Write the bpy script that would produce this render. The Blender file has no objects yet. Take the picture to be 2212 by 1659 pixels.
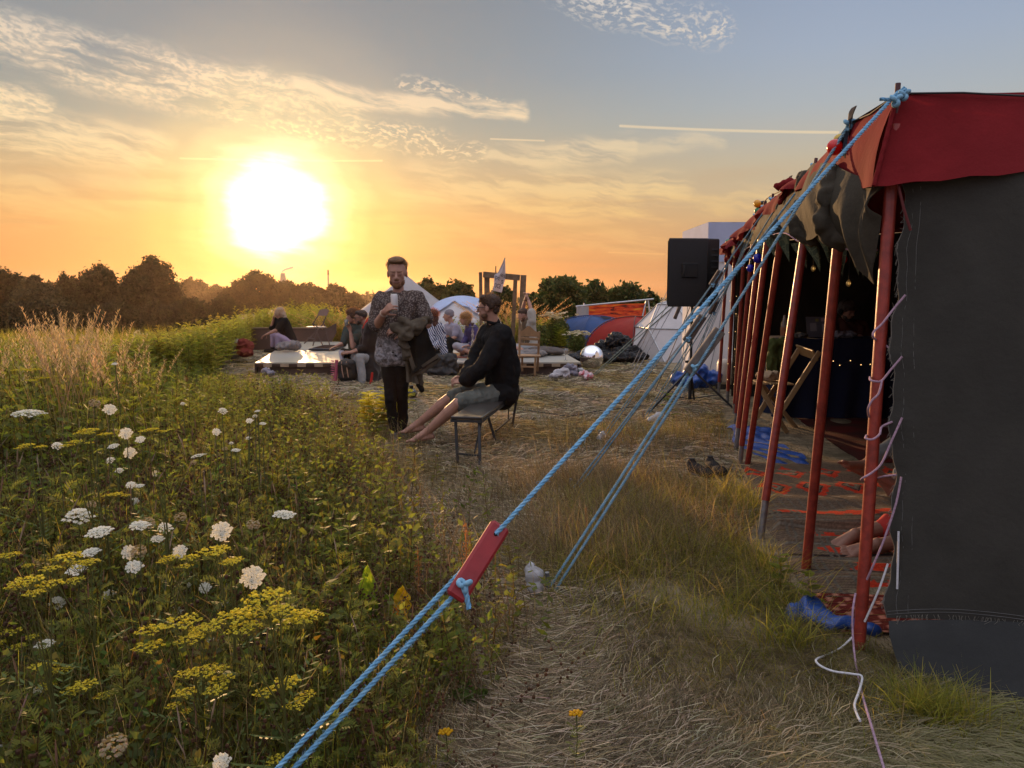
import bpy, math, random
import numpy as np
from mathutils import Vector, Matrix, noise as mnoise
R = math.radians
scene = bpy.context.scene
COL = scene.collection
rng = np.random.default_rng(7)
random.seed(7)

# ------------------------------------------------------------------ camera
CU, CV, CF, PITCH, CAMZ = 1106.0, 829.5, 1703.0, R(6.35), 1.4
cam_d = bpy.data.cameras.new('camera')
cam_d.sensor_width = 36.0
cam_d.lens = 36.0 * CF / 2212.0
cam_d.clip_start = 0.05
cam_d.clip_end = 5000
cam = bpy.data.objects.new('camera', cam_d)
COL.objects.link(cam)
cam.location = (0, 0, CAMZ)
cam.rotation_euler = (R(90) - PITCH, 0, 0)
scene.camera = cam


def ray(u, v):
 x = (u - CU) / CF
 y = (CV - v) / CF
 return Vector((x, math.cos(PITCH) + y * math.sin(PITCH), -math.sin(PITCH) + y * math.cos(PITCH)))


def P(u, v, Y):
 """point seen at reading (u, v) of the photograph, Y metres ahead"""
 d = ray(u, v)
 t = Y / d.y
 return Vector((d.x * t, Y, CAMZ + d.z * t))


def G(u, v, z=0.0):
 """point of the level z seen at (u, v)"""
 d = ray(u, v)
 t = (z - CAMZ) / d.z
 return Vector((d.x * t, d.y * t, z))


def proj(p):
 q = Vector(p) - Vector((0, 0, CAMZ))
 c, s = math.cos(PITCH), math.sin(PITCH)
 f = q.y * c - q.z * s
 up = q.y * s + q.z * c
 return CU + CF * q.x / f, CV - CF * up / f


def azel(u, v):
 d = ray(u, v).normalized()
 return math.degrees(math.atan2(d.x, d.y)), math.degrees(math.asin(d.z))


# ------------------------------------------------------------------ world
SUN_AZ, SUN_EL = azel(600, 452)
SUN_DIR = Vector((math.sin(R(SUN_AZ)) * math.cos(R(SUN_EL)), math.cos(R(SUN_AZ)) * math.cos(R(SUN_EL)), math.sin(R(SUN_EL))))


def lin(c):
 c = c / 255.0
 return c / 12.92 if c <= 0.04045 else ((c + 0.055) / 1.055) ** 2.4


def rgb(r, g, b):
 return (lin(r), lin(g), lin(b), 1.0)


world = bpy.data.worlds.new('World')
scene.world = world
world.use_nodes = True
WT = world.node_tree
WT.nodes.clear()


class NT:
 """short-hand for building node trees"""
 def __init__(s, t):
  s.t = t

 def n(s, typ, **kw):
  nd = s.t.nodes.new(typ)
  for k, v in kw.items():
   setattr(nd, k, v)
  return nd

 def put(s, sock, v):
  if v is None:
   return
  if isinstance(v, bpy.types.NodeSocket):
   s.t.links.new(v, sock)
  else:
   sock.default_value = v

 def m(s, op, a, b=None, c=None, clamp=False):
  nd = s.n('ShaderNodeMath', operation=op, use_clamp=clamp)
  for i, v in enumerate((a, b, c)):
   s.put(nd.inputs[i], v)
  return nd.outputs[0]

 def vm(s, op, a, b=None, out=0):
  nd = s.n('ShaderNodeVectorMath', operation=op)
  s.put(nd.inputs[0], a)
  s.put(nd.inputs[1], b)
  return nd.outputs[out]

 def mix(s, f, a, b, blend='MIX'):
  nd = s.n('ShaderNodeMix', data_type='RGBA', blend_type=blend)
  s.put(nd.inputs[0], f)
  s.put(nd.inputs[6], a)
  s.put(nd.inputs[7], b)
  return nd.outputs[2]

 def sm(s, x, lo, hi):
  nd = s.n('ShaderNodeMapRange', interpolation_type='SMOOTHSTEP')
  s.put(nd.inputs[0], x)
  nd.inputs[1].default_value = lo
  nd.inputs[2].default_value = hi
  return nd.outputs[0]

 def ramp(s, f, pts, interp='LINEAR'):
  nd = s.n('ShaderNodeValToRGB')
  cr = nd.color_ramp
  cr.interpolation = interp
  while len(cr.elements) < len(pts):
   cr.elements.new(0.5)
  for e, (p, c) in zip(cr.elements, pts):
   e.position = p
   e.color = c if len(c) == 4 else (*c, 1)
  s.put(nd.inputs[0], f)
  return nd.outputs[0]

 def noise(s, vec, scale, detail=4, rough=0.5, dist=0.0, out=0):
  nd = s.n('ShaderNodeTexNoise')
  s.put(nd.inputs['Vector'], vec)
  nd.inputs['Scale'].default_value = scale
  nd.inputs['Detail'].default_value = detail
  nd.inputs['Roughness'].default_value = rough
  nd.inputs['Distortion'].default_value = dist
  return nd.outputs[out]

 def xyz(s, x, y, z):
  nd = s.n('ShaderNodeCombineXYZ')
  for i, v in enumerate((x, y, z)):
   s.put(nd.inputs[i], v)
  return nd.outputs[0]


SKY_FILL = 1.7
w = NT(WT)
tc = w.n('ShaderNodeTexCoord')
dirn = w.vm('NORMALIZE', tc.outputs['Generated'])
sep = w.n('ShaderNodeSeparateXYZ')
WT.links.new(dirn, sep.inputs[0])
el = w.m('MULTIPLY', w.m('ARCSINE', sep.outputs[2]), 180 / math.pi)
az = w.m('MULTIPLY', w.m('ARCTAN2', sep.outputs[0], sep.outputs[1]), 180 / math.pi)
pa = w.xyz(az, el, 0.0)
elf = w.m('DIVIDE', w.m('ADD', el, 10.0), 100.0, clamp=True)


def EP(e):
 return (e + 10) / 100.0


left = w.ramp(elf, [(0, rgb(70, 55, 40)), (EP(-0.6), rgb(150, 95, 55)), (EP(0.6), rgb(212, 128, 74)), (EP(2.6), rgb(224, 146, 90)), (EP(5), rgb(226, 166, 104)),
     (EP(8), rgb(198, 172, 134)), (EP(11.5), rgb(158, 163, 155)), (EP(15), rgb(134, 149, 158)), (EP(20), rgb(126, 140, 152)),
     (EP(40), rgb(172, 170, 172)), (1, rgb(175, 176, 184))])
right = w.ramp(elf, [(0, rgb(70, 60, 50)), (EP(-0.6), rgb(150, 110, 75)), (EP(0.6), rgb(216, 152, 104)), (EP(3), rgb(214, 166, 118)), (EP(6), rgb(206, 178, 140)),
      (EP(9), rgb(200, 188, 164)), (EP(12.5), rgb(178, 186, 192)), (EP(16), rgb(166, 180, 200)), (EP(20), rgb(154, 170, 196)),
      (EP(40), rgb(176, 178, 190)), (1, rgb(175, 176, 184))])
back = w.ramp(elf, [(0, rgb(80, 76, 72)), (EP(-0.6), rgb(120, 115, 120)), (EP(0.6), rgb(178, 160, 175)), (EP(6), rgb(205, 180, 190)), (EP(14), rgb(200, 195, 220)),
     (EP(30), rgb(190, 190, 205)), (1, rgb(175, 176, 184))])
base = w.mix(w.sm(az, -8.0, 24.0), left, right)
base = w.mix(w.sm(w.m('ABSOLUTE', az), 45.0, 110.0), base, back)
sky = w.n('ShaderNodeTexSky', sky_type='NISHITA')
sky.sun_disc = False
sky.sun_elevation = R(SUN_EL)
sky.sun_rotation = R(SUN_AZ)
sky.dust_density = 2.0
skyc = w.mix(1.0, sky.outputs[0], (0.05, 0.05, 0.05, 1), 'MULTIPLY')
# the physical sky carries part of the light; the measured evening colours the rest
base = w.mix(0.12, base, skyc)
# wide brightness in the part of the sky overhead and behind, outside the picture
over = w.m('ADD', 1.0, w.m('MULTIPLY', w.sm(el, 22.0, 50.0), SKY_FILL))
base = w.mix(1.0, base, w.xyz(over, over, over), 'MULTIPLY')

# clouds: thin altocumulus and cirrus, laid out by azimuth and elevation
clmask = None


def add_mask(x):
 global clmask
 clmask = x if clmask is None else w.m('MAXIMUM', clmask, x)


def seg(A, B, w0, fall=1.0, wob=0.0):
 """closeness (1 on the line, 0 at w0 degrees) to the line between two readings"""
 a, b = azel(*A), azel(*B)
 ab = (b[0] - a[0], b[1] - a[1])
 L2 = ab[0] ** 2 + ab[1] ** 2
 src = pa_w if wob else pa
 ap = w.vm('SUBTRACT', src, (a[0], a[1], 0))
 t = w.m('DIVIDE', w.vm('DOT_PRODUCT', ap, (ab[0], ab[1], 0), out=1), L2, clamp=True)
 tv = w.n('ShaderNodeVectorMath', operation='SCALE')
 tv.inputs[0].default_value = (ab[0], ab[1], 0)
 WT.links.new(t, tv.inputs['Scale'])
 dv = w.vm('SUBTRACT', ap, tv.outputs[0])
 d = w.vm('LENGTH', dv, out=1)
 return w.m('SUBTRACT', 1.0, w.m('DIVIDE', d, w0, clamp=True))


wobn = w.noise(pa, 0.22, 3, 0.55, out=1)
pa_w = w.vm('ADD', pa, w.vm('MULTIPLY', w.vm('SUBTRACT', wobn, (0.5, 0.5, 0.5)), (3.2, 1.6, 0)))
# stretched coordinates along the drift of the clouds (down to the right)
ca, sa = math.cos(R(-9)), math.sin(R(-9))
along = w.vm('DOT_PRODUCT', pa_w, (ca, sa, 0), out=1)
across = w.vm('DOT_PRODUCT', pa_w, (-sa, ca, 0), out=1)
wisp = w.noise(w.xyz(w.m('MULTIPLY', along, 0.16), w.m('MULTIPLY', across, 1.0), 0.0), 1.0, 7, 0.62)
cells = w.noise(w.xyz(w.m('MULTIPLY', along, 1.0), w.m('MULTIPLY', across, 2.1), 3.0), 1.7, 4, 0.6)
tex1 = w.m('MULTIPLY', w.sm(wisp, 0.37, 0.56), w.m('ADD', 0.45, w.m('MULTIPLY', 0.65, w.sm(cells, 0.38, 0.62))))
tex2 = w.m('MULTIPLY', w.sm(cells, 0.46, 0.62), w.m('ADD', 0.4, w.m('MULTIPLY', 0.6, w.sm(wisp, 0.35, 0.6))))
tex3 = w.sm(wisp, 0.37, 0.60)


def cloud(A, B, w0, tex, amp=1.0, sharp=0.7):
 sgm = w.sm(seg(A, B, w0 * 1.08, wob=1), 0.0, sharp)
 add_mask(w.m('MULTIPLY', w.m('MULTIPLY', sgm, tex), amp))


cloud((-80, 60), (330, 150), 2.0, tex1, 0.85)
cloud((160, 125), (560, 205), 2.3, tex1, 1.1)
cloud((420, 165), (760, 235), 1.5, tex1, 0.9)
cloud((640, 190), (1130, 238), 0.95, tex3, 1.0)
cloud((500, 235), (960, 310), 1.3, tex2, 1.05)
cloud((850, 290), (1020, 335), 1.0, tex2, 0.9)
cloud((880, 178), (1080, 225), 0.8, tex2, 0.8)
cloud((0, 40), (250, 90), 0.9, tex2, 0.45)
cloud((1250, 0), (1560, 60), 1.5, tex2, 0.8)
cloud((1200, -20), (1420, 20), 1.3, tex2, 0.6)
cloud((-120, 215), (70, 235), 1.6, tex1, 1.0)
cloud((-120, 275), (310, 325), 2.1, tex3, 1.0)
cloud((1060, 350), (1350, 315), 1.3, tex3, 0.6)
cloud((1250, 318), (1560, 308), 0.8, tex3, 0.4)
cloud((900, 400), (1430, 430), 2.4, tex3, 0.6)
cloud((850, 500), (1400, 520), 1.6, tex3, 0.3)
cloud((0, 440), (420, 390), 2.2, tex3, 0.45)
cloud((1150, 470), (1700, 430), 1.3, tex3, 0.35)


def trail(A, B, w0, amp):
 add_mask(w.m('MULTIPLY', w.sm(seg(A, B, w0), 0.0, 0.7), amp))


trail((390, 342), (825, 347), 0.10, 0.75)
trail((1060, 300), (1175, 304), 0.09, 0.6)
trail((1340, 272), (1810, 286), 0.13, 0.6)
trail((1315, 545), (1435, 549), 0.09, 0.45)

ccol = w.ramp(elf, [(EP(0), rgb(245, 180, 110)), (EP(6), rgb(253, 214, 140)), (EP(10), rgb(246, 220, 174)), (EP(14), rgb(236, 214, 184)), (EP(20), rgb(226, 218, 208)), (1, rgb(200, 200, 210))])
col = w.mix(w.m('MULTIPLY', clmask, 0.92, clamp=True), base, ccol)
# darker thin streaks low over the horizon
dk = w.noise(w.xyz(w.m('MULTIPLY', az, 0.05), w.m('MULTIPLY', el, 0.55), 9.0), 1.6, 4, 0.5)
dkm = w.m('MULTIPLY', w.sm(dk, 0.5, 0.72), w.m('MULTIPLY', w.sm(el, 9.0, 4.0), 0.42))
dkm = w.m('MULTIPLY', w.sm(dk, 0.5, 0.72), 0.3)
dkm = w.m('MULTIPLY', dkm, w.m('SUBTRACT', 1.0, w.sm(el, 6.0, 10.0)))
col = w.mix(dkm, col, rgb(196, 150, 105))

# light round the sun: the disc is lost in a white glare
sx, sy, sz = SUN_DIR
cosd = w.vm('DOT_PRODUCT', dirn, (sx, sy, sz), out=1)
ang = w.m('MULTIPLY', w.m('ARCCOSINE', w.m('MINIMUM', cosd, 0.99999)), 180 / math.pi)
gn = w.m('ADD', w.m('MULTIPLY', w.m('SUBTRACT', wisp, 0.5), 1.6), w.m('MULTIPLY', w.m('SUBTRACT', w.noise(w.xyz(w.m('MULTIPLY', az, .12), w.m('MULTIPLY', el, .3), 4.0), 1.3, 3, .5), 0.5), 2.6))
ang2 = w.m('MAXIMUM', w.m('ADD', ang, gn), 0.0)
glow = w.ramp(w.m('DIVIDE', ang2, 30.0, clamp=True), [
 (0.0, (3.2, 3.1, 2.6, 1)), (2.4 / 30, (1.5, 1.4, 1.0, 1)), (3.9 / 30, (0.74, 0.62, 0.26, 1)), (5.4 / 30, (0.40, 0.29, 0.07, 1)), (7 / 30, (0.24, 0.15, 0.02, 1)),
 (10 / 30, (0.085, 0.045, 0.004, 1)), (14 / 30, (0.022, 0.010, 0.0, 1)), (1.0, (0, 0, 0, 1))], 'EASE')
col = w.mix(1.0, col, glow, 'ADD')
bg = w.n('ShaderNodeBackground')
WT.links.new(col, bg.inputs[0])
bg.inputs[1].default_value = 1.0
wo = w.n('ShaderNodeOutputWorld')
WT.links.new(bg.outputs[0], wo.inputs[0])

# ------------------------------------------------------------------ sun and view
sd = bpy.data.lights.new('sun', 'SUN')
sd.energy = 5.0
sd.angle = R(0.6)
sd.color = (1.0, 0.58, 0.26)
sun = bpy.data.objects.new('sun', sd)
COL.objects.link(sun)
sun.rotation_euler = (-SUN_DIR).to_track_quat('-Z', 'Y').to_euler()
sun.location = (0, 0, 20)
scene.view_settings.view_transform = 'Standard'
scene.view_settings.look = 'None'
scene.view_settings.exposure = 0.0
scene.view_settings.gamma = 1.0
scene.cycles.max_bounces = 6
scene.cycles.diffuse_bounces = 3
scene.cycles.transparent_max_bounces = 12
scene.cycles.volume_bounces = 0

# ------------------------------------------------------------------ mesh helpers
class MB:
 """collects shapes (in world coordinates) and links them as ONE mesh"""
 def __init__(s):
  s.V, s.F, s.C, s.n = [], [], [], 0
  s.S = []

 def add(s, V, F, col=None, smooth=False):
  V = np.asarray(V, float).reshape(-1, 3)
  F = np.asarray(F, int)
  if F.size == 0:
   return s
  if F.shape[1] == 3:
   F = np.hstack([F, -np.ones((len(F), 1), int)])
  Fo = F + s.n
  Fo[F < 0] = -1
  s.V.append(V)
  s.F.append(Fo)
  if col is None:
   col = (1, 1, 1)
  col = np.asarray(col, float)
  if col.ndim == 1:
   col = np.tile(col, (len(V), 1))
  s.C.append(col)
  s.S.append(np.full(len(F), smooth))
  s.n += len(V)
  return s

 def arrays(s):
  return np.vstack(s.V), np.vstack(s.F), np.vstack(s.C), np.concatenate(s.S)

 def box(s, c, size, rot=None, col=None, bevel=0.0):
  hx, hy, hz = [q / 2 for q in size]
  if bevel > 0:
   b = min(bevel, hx * .9, hy * .9, hz * .9)
   V, idx = [], {}
   for sx in (-1, 1):
    for sy in (-1, 1):
     for sz in (-1, 1):
      for k in range(3):
       p = [sx * (hx - b), sy * (hy - b), sz * (hz - b)]
       p[k] += (sx, sy, sz)[k] * b
       idx[(sx, sy, sz, k)] = len(V)
       V.append(p)
   F = []
   for k in range(3):
    a, c2 = [q for q in range(3) if q != k]
    for sg in (-1, 1):
     lp = []
     for (i, j) in ((-1, -1), (1, -1), (1, 1), (-1, 1)):
      t = [0, 0, 0]
      t[k], t[a], t[c2] = sg, i, j
      lp.append(idx[(*t, k)])
     F.append(lp)
     for sg2 in (-1, 1):
      pass
   for k in range(3):
    a, c2 = [q for q in range(3) if q != k]
    for sa_ in (-1, 1):
     for sc in (-1, 1):
      t1, t2 = [0, 0, 0], [0, 0, 0]
      t1[a] = t2[a] = sa_
      t1[c2] = t2[c2] = sc
      t1[k], t2[k] = -1, 1
      F.append([idx[(*t1, a)], idx[(*t2, a)], idx[(*t2, c2)], idx[(*t1, c2)]])
   for sx in (-1, 1):
    for sy in (-1, 1):
     for sz in (-1, 1):
      F.append([idx[(sx, sy, sz, 0)], idx[(sx, sy, sz, 1)], idx[(sx, sy, sz, 2)], -1])
   V = np.array(V)
   F = np.array(F)
  else:
   V = np.array([(x, y, z) for x in (-hx, hx) for y in (-hy, hy) for z in (-hz, hz)])
   F = np.array([(0, 1, 3, 2), (4, 6, 7, 5), (0, 4, 5, 1), (2, 3, 7, 6), (0, 2, 6, 4), (1, 5, 7, 3)])
  if rot is not None:
   V = V @ np.array(rot.to_3x3() if hasattr(rot, 'to_3x3') else rot).T
  return s.add(V + np.array(c), F, col)

 def bar(s, a, b, wd, th, up=(0, 0, 1), col=None, bevel=0.0):
  """box from a to b, wd wide, th thick (along up)"""
  a, b = Vector(a), Vector(b)
  y = (b - a)
  L = y.length
  y.normalize()
  z = Vector(up) - y * Vector(up).dot(y)
  if z.length < 1e-4:
   z = Vector((1, 0, 0)) - y * y.x
  z.normalize()
  x = y.cross(z)
  M = Matrix((x, y, z)).transposed()
  return s.box((a + b) / 2, (wd, L, th), M, col, bevel)

 def tube(s, pts, r, n=8, col=None, cap=True, smooth=True):
  pts = np.asarray([tuple(p) for p in pts], float)
  m = len(pts)
  r = np.broadcast_to(np.asarray(r, float), (m,))
  T = np.gradient(pts, axis=0)
  T /= np.linalg.norm(T, axis=1)[:, None] + 1e-12
  ref = np.array((0, 0, 1.0)) if abs(T[0][2]) < .9 else np.array((1.0, 0, 0))
  V = []
  N = ref - T[0] * ref.dot(T[0])
  N /= np.linalg.norm(N)
  a = np.linspace(0, 2 * np.pi, n, endpoint=False)
  for i in range(m):
   N = N - T[i] * N.dot(T[i])
   N /= np.linalg.norm(N) + 1e-12
   B = np.cross(T[i], N)
   V.append(pts[i] + r[i] * (np.cos(a)[:, None] * N + np.sin(a)[:, None] * B))
  V = np.vstack(V)
  i = np.arange(m - 1)[:, None] * n
  j = np.arange(n)[None]
  F = np.stack([i + j, i + (j + 1) % n, i + n + (j + 1) % n, i + n + j], -1).reshape(-1, 4)
  s.add(V, F, col, smooth)
  if cap:
   for e, flip in ((0, True), (m - 1, False)):
    c0 = len(V)
    VV = np.vstack([V[e * n:(e + 1) * n], pts[e][None]])
    FF = np.array([(k, (k + 1) % n, n) for k in range(n)])
    if flip:
     FF = FF[:, ::-1]
    s.add(VV, FF, col, False)
  return s

 def lathe(s, c, prof, n=24, axis=None, col=None, smooth=True):
  """prof: (radius, height) pairs"""
  prof = np.asarray(prof, float)
  a = np.linspace(0, 2 * np.pi, n, endpoint=False)
  V = np.stack([prof[:, 0][:, None] * np.cos(a), prof[:, 0][:, None] * np.sin(a), np.repeat(prof[:, 1][:, None], n, 1)], -1).reshape(-1, 3)
  if axis is not None:
   q = Vector((0, 0, 1)).rotation_difference(Vector(axis)).to_matrix()
   V = V @ np.array(q).T
  m = len(prof)
  i = np.arange(m - 1)[:, None] * n
  j = np.arange(n)[None]
  F = np.stack([i + j, i + (j + 1) % n, i + n + (j + 1) % n, i + n + j], -1).reshape(-1, 4)
  return s.add(V + np.array(c), F, col, smooth)

 def ell(s, c, r, M=None, nu=16, nv=10, col=None):
  th = np.linspace(0, np.pi, nv + 1)
  a = np.linspace(0, 2 * np.pi, nu, endpoint=False)
  V = np.stack([np.sin(th)[:, None] * np.cos(a), np.sin(th)[:, None] * np.sin(a), np.repeat(np.cos(th)[:, None], nu, 1)], -1).reshape(-1, 3) * np.array(r)
  if M is not None:
   V = V @ np.array(M.to_3x3()).T
  i = np.arange(nv)[:, None] * nu
  j = np.arange(nu)[None]
  F = np.stack([i + j, i + nu + j, i + nu + (j + 1) % nu, i + (j + 1) % nu], -1).reshape(-1, 4)
  return s.add(V + np.array(c), F, col, True)

 def cap(s, a, b, r0, r1, n=14, col=None):
  """closed tapered capsule"""
  a, b = np.array(a, float), np.array(b, float)
  d = b - a
  L = np.linalg.norm(d) + 1e-9
  d = d / L
  t = np.linspace(-np.pi / 2, 0, 5)
  prof = [(max(r0 * np.cos(q), 1e-5), r0 * np.sin(q)) for q in t] + [(max(r1 * np.cos(q), 1e-5), L + r1 * np.sin(q)) for q in -t[::-1]]
  return s.lathe(a, prof, n, d, col)

 def grid(s, fn, nu, nv, col=None, smooth=True, thick=0.0):
  """fn(u, v) on the unit square -> point; nu x nv cells"""
  uu = np.linspace(0, 1, nu + 1)
  vv = np.linspace(0, 1, nv + 1)
  V = np.array([tuple(fn(a, b)) for a in uu for b in vv])
  i = np.arange(nu)[:, None] * (nv + 1)
  j = np.arange(nv)[None]
  F = np.stack([i + j, i + nv + 1 + j, i + nv + 2 + j, i + j + 1], -1).reshape(-1, 4)
  s.add(V, F, col, smooth)
  if thick:
   N = vnormals(V, F)
   s.add(V - N * thick, F[:, ::-1], col, smooth)
  return s


def vnormals(V, F):
 N = np.zeros_like(V)
 a, b, c = V[F[:, 0]], V[F[:, 1]], V[F[:, 2]]
 fn = np.cross(b - a, c - a)
 for k in range(3):
  np.add.at(N, F[:, k], fn)
 ok = F[:, 3] >= 0
 np.add.at(N, F[ok, 3], fn[ok])
 return N / (np.linalg.norm(N, axis=1)[:, None] + 1e-12)


def raw_mesh(name, V, F, C=None, S=None, mats=()):
 me = bpy.data.meshes.new(name)
 tot = np.where(F[:, 3] < 0, 3, 4)
 me.vertices.add(len(V))
 me.vertices.foreach_set('co', V.astype(np.float32).ravel())
 loops = F.ravel()
 loops = loops[loops >= 0]
 me.loops.add(len(loops))
 me.loops.foreach_set('vertex_index', loops.astype(np.int32))
 me.polygons.add(len(F))
 st = np.concatenate([[0], np.cumsum(tot)[:-1]])
 me.polygons.foreach_set('loop_start', st.astype(np.int32))
 if S is not None:
  me.polygons.foreach_set('use_smooth', S.astype(bool))
 me.update(calc_edges=True)
 me.validate()
 if C is not None:
  at = me.color_attributes.new('Col', 'FLOAT_COLOR', 'POINT')
  if len(me.vertices) == len(V):
   at.data.foreach_set('color', np.hstack([C, np.ones((len(C), 1))]).astype(np.float32).ravel())
 for m_ in mats:
  me.materials.append(m_)
 return me


def wloc(o):
 l = Vector((0, 0, 0))
 while o is not None:
  l += o.location
  o = o.parent
 return l


def tag(o, label=None, cat=None, group=None, kind=None):
 if label:
  o['label'] = label
 if cat:
  o['category'] = cat
 if group:
  o['group'] = group
 if kind:
  o['kind'] = kind
 return o


def thing(name, label, cat, loc, group=None):
 o = bpy.data.objects.new(name, None)
 o.empty_display_size = 0.1
 COL.objects.link(o)
 o.location = loc
 return tag(o, label, cat, group)


def obj(name, mb, m, parent=None, label=None, base=None):
 """link collected shapes as one mesh; under parent, or at base"""
 V, F, C, S = mb.arrays() if isinstance(mb, MB) else mb
 off = np.array(wloc(parent)) if parent is not None else np.array(base if base is not None else (0, 0, 0))
 me = raw_mesh(name, V - off, F, C, S, [m] if m else [])
 o = bpy.data.objects.new(name, me)
 COL.objects.link(o)
 if parent is not None:
  o.parent = parent
 else:
  o.location = off
 if label:
  o['label'] = label
 return o


def single(name, mb, m, label, cat, group=None, base=None):
 V, F, C, S = mb.arrays()
 if base is None:
  base = ((V[:, 0].min() + V[:, 0].max()) / 2, (V[:, 1].min() + V[:, 1].max()) / 2, V[:, 2].min())
 return tag(obj(name, (V, F, C, S), m, None, None, base), label, cat, group)


def fuse(mb, voxel, smooth=2, wrinkle=0.0, wscale=6.0, seed=0, stretch=(1, 1, 1), fn=None):
 """one continuous surface from overlapping closed shapes"""
 V, F, C, S = mb.arrays()
 me = raw_mesh('tmp', V, F, None, S)
 o = bpy.data.objects.new('tmp', me)
 COL.objects.link(o)
 md = o.modifiers.new('r', 'REMESH')
 md.mode = 'VOXEL'
 md.voxel_size = voxel
 if smooth:
  ms = o.modifiers.new('s', 'SMOOTH')
  ms.iterations = smooth
  ms.factor = 0.6
 dg = bpy.context.evaluated_depsgraph_get()
 ev = o.evaluated_get(dg)
 m2 = bpy.data.meshes.new_from_object(ev)
 bpy.data.objects.remove(o)
 bpy.data.meshes.remove(me)
 n = len(m2.vertices)
 V = np.empty(n * 3)
 m2.vertices.foreach_get('co', V)
 V = V.reshape(-1, 3)
 np_ = len(m2.polygons)
 st = np.empty(np_, int)
 tt = np.empty(np_, int)
 li = np.empty(len(m2.loops), int)
 m2.polygons.foreach_get('loop_start', st)
 m2.polygons.foreach_get('loop_total', tt)
 m2.loops.foreach_get('vertex_index', li)
 F = -np.ones((np_, 4), int)
 for k in range(4):
  ok = tt > k
  F[ok, k] = li[st[ok] + k]
 bpy.data.meshes.remove(m2)
 if wrinkle > 0 or fn is not None:
  N = vnormals(V, F)
  if wrinkle > 0:
   so = Vector((seed * 3.7, seed * 1.3, seed * 5.1))
   sx_, sy_, sz_ = stretch
   d = np.array([(1 - abs(mnoise.noise(Vector((p[0] * wscale * sx_, p[1] * wscale * sy_, p[2] * wscale * sz_)) + so)) * 2.4) +
       0.5 * mnoise.noise(Vector((p[0], p[1], p[2])) * wscale * 2.7 + so) for p in V])
   V = V + N * (d[:, None] - 0.4) * wrinkle
  if fn is not None:
   V = fn(V, N)
 return V, F, np.ones((len(V), 3)), np.ones(len(F), bool)


# ------------------------------------------------------------------ materials
MATS = {}


def mat(name, c, rough=0.65, var=0.18, scale=6.0, bump=0.0, bscale=None, transl=0.0, metal=0.0, c2=None, spec=0.5, weave=0, coat=0.0, trans=0.0, alpha=1.0, vcol=False, sheen=0.0):
 if name in MATS:
  return MATS[name]
 if rough >= .8 and spec == .5:
  spec = .12
 m = bpy.data.materials.new(name)
 m.use_nodes = True
 t = m.node_tree
 t.nodes.clear()
 b = NT(t)
 pb = b.n('ShaderNodeBsdfPrincipled')
 co = b.n('ShaderNodeTexCoord').outputs['Object']
 c = c if len(c) == 4 else (*c, 1)
 if c2 is None:
  k = 1 - var
  c2 = (c[0] * k, c[1] * k, c[2] * k, 1)
 nz = b.noise(co, scale, 5, 0.6)
 colr = b.mix(b.sm(nz, 0.34, 0.66), c, c2 if len(c2) == 4 else (*c2, 1))
 if vcol:
  va = b.n('ShaderNodeVertexColor', layer_name='Col')
  colr = b.mix(1.0, colr, va.outputs[0], 'MULTIPLY')
 if weave:
  wv = b.noise(co, weave, 2, 0.5)
  f = b.m('ADD', 0.82, b.m('MULTIPLY', wv, 0.36))
  colr = b.mix(1.0, colr, b.xyz(f, f, f), 'MULTIPLY')
 t.links.new(colr, pb.inputs['Base Color'])
 pb.inputs['Roughness'].default_value = rough
 pb.inputs['Metallic'].default_value = metal
 pb.inputs['Specular IOR Level'].default_value = spec
 pb.inputs['Coat Weight'].default_value = coat
 pb.inputs['Transmission Weight'].default_value = trans
 pb.inputs['Alpha'].default_value = alpha
 pb.inputs['Sheen Weight'].default_value = sheen
 out = b.n('ShaderNodeOutputMaterial')
 if bump:
  bn = b.n('ShaderNodeBump')
  bn.inputs['Strength'].default_value = 1.0
  bn.inputs['Distance'].default_value = bump
  t.links.new(b.noise(co, bscale or scale * 4, 4, 0.6), bn.inputs['Height'])
  t.links.new(bn.outputs[0], pb.inputs['Normal'])
 sh = pb.outputs[0]
 if transl:
  tr = b.n('ShaderNodeBsdfTranslucent')
  t.links.new(colr, tr.inputs[0])
  mx = b.n('ShaderNodeMixShader')
  mx.inputs[0].default_value = transl
  t.links.new(sh, mx.inputs[1])
  t.links.new(tr.outputs[0], mx.inputs[2])
  sh = mx.outputs[0]
 t.links.new(sh, out.inputs[0])
 MATS[name] = m
 m.diffuse_color = c
 return m


def vmat(name, transl=0.45, rough=0.6, spec=0.3, gain=1.0):
 """plants: the colour of each blade and leaf comes with the mesh"""
 if name in MATS:
  return MATS[name]
 m = bpy.data.materials.new(name)
 m.use_nodes = True
 t = m.node_tree
 t.nodes.clear()
 b = NT(t)
 va = b.n('ShaderNodeVertexColor', layer_name='Col').outputs[0]
 pb = b.n('ShaderNodeBsdfPrincipled')
 t.links.new(va, pb.inputs['Base Color'])
 pb.inputs['Roughness'].default_value = rough
 pb.inputs['Specular IOR Level'].default_value = spec
 tr = b.n('ShaderNodeBsdfTranslucent')
 tcol = b.mix(1.0, va, (1.25 * gain, 1.15 * gain, 0.7 * gain, 1), 'MULTIPLY')
 t.links.new(tcol, tr.inputs[0])
 mx = b.n('ShaderNodeMixShader')
 mx.inputs[0].default_value = transl
 t.links.new(pb.outputs[0], mx.inputs[1])
 t.links.new(tr.outputs[0], mx.inputs[2])
 out = b.n('ShaderNodeOutputMaterial')
 t.links.new(mx.outputs[0], out.inputs[0])
 MATS[name] = m
 return m


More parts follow.
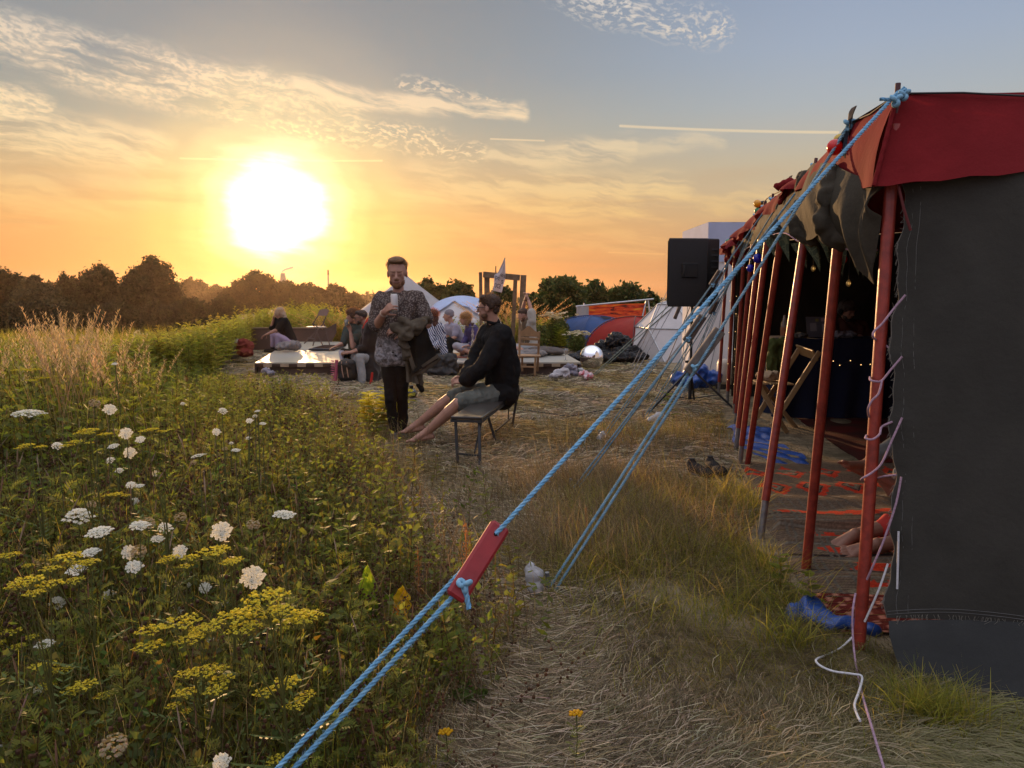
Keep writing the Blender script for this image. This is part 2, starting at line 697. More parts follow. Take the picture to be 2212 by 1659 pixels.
def glow_mat(name, c, strength):
 m = bpy.data.materials.new(name)
 m.use_nodes = True
 pb = m.node_tree.nodes['Principled BSDF']
 pb.inputs['Base Color'].default_value = (*c, 1)
 pb.inputs['Emission Color'].default_value = (*c, 1)
 pb.inputs['Emission Strength'].default_value = strength
 return m


# ------------------------------------------------------------------ plants: fast strips
def blades(base, h, lean, bend, width, cb, ct, segs=3, tipw=0.15, face=None):
 """N tapered strips. base (N,3); h (N,); lean (N,2) horizontal offset of the tip as a share of h; bend: droop power"""
 N = len(base)
 t = np.linspace(0, 1, segs + 1)
 ang = rng.uniform(0, 2 * np.pi, N) if face is None else face
 wx, wy = np.cos(ang), np.sin(ang)
 V = np.zeros((N, segs + 1, 2, 3))
 for i, q in enumerate(t):
  off = lean * (h * q ** bend)[:, None]
  z = h * q * (1 - 0.35 * np.minimum(1, np.hypot(lean[:, 0], lean[:, 1])) * q)
  wq = width * (1 - (1 - tipw) * q ** 1.5) * 0.5
  for k, sg in ((0, -1), (1, 1)):
   V[:, i, k, 0] = base[:, 0] + off[:, 0] + sg * wq * wx
   V[:, i, k, 1] = base[:, 1] + off[:, 1] + sg * wq * wy
   V[:, i, k, 2] = base[:, 2] + z
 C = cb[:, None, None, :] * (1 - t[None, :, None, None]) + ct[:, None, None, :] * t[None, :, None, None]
 C = np.broadcast_to(C, (N, segs + 1, 2, 3))
 o = np.arange(N)[:, None] * (segs + 1) * 2
 i = np.arange(segs)[None] * 2
 F = np.stack([o + i, o + i + 1, o + i + 3, o + i + 2], -1).reshape(-1, 4)
 return V.reshape(-1, 3), F, C.reshape(-1, 3).copy()


def inst(T, pos, rz, sc, tilt=None, cm=None):
 """copies of a template (V, F, C) merged into one mesh"""
 V, F, C = T
 N = len(pos)
 c, s = np.cos(rz), np.sin(rz)
 X = V[None] * (sc[:, None, None] if sc.ndim == 1 else sc[:, None, :])
 if tilt is not None:
  a = tilt[:, 0][:, None]
  ca_, sa_ = np.cos(a), np.sin(a)
  y = X[:, :, 1] * ca_ - X[:, :, 2] * sa_
  z = X[:, :, 1] * sa_ + X[:, :, 2] * ca_
  X = np.stack([X[:, :, 0], y, z], -1)
  a = tilt[:, 1][:, None]
  ca_, sa_ = np.cos(a), np.sin(a)
  x = X[:, :, 0] * ca_ + X[:, :, 2] * sa_
  z = -X[:, :, 0] * sa_ + X[:, :, 2] * ca_
  X = np.stack([x, X[:, :, 1], z], -1)
 Y = np.empty_like(X)
 Y[:, :, 0] = X[:, :, 0] * c[:, None] - X[:, :, 1] * s[:, None] + pos[:, 0][:, None]
 Y[:, :, 1] = X[:, :, 0] * s[:, None] + X[:, :, 1] * c[:, None] + pos[:, 1][:, None]
 Y[:, :, 2] = X[:, :, 2] + pos[:, 2][:, None]
 CC = np.broadcast_to(C[None], (N, len(V), 3))
 if cm is not None:
  CC = CC * cm[:, None, :]
 FF = (F[None] + (np.arange(N) * len(V))[:, None, None])
 FF = np.where(F[None] < 0, -1, FF).reshape(-1, 4)
 return Y.reshape(-1, 3), FF, CC.reshape(-1, 3)


def ca3(c, n, j=0.12):
 """n colours around c"""
 k = 1 + rng.normal(0, j, (n, 1)) + rng.normal(0, j * 0.4, (n, 3))
 return np.clip(np.array(c)[None] * k, 0.005, 1)


def pick(cols, n, j=0.12, p=None):
 i = rng.choice(len(cols), n, p=p)
 k = 1 + rng.normal(0, j, (n, 1)) + rng.normal(0, j * 0.35, (n, 3))
 return np.clip(np.array(cols)[i] * k, 0.005, 1)


# ------------------------------------------------------------------ terrain
def hgt(x, y):
 x = np.asarray(x, float)
 y = np.asarray(y, float)
 s_ = lambda t: np.clip(t, 0, 1) ** 2 * (3 - 2 * np.clip(t, 0, 1))
 lf = s_((-(x) + 0.10 * y - 7.0) / 14.0)            # falls away on the left
 d = -5.5 * lf * s_((y - 14) / 70.0) - 1.2 * s_((y - 26) / 60.0)
 bump = 0.03 * np.sin(x * 1.7 + 0.6 * y) * np.sin(y * 1.3 - 0.4 * x) * s_((y - 1.0) / 3.0)
 bump = bump + 0.012 * np.sin(x * 5.1 + 1) * np.cos(y * 4.3)
 # the tent's floor and the stage stand on level ground
 return d + bump * 0.6


def hz(x, y):
 return float(hgt(x, y))

# ------------------------------------------------------------------ the ground
def build_ground():
 xs = np.concatenate([np.linspace(-900, -60, 16), np.linspace(-56, -9, 30), np.linspace(-8.5, 8.5, 120), np.linspace(9, 56, 30), np.linspace(60, 900, 16)])
 ys = np.concatenate([np.linspace(-60, -2, 10), np.linspace(-1.5, 22, 150), np.linspace(23, 90, 40), np.linspace(100, 1500, 30)])
 X, Y = np.meshgrid(xs, ys, indexing='ij')
 Z = hgt(X, Y)
 V = np.stack([X, Y, Z], -1).reshape(-1, 3)
 nv = len(ys)
 i = np.arange(len(xs) - 1)[:, None] * nv
 j = np.arange(nv - 1)[None]
 F = np.stack([i + j, i + nv + j, i + nv + j + 1, i + j + 1], -1).reshape(-1, 4)
 m = bpy.data.materials.new('trodden_dry_grass')
 m.use_nodes = True
 t = m.node_tree
 t.nodes.clear()
 b = NT(t)
 co = b.n('ShaderNodeTexCoord').outputs['Object']
 big = b.noise(co, 0.6, 4, 0.6)
 mid = b.noise(co, 5.0, 5, 0.65)
 st = b.noise(b.vm('MULTIPLY', co, (60, 16, 16)), 1.0, 3, 0.7)
 c1 = b.mix(b.sm(mid, 0.35, 0.65), (0.34, 0.27, 0.17, 1), (0.18, 0.14, 0.085, 1))
 c2 = b.mix(b.sm(mid, 0.4, 0.6), (0.15, 0.125, 0.07, 1), (0.09, 0.08, 0.04, 1))
 cc = b.mix(b.sm(big, 0.5, 0.7), c1, c2)
 k = b.m('ADD', 0.65, b.m('MULTIPLY', st, 0.7))
 cc = b.mix(1.0, cc, b.xyz(k, k, k), 'MULTIPLY')
 pb = b.n('ShaderNodeBsdfPrincipled')
 t.links.new(cc, pb.inputs['Base Color'])
 pb.inputs['Roughness'].default_value = 0.9
 pb.inputs['Specular IOR Level'].default_value = 0.15
 bn = b.n('ShaderNodeBump')
 bn.inputs['Distance'].default_value = 0.03
 t.links.new(b.m('ADD', b.m('MULTIPLY', mid, 0.6), st), bn.inputs['Height'])
 t.links.new(bn.outputs[0], pb.inputs['Normal'])
 out = b.n('ShaderNodeOutputMaterial')
 t.links.new(pb.outputs[0], out.inputs[0])
 o = obj('ground', (V, F, np.ones((len(V), 3)), np.ones(len(F), bool)), m)
 tag(o, kind='structure')


build_ground()

# ------------------------------------------------------------------ meadow and grass
LEAF = vmat('leaf', 0.6, gain=1.6)
DRY = vmat('dry_straw', 0.42, 0.7, 0.25, 1.0)
GREENS = [(0.15, 0.16, 0.032), (0.21, 0.20, 0.036), (0.11, 0.125, 0.028), (0.27, 0.235, 0.055)]
STRAW = [(0.34, 0.25, 0.14), (0.25, 0.185, 0.10), (0.42, 0.33, 0.20), (0.17, 0.12, 0.07)]
BROWN = [(0.12, 0.065, 0.035), (0.16, 0.09, 0.05), (0.08, 0.05, 0.03)]


def edge_x(y):
 """the meadow's edge towards the trodden ground (x at a distance y)"""
 ys = [0.5, 1.5, 2.3, 3.0, 3.9, 5.2, 7.0, 9.0, 11.0, 13.0, 16, 20]
 xs = [-0.1, -0.10, -0.16, -0.32, -0.62, -1.15, -1.75, -2.6, -3.6, -4.6, -6.2, -8.2]
 return np.interp(y, ys, xs)


def meadow_pts(n, y0, y1, power=1.0, edge=0.0, wmax=None):
 """points left of the meadow's edge, inside the view, denser near the camera"""
 out = []
 while sum(len(o) for o in out) < n:
  y = y0 + (y1 - y0) * rng.uniform(0, 1, n * 2) ** power
  xl = -0.72 * y - 0.9
  xr = edge_x(y) + edge + 0.12 * np.sin(y * 5)
  x = xl + (xr - xl) * rng.uniform(0, 1, n * 2)
  keep = rng.uniform(0, 1, n * 2) < (xr - xl) / (0.72 * y1 + 1)
  out.append(np.stack([x, y], 1)[keep])
 p = np.vstack(out)[:n]
 return np.column_stack([p, hgt(p[:, 0], p[:, 1])])


def ceil_h(p):
 """growth stays low where a flower behind it is open to the light and the eye"""
 lim = np.full(len(p), 9.0)
 for (px_, py_, pz_, ww) in FLOWER_AT:
  s_ = np.abs(p[:, 0] / p[:, 1] - px_ / py_) < ww
  s_ &= p[:, 1] < py_ + .04
  hray = CAMZ - (CAMZ - pz_) * p[:, 1] / py_ - .035
  lim = np.where(s_, np.minimum(lim, np.maximum(hray, .05)), lim)
 return lim


def stuff(name, mb, m):
 o = obj(name, mb, m)
 return tag(o, kind='stuff')


# height of the growth: low in front of the camera and near the edge
def grow(p, near=0.13, full=0.46):
 d = np.clip((edge_x(p[:, 1]) - p[:, 0]) / 0.9, 0, 1)
 y = p[:, 1]
 f = np.clip((y - 0.9) / 1.5, 0, 1)
 return near + (full - near) * (0.35 + 0.65 * d) * (0.35 + 0.65 * f)


# (u, v, width in reading pixels, style, tilt towards the camera in degrees, real width m, label)
CARROTS = [
 (62, 888, 66, 'flat', 4, .115, 'widest flat white wild carrot head on a tall straight stalk, far left'),
 (238, 883, 28, 'flat', 50, .07, 'white wild carrot head facing the camera, right of the wide flat one at the left'),
 (205, 872, 24, 'cup', 0, .06, 'green closed wild carrot head standing just above left of an open white one'),
 (272, 935, 28, 'flat', 60, .07, 'round white wild carrot head, upper of a close pair above the middle of the meadow'),
 (281, 977, 27, 'flat', 60, .07, 'round white wild carrot head, lower of the pair left of the dry brown belt'),
 (303, 948, 21, 'flat', 40, .055, 'small white wild carrot head right beside the upper of the round pair'),
 (125, 958, 24, 'dome', 25, .06, 'white wild carrot head touching a yellow umbel below the wide flat flower'),
 (245, 962, 24, 'flat', 20, .06, 'slanting cream wild carrot head left of the close round pair'),
 (237, 990, 20, 'dome', 30, .055, 'bluish white wild carrot head low between the round pair and the yellow umbels'),
 (258, 1013, 17, 'dome', 30, .05, 'little white wild carrot head just under the round pair'),
 (428, 982, 32, 'flat', 3, .075, 'flat white wild carrot head seen edge-on over the brown seed heads'),
 (418, 1000, 13, 'cup', 0, .04, 'tiny folded wild carrot head under the edge-on white one'),
 (468, 932, 19, 'flat', 45, .05, 'pinkish white wild carrot head in the dry belt, below the stage corner'),
 (483, 884, 20, 'dome', 30, .055, 'brownish wild carrot head, leftmost of the group below the stage corner'),
 (539, 908, 16, 'flat', 35, .045, 'pale yellow wild carrot head in the middle of the group below the stage corner'),
 (556, 887, 13, 'flat', 15, .04, 'small white wild carrot head, top of the group below the stage corner'),
 (551, 896, 13, 'dome', 15, .04, 'small white wild carrot head directly under the topmost one below the stage corner'),
 (568, 914, 15, 'flat', 15, .045, 'small flat white wild carrot head, rightmost of the group below the stage corner'),
 (536, 944, 12, 'dome', 20, .04, 'tiny white wild carrot head, lowest below the stage corner'),
 (510, 971, 20, 'flat', 10, .05, 'flat white wild carrot head in dry grass, down left of the standing man'),
 (486, 970, 12, 'cup', 0, .04, 'tiny closed wild carrot head beside a flat one, down left of the standing man'),
 (172, 1102, 62, 'dome', 12, .12, 'big domed cream wild carrot head with a hairy green bud behind it'),
 (198, 1090, 20, 'cup', 0, .045, 'hairy round green carrot bud behind the big domed head'),
 (215, 1145, 56, 'flat', 14, .10, 'wide flat white wild carrot head slanting below the big domed one'),
 (302, 1132, 44, 'flat', 12, .085, 'flat white wild carrot head half hidden behind a green nest-shaped one'),
 (318, 1132, 34, 'cup', 0, .07, 'green nest-shaped carrot head in front of a flat white one'),
 (359, 1134, 32, 'dome', 25, .07, 'domed white wild carrot head right of the green nest-shaped one'),
 (390, 1118, 26, 'cup', 0, .06, 'brown curling carrot seed head above right of the domed white one'),
 (341, 1162, 30, 'flat', 14, .065, 'low flat white wild carrot head under the domed one'),
 (479, 1146, 46, 'flat', 62, .085, 'large round white wild carrot head turned fully to the camera, upper of the two largest'),
 (547, 1134, 30, 'cup', 0, .065, 'round green nest-shaped carrot head on a tall stalk right of the large white disc'),
 (615, 1108, 50, 'flat', 6, .085, 'flat white wild carrot head seen from the side, rightmost in the meadow'),
 (280, 1192, 34, 'flat', 55, .07, 'cream wild carrot disc, left one of three touching heads'),
 (300, 1192, 34, 'cup', 10, .07, 'hollow cream carrot head with a green middle, right one of three touching heads'),
 (290, 1222, 38, 'flat', 30, .075, 'white wild carrot head, lowest of three touching heads'),
 (388, 1190, 33, 'flat', 55, .07, 'round cream wild carrot head with a curled rim on a straight stalk'),
 (196, 1190, 40, 'flat', 14, .08, 'bluish white wild carrot head slanting behind a yellow umbel at the left'),
 (165, 1228, 42, 'flat', 22, .08, 'ragged bluish white wild carrot head among the yellow umbels at the left'),
 (128, 1180, 24, 'dome', 10, .06, 'peach coloured wild carrot head under a yellow umbel at the left'),
 (547, 1245, 54, 'flat', 62, .085, 'biggest round white wild carrot disc, above the large yellow umbels'),
 (443, 1269, 27, 'flat', 50, .06, 'round white wild carrot head left of the narrow upright one'),
 (490, 1268, 16, 'flat', 75, .055, 'narrow bluish wild carrot head seen on edge, upright between two round ones'),
 (485, 1302, 16, 'dome', 70, .055, 'narrow folded blue-white carrot head under the upright edge-on one'),
 (391, 1258, 20, 'dome', 20, .055, 'pale lacy wild carrot head, left one of two side by side'),
 (405, 1263, 17, 'flat', 30, .05, 'small cream wild carrot head, right one of two side by side'),
 (235, 1283, 27, 'flat', 45, .06, 'round white wild carrot head standing clear in the middle of the left meadow'),
 (52, 1280, 22, 'flat', 20, .055, 'small flat white wild carrot head near the left edge above the yellow umbels'),
 (126, 1297, 34, 'dome', 35, .07, 'white wild carrot head leaning right beside the thick branching stalk'),
 (382, 1315, 30, 'dome', 25, .065, 'loose white wild carrot head low behind the yellow umbels'),
 (98, 1388, 42, 'flat', 8, .075, 'pale flat yarrow-like white head crossed by the thick stalk at the left'),
 (457, 1383, 26, 'flat', 14, .055, 'flat pink-white head tucked right of the yellow umbels'),
 (82, 1490, 24, 'flat', 14, .05, 'small flat white head low at the left over dark leaves'),
 (5, 1607, 26, 'dome', 20, .05, 'white head cut by the left edge near the bottom'),
 (246, 1612, 60, 'cup', 0, .062, 'big brown-pink closed seed head of wild carrot at the bottom of the picture'),
 (477, 1645, 42, 'dome', 55, .042, 'tall oval white wild carrot head at the bottom of the picture'),
 (262, 1332, 15, 'dome', 20, .04, 'tiny lilac-white head in the shade below the clear round one'),
 (283, 1046, 22, 'flat', 30, .055, 'bluish white wild carrot head in mid meadow above the three touching ones'),
 (302, 1048, 20, 'flat', 12, .05, 'flat white wild carrot head next to a bluish one above the three touching heads'),
 (335, 1022, 14, 'flat', 70, .045, 'narrow white wild carrot head on edge, right of the flat pair in the middle'),
 (292, 1082, 17, 'flat', 65, .05, 'small oval white wild carrot head above the green nest-shaped one'),
 (228, 1093, 16, 'dome', 30, .05, 'small bluish wild carrot head just right of the big domed one'),
 (248, 785, 14, 'flat', 20, .05, 'lone white wild carrot head high over the path edge at the left'),
 (395, 870, 10, 'dome', 30, .04, 'tiny bluish head by itself in the hazy light left of the stage corner'),
 (500, 955, 10, 'dome', 20, .035, 'tiny pink head in the dry grass right of the loose group'),
]


# (u, v of the top, half width, number of side umbels, real half width, label)
PARSNIPS = [
 (30, 1150, 0, 0, 0, ''),
 (195, 930, 36, 3, .07, 'yellow umbel plant below the wide flat white flower at the left edge'),
 (325, 945, 30, 0, .05, ''),
 (165, 955, 30, 2, .06, 'small yellow umbel plant beside a white carrot head in the upper left meadow'),
 (330, 928, 26, 2, .05, 'yellow umbel plant with a thin stalk above the round white pair'),
 (60, 962, 28, 2, .06, 'yellow umbel plant at the left edge left of the touching white head'),
 (20, 1200, 40, 2, .075, 'yellow umbel plant leaning in over the left edge'),
 (145, 1205, 60, 4, .09, 'broad yellow umbel plant on the thick branching stalk at the left'),
 (250, 1068, 30, 2, .06, 'yellow umbel plant between the two rows of white carrot heads'),
 (370, 1215, 40, 2, .07, ''),
 (440, 1150, 0, 0, 0, ''),
 (60, 1255, 62, 3, .08, 'flat yellow umbel plant spreading near the left edge below the white heads'),
 (370, 1205, 36, 2, .06, 'yellow umbel plant right of the three touching carrot heads'),
 (395, 1345, 75, 6, .10, 'yellow umbel plant with crowded heads left of the blue rope, under the cream disc'),
 (465, 1190, 62, 4, .09, 'bright yellow umbel plant just under the large white disc'),
 (580, 1290, 90, 7, .11, 'largest yellow umbel plant, spreading under the biggest white disc'),
 (445, 1450, 62, 5, .08, 'yellow umbel plant with loose heads low in the middle of the meadow'),
 (330, 1520, 0, 0, 0, ''),
 (620, 1475, 58, 4, .075, 'yellow umbel plant beside the double blue rope'),
 (185, 1480, 50, 2, .07, 'single-stalked yellow umbel plant with bare upper stem, left of centre bottom'),
 (100, 1440, 44, 3, .065, 'low yellow umbel plant below the flat pale head at the left'),
 (25, 1365, 40, 3, .07, 'yellow umbel plant at the left edge in front of bright ferny leaves'),
 (375, 1525, 30, 1, .04, 'small bright yellow umbel on a thin bent stalk near the bottom'),
 (600, 1640, 40, 2, .05, 'yellow umbel plant at the bottom edge where the blue ropes leave the picture'),
 (150, 735, 26, 2, .12, 'yellow-green umbel plant in front of the sunlit plumes at the left'),
 (70, 800, 34, 3, .13, 'yellow-green umbel plant at the left edge under the plumes'),
]


CARROTS = [(u, v, wd, st, ti, re_ * (.84 if v > 860 and wd < 60 else .95), la) for (u, v, wd, st, ti, re_, la) in CARROTS]
PARSNIPS = [(u, v, hw, ns, re_ * .9, la) for (u, v, hw, ns, re_, la) in PARSNIPS]
FLOWER_AT = []
for (u, v, wz, zz) in [(805, 1345, 30, .06), (868, 1345, 30, .10), (765, 1290, 20, .10), (700, 1270, 18, .12), (955, 1480, 18, .08), (942, 1290, 14, .08), (818, 1190, 16, .06), (905, 1330, 16, .10), (1008, 1320, 18, .1), (670, 1190, 16, .12), (965, 1668, 22, .05)]:
 p_ = G(u, v)
 FLOWER_AT.append((p_.x, p_.y, zz, wz / CF))
for (u, v, wd, st, tilt, real, lab) in CARROTS:
 p_ = P(u, v, real * CF / wd)
 FLOWER_AT.append((p_.x, p_.y, p_.z - .5 * wd * p_.y / CF, (wd * .5 + 5) / CF))
for (u, v, hw, ns, real, lab) in PARSNIPS:
 if lab and v > 900:
  p_ = P(u, v, real * CF / hw)
  FLOWER_AT.append((p_.x, p_.y, p_.z - .03, (hw + 6) / CF))


def build_meadow():
 # green and dry blades
 mb = MB()
 p = meadow_pts(26000, 0.9, 7.0, 1.35)
 n = len(p)
 g = grow(p)
 h = np.minimum(g * rng.uniform(0.35, 1.0, n), ceil_h(p))
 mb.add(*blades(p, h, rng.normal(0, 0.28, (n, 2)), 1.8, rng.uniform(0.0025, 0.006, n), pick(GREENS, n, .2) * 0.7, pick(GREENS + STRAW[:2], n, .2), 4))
 p = meadow_pts(16000, 6.0, 26.0, 1.2, 0.0)
 n = len(p)
 h = rng.uniform(0.25, 0.75, n) * np.clip(.15 + (edge_x(p[:, 1]) - p[:, 0]) / 2.5, .15, 1)
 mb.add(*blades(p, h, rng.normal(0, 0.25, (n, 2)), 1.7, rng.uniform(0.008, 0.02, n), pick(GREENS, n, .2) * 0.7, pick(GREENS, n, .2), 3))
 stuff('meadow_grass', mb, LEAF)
 mb = MB()
 p = meadow_pts(15000, 0.9, 7.0, 1.3, 0.15)
 n = len(p)
 h = np.minimum(grow(p, .12, .4) * rng.uniform(0.4, 1.1, n), ceil_h(p))
 mb.add(*blades(p, h, rng.normal(0, 0.4, (n, 2)), 1.8, rng.uniform(0.0015, 0.0035, n), pick(STRAW + BROWN, n, .15), pick(STRAW + BROWN, n, .15), 4))
 # the brown, dried belt between the meadow and the trodden ground
 yb = rng.uniform(3.0, 10.5, 8000)
 xb = edge_x(yb) + rng.normal(-0.15, 0.42, len(yb)) * (0.5 + yb * 0.1)
 pb_ = np.column_stack([xb, yb, hgt(xb, yb)])
 n = len(pb_)
 mb.add(*blades(pb_, rng.uniform(0.08, 0.36, n), rng.normal(0, 0.5, (n, 2)), 1.6, rng.uniform(0.003, 0.007, n), pick(STRAW + BROWN, n, .15) * .8, pick(STRAW + BROWN[:2], n, .15), 3))
 stuff('dry_grass', mb, DRY)


def leaflet(V, F, C, a, d, L, wd, col, up=(0, 0, 1)):
 """pointed leaf from a along d"""
 a = np.array(a, float)
 d = np.array(d, float)
 d /= np.linalg.norm(d)
 sd_ = np.cross(d, up)
 sd_ /= np.linalg.norm(sd_) + 1e-9
 o = len(V)
 V += [a, a + d * L * .4 + sd_ * wd / 2, a + d * L, a + d * L * .4 - sd_ * wd / 2]
 F.append((o, o + 1, o + 2, o + 3))
 C += [col] * 4


def fern_stem(h=0.5, leaves=9, seed=0, col=(0.085, 0.115, 0.02), stem=(0.09, 0.055, 0.025), tuft=False, leafw=1.0, pairs=6):
 """upright stem with feathery leaves, like tansy; template one unit high = h"""
 r = np.random.default_rng(seed)
 V, F, C = [], [], []
 pts = [np.array((0.03 * h * math.sin(3 * q + seed), 0.03 * h * math.cos(2 * q + seed) - .03 * h, h * q)) for q in np.linspace(0, 1, 5)]
 for i in range(4):
  o = len(V)
  ww = 0.004 * (1 - .15 * i)
  for q, pnt in ((0, pts[i]), (1, pts[i + 1])):
   V += [pnt + (ww, 0, 0), pnt + (-ww * .5, ww * .8, 0), pnt + (-ww * .5, -ww * .8, 0)]
  for k in range(3):
   F.append((o + k, o + (k + 1) % 3, o + 3 + (k + 1) % 3, o + 3 + k))
  C += [stem] * 6
 for k in range(leaves):
  q = 0.18 + 0.8 * k / leaves
  a = np.array((0.03 * h * math.sin(3 * q + seed), 0.03 * h * math.cos(2 * q + seed) - .03 * h, h * q))
  ang = k * 2.4 + r.uniform(-.3, .3)
  L = (0.15 - 0.07 * q) * r.uniform(.8, 1.2) * (h / .5) ** .5
  rise = 0.55 + 0.5 * q
  d = np.array((math.cos(ang), math.sin(ang), rise))
  d /= np.linalg.norm(d)
  side = np.cross(d, (0, 0, 1))
  side /= np.linalg.norm(side)
  cc = np.array(col) * r.uniform(.75, 1.3)
  prev = a
  for j in range(pairs):
   tq = (j + .7) / pairs
   c0 = a + d * L * tq - np.array((0, 0, 1)) * L * .35 * tq * tq
   l2 = L * .42 * math.sin(math.pi * min(1, tq * .8 + .2)) + .006
   leaflet(V, F, C, c0, side + d * .7, l2, L * .10 * leafw, cc)
   leaflet(V, F, C, c0, -side + d * .7, l2, L * .10 * leafw, cc)
   prev = c0
  leaflet(V, F, C, a, d, L, .006, cc * .9)
  leaflet(V, F, C, prev, d - np.array((0, 0, .3)), L * .25, L * .1 * leafw, cc)
 return np.array(V), np.array(F), np.array(C)


def broad_stem(h=0.3, leaves=10, seed=0, col=(0.07, 0.1, 0.02), size=0.03):
 r = np.random.default_rng(seed)
 V, F, C = [], [], []
 for k in range(leaves):
  q = (k + .5) / leaves
  a = np.array((r.normal(0, .02), r.normal(0, .02), h * q))
  ang = r.uniform(0, 6.28)
  leaflet(V, F, C, a, (math.cos(ang), math.sin(ang), r.uniform(-.1, .9)), size * r.uniform(.7, 1.5), size * .6, np.array(col) * r.uniform(.7, 1.35), up=(r.normal(0, .5), r.normal(0, .5), 1))
 o = len(V)
 V += [np.array((-.002, 0, 0)), np.array((.002, 0, 0)), np.array((.001, 0, h)), np.array((-.001, 0, h))]
 F.append((o, o + 1, o + 2, o + 3))
 C += [np.array((0.09, 0.07, 0.03))] * 4
 return np.array(V), np.array(F), np.array(C)


def seed_stalk(h=0.5, seed=0, kind='timothy', col=(0.30, 0.20, 0.12)):
 """dry stalk with a seed head"""
 r = np.random.default_rng(seed)
 mb = MB()
 lean = r.normal(0, .12, 2)
 f = lambda q: np.array((lean[0] * h * q * q, lean[1] * h * q * q, h * q))
 pts = [f(q) for q in np.linspace(0, 1, 5)]
 mb.tube(pts, 0.0010, 3, col, False)
 if kind == 'timothy':
  mb.tube([f(.88), f(.91), f(.97), f(1.02)], [.001, .0034, .003, .0010], 5, np.array(col) * 1.1, True)
 elif kind == 'plume':
  V, F, C = [], [], []
  for k in range(34):
   q = .72 + .30 * k / 34
   ang = k * 2.4
   L = .035 * (1.15 - abs(q - .82) * 3) * r.uniform(.7, 1.2)
   leaflet(V, F, C, f(q), (math.cos(ang) * .6, math.sin(ang) * .6, 1), max(L, .008), .005, np.array(col) * r.uniform(.9, 1.5))
  mb.add(V, F, np.array(C))
 elif kind == 'brown':
  for k in range(6):
   c = f(.6 + .08 * k) + r.normal(0, .014, 3)
   mb.ell(c, (.008, .008, .009), None, 5, 3, np.array((0.11, .055, .03)) * r.uniform(.7, 1.4))
 a = mb.arrays()
 return a[0], a[1], a[2]


def build_herbs():
 mb = MB()
 tans = [fern_stem(.5, 11, i, (0.16, 0.175, 0.028)) for i in range(4)]
 broad = [broad_stem(.3, 12, i + 10, (.11, .135, .03)) for i in range(4)]
 for k, T in enumerate(tans):
  p = meadow_pts(150, 1.3, 5.5, 1.1, -0.05)
  n = len(p)
  mb.add(*inst(T, p, rng.uniform(0, 6.28, n), np.minimum(grow(p, .18, .44) * rng.uniform(.7, 1.15, n), ceil_h(p) * .9) / .5, rng.normal(0, .12, (n, 2)), ca3((1, 1, 1), n, .22)))
  p = meadow_pts(210, 5.0, 13.0, 1.1, 0.0)
  n = len(p)
  mb.add(*inst(T, p, rng.uniform(0, 6.28, n), rng.uniform(.8, 1.6, n) * np.clip(.25 + (edge_x(p[:, 1]) - p[:, 0]) / 2.2, .25, 1), rng.normal(0, .12, (n, 2)), ca3((1.2, 1.2, 1), n, .25)))
 for k, T in enumerate(broad):
  p = meadow_pts(1700, 0.9, 6.0, 1.25)
  n = len(p)
  mb.add(*inst(T, p, rng.uniform(0, 6.28, n), np.minimum(grow(p, .12, .36) * rng.uniform(.5, 1.15, n), ceil_h(p)) / .3, rng.normal(0, .2, (n, 2)), pick([(1, 1, 1), (1.3, .75, .7), (.8, .95, .8)], n, .25)))
  p = meadow_pts(900, 5.0, 14.0, 1.1)
  n = len(p)
  mb.add(*inst(T, p, rng.uniform(0, 6.28, n), rng.uniform(1.2, 2.4, n) * np.clip(.2 + (edge_x(p[:, 1]) - p[:, 0]) / 2.2, .2, 1), rng.normal(0, .2, (n, 2)), ca3((1.15, 1.15, .9), n, .25)))
 for k, T in enumerate(tans + broad):
  n = 75 if k < 4 else 420
  yb = rng.uniform(2.6, 11, n)
  xb = edge_x(yb) + rng.normal(-.2, .32, n) * (.5 + yb * .1)
  p = np.column_stack([xb, yb, hgt(xb, yb)])
  mb.add(*inst(T, p, rng.uniform(0, 6.28, n), np.minimum(rng.uniform(.18, .42, n), ceil_h(p)) / (.5 if k < 4 else .3), rng.normal(0, .2, (n, 2)), pick([(1.2, 1.15, 1), (1.3, 1, .8)], n, .2)))
 stuff('meadow_herbs', mb, LEAF)
 mb = MB()
 for k in range(4):
  T = seed_stalk(.5, k, 'timothy', [(0.30, .2, .12), (.36, .26, .16), (.25, .15, .1), (.3, .22, .15)][k])
  p = meadow_pts(130, 1.1, 6.0, 1.1, 0.0)
  n = len(p)
  mb.add(*inst(T, p, rng.uniform(0, 6.28, n), np.minimum(grow(p, .17, .5) * rng.uniform(.7, 1.15, n), ceil_h(p) * 1.05) / .5, rng.normal(0, .15, (n, 2)), ca3((1, 1, 1), n, .15)))
  T = seed_stalk(.4, k, 'brown', (0.15, .08, .045))
  p = meadow_pts(420, 1.1, 6.5, 1.1, 0.12)
  n = len(p)
  mb.add(*inst(T, p, rng.uniform(0, 6.28, n), np.minimum(grow(p, .15, .40) * rng.uniform(.7, 1.1, n), ceil_h(p)) / .4, rng.normal(0, .2, (n, 2)), ca3((1, 1, 1), n, .2)))
  # the belt of brown seed heads by the trodden ground
  yb = rng.uniform(2.2, 9.5, 110)
  xb = edge_x(yb) + rng.normal(-0.22, 0.3, len(yb)) * (0.5 + yb * 0.1)
  pq = np.column_stack([xb, yb, hgt(xb, yb)])
  n = len(pq)
  mb.add(*inst(T, pq, rng.uniform(0, 6.28, n), rng.uniform(.5, 1.15, n) * np.clip(.55 + yb * .05, 0, 1), rng.normal(0, .25, (n, 2)), ca3((1.2, 1.1, 1), n, .2)))
 stuff('seed_heads', mb, DRY)


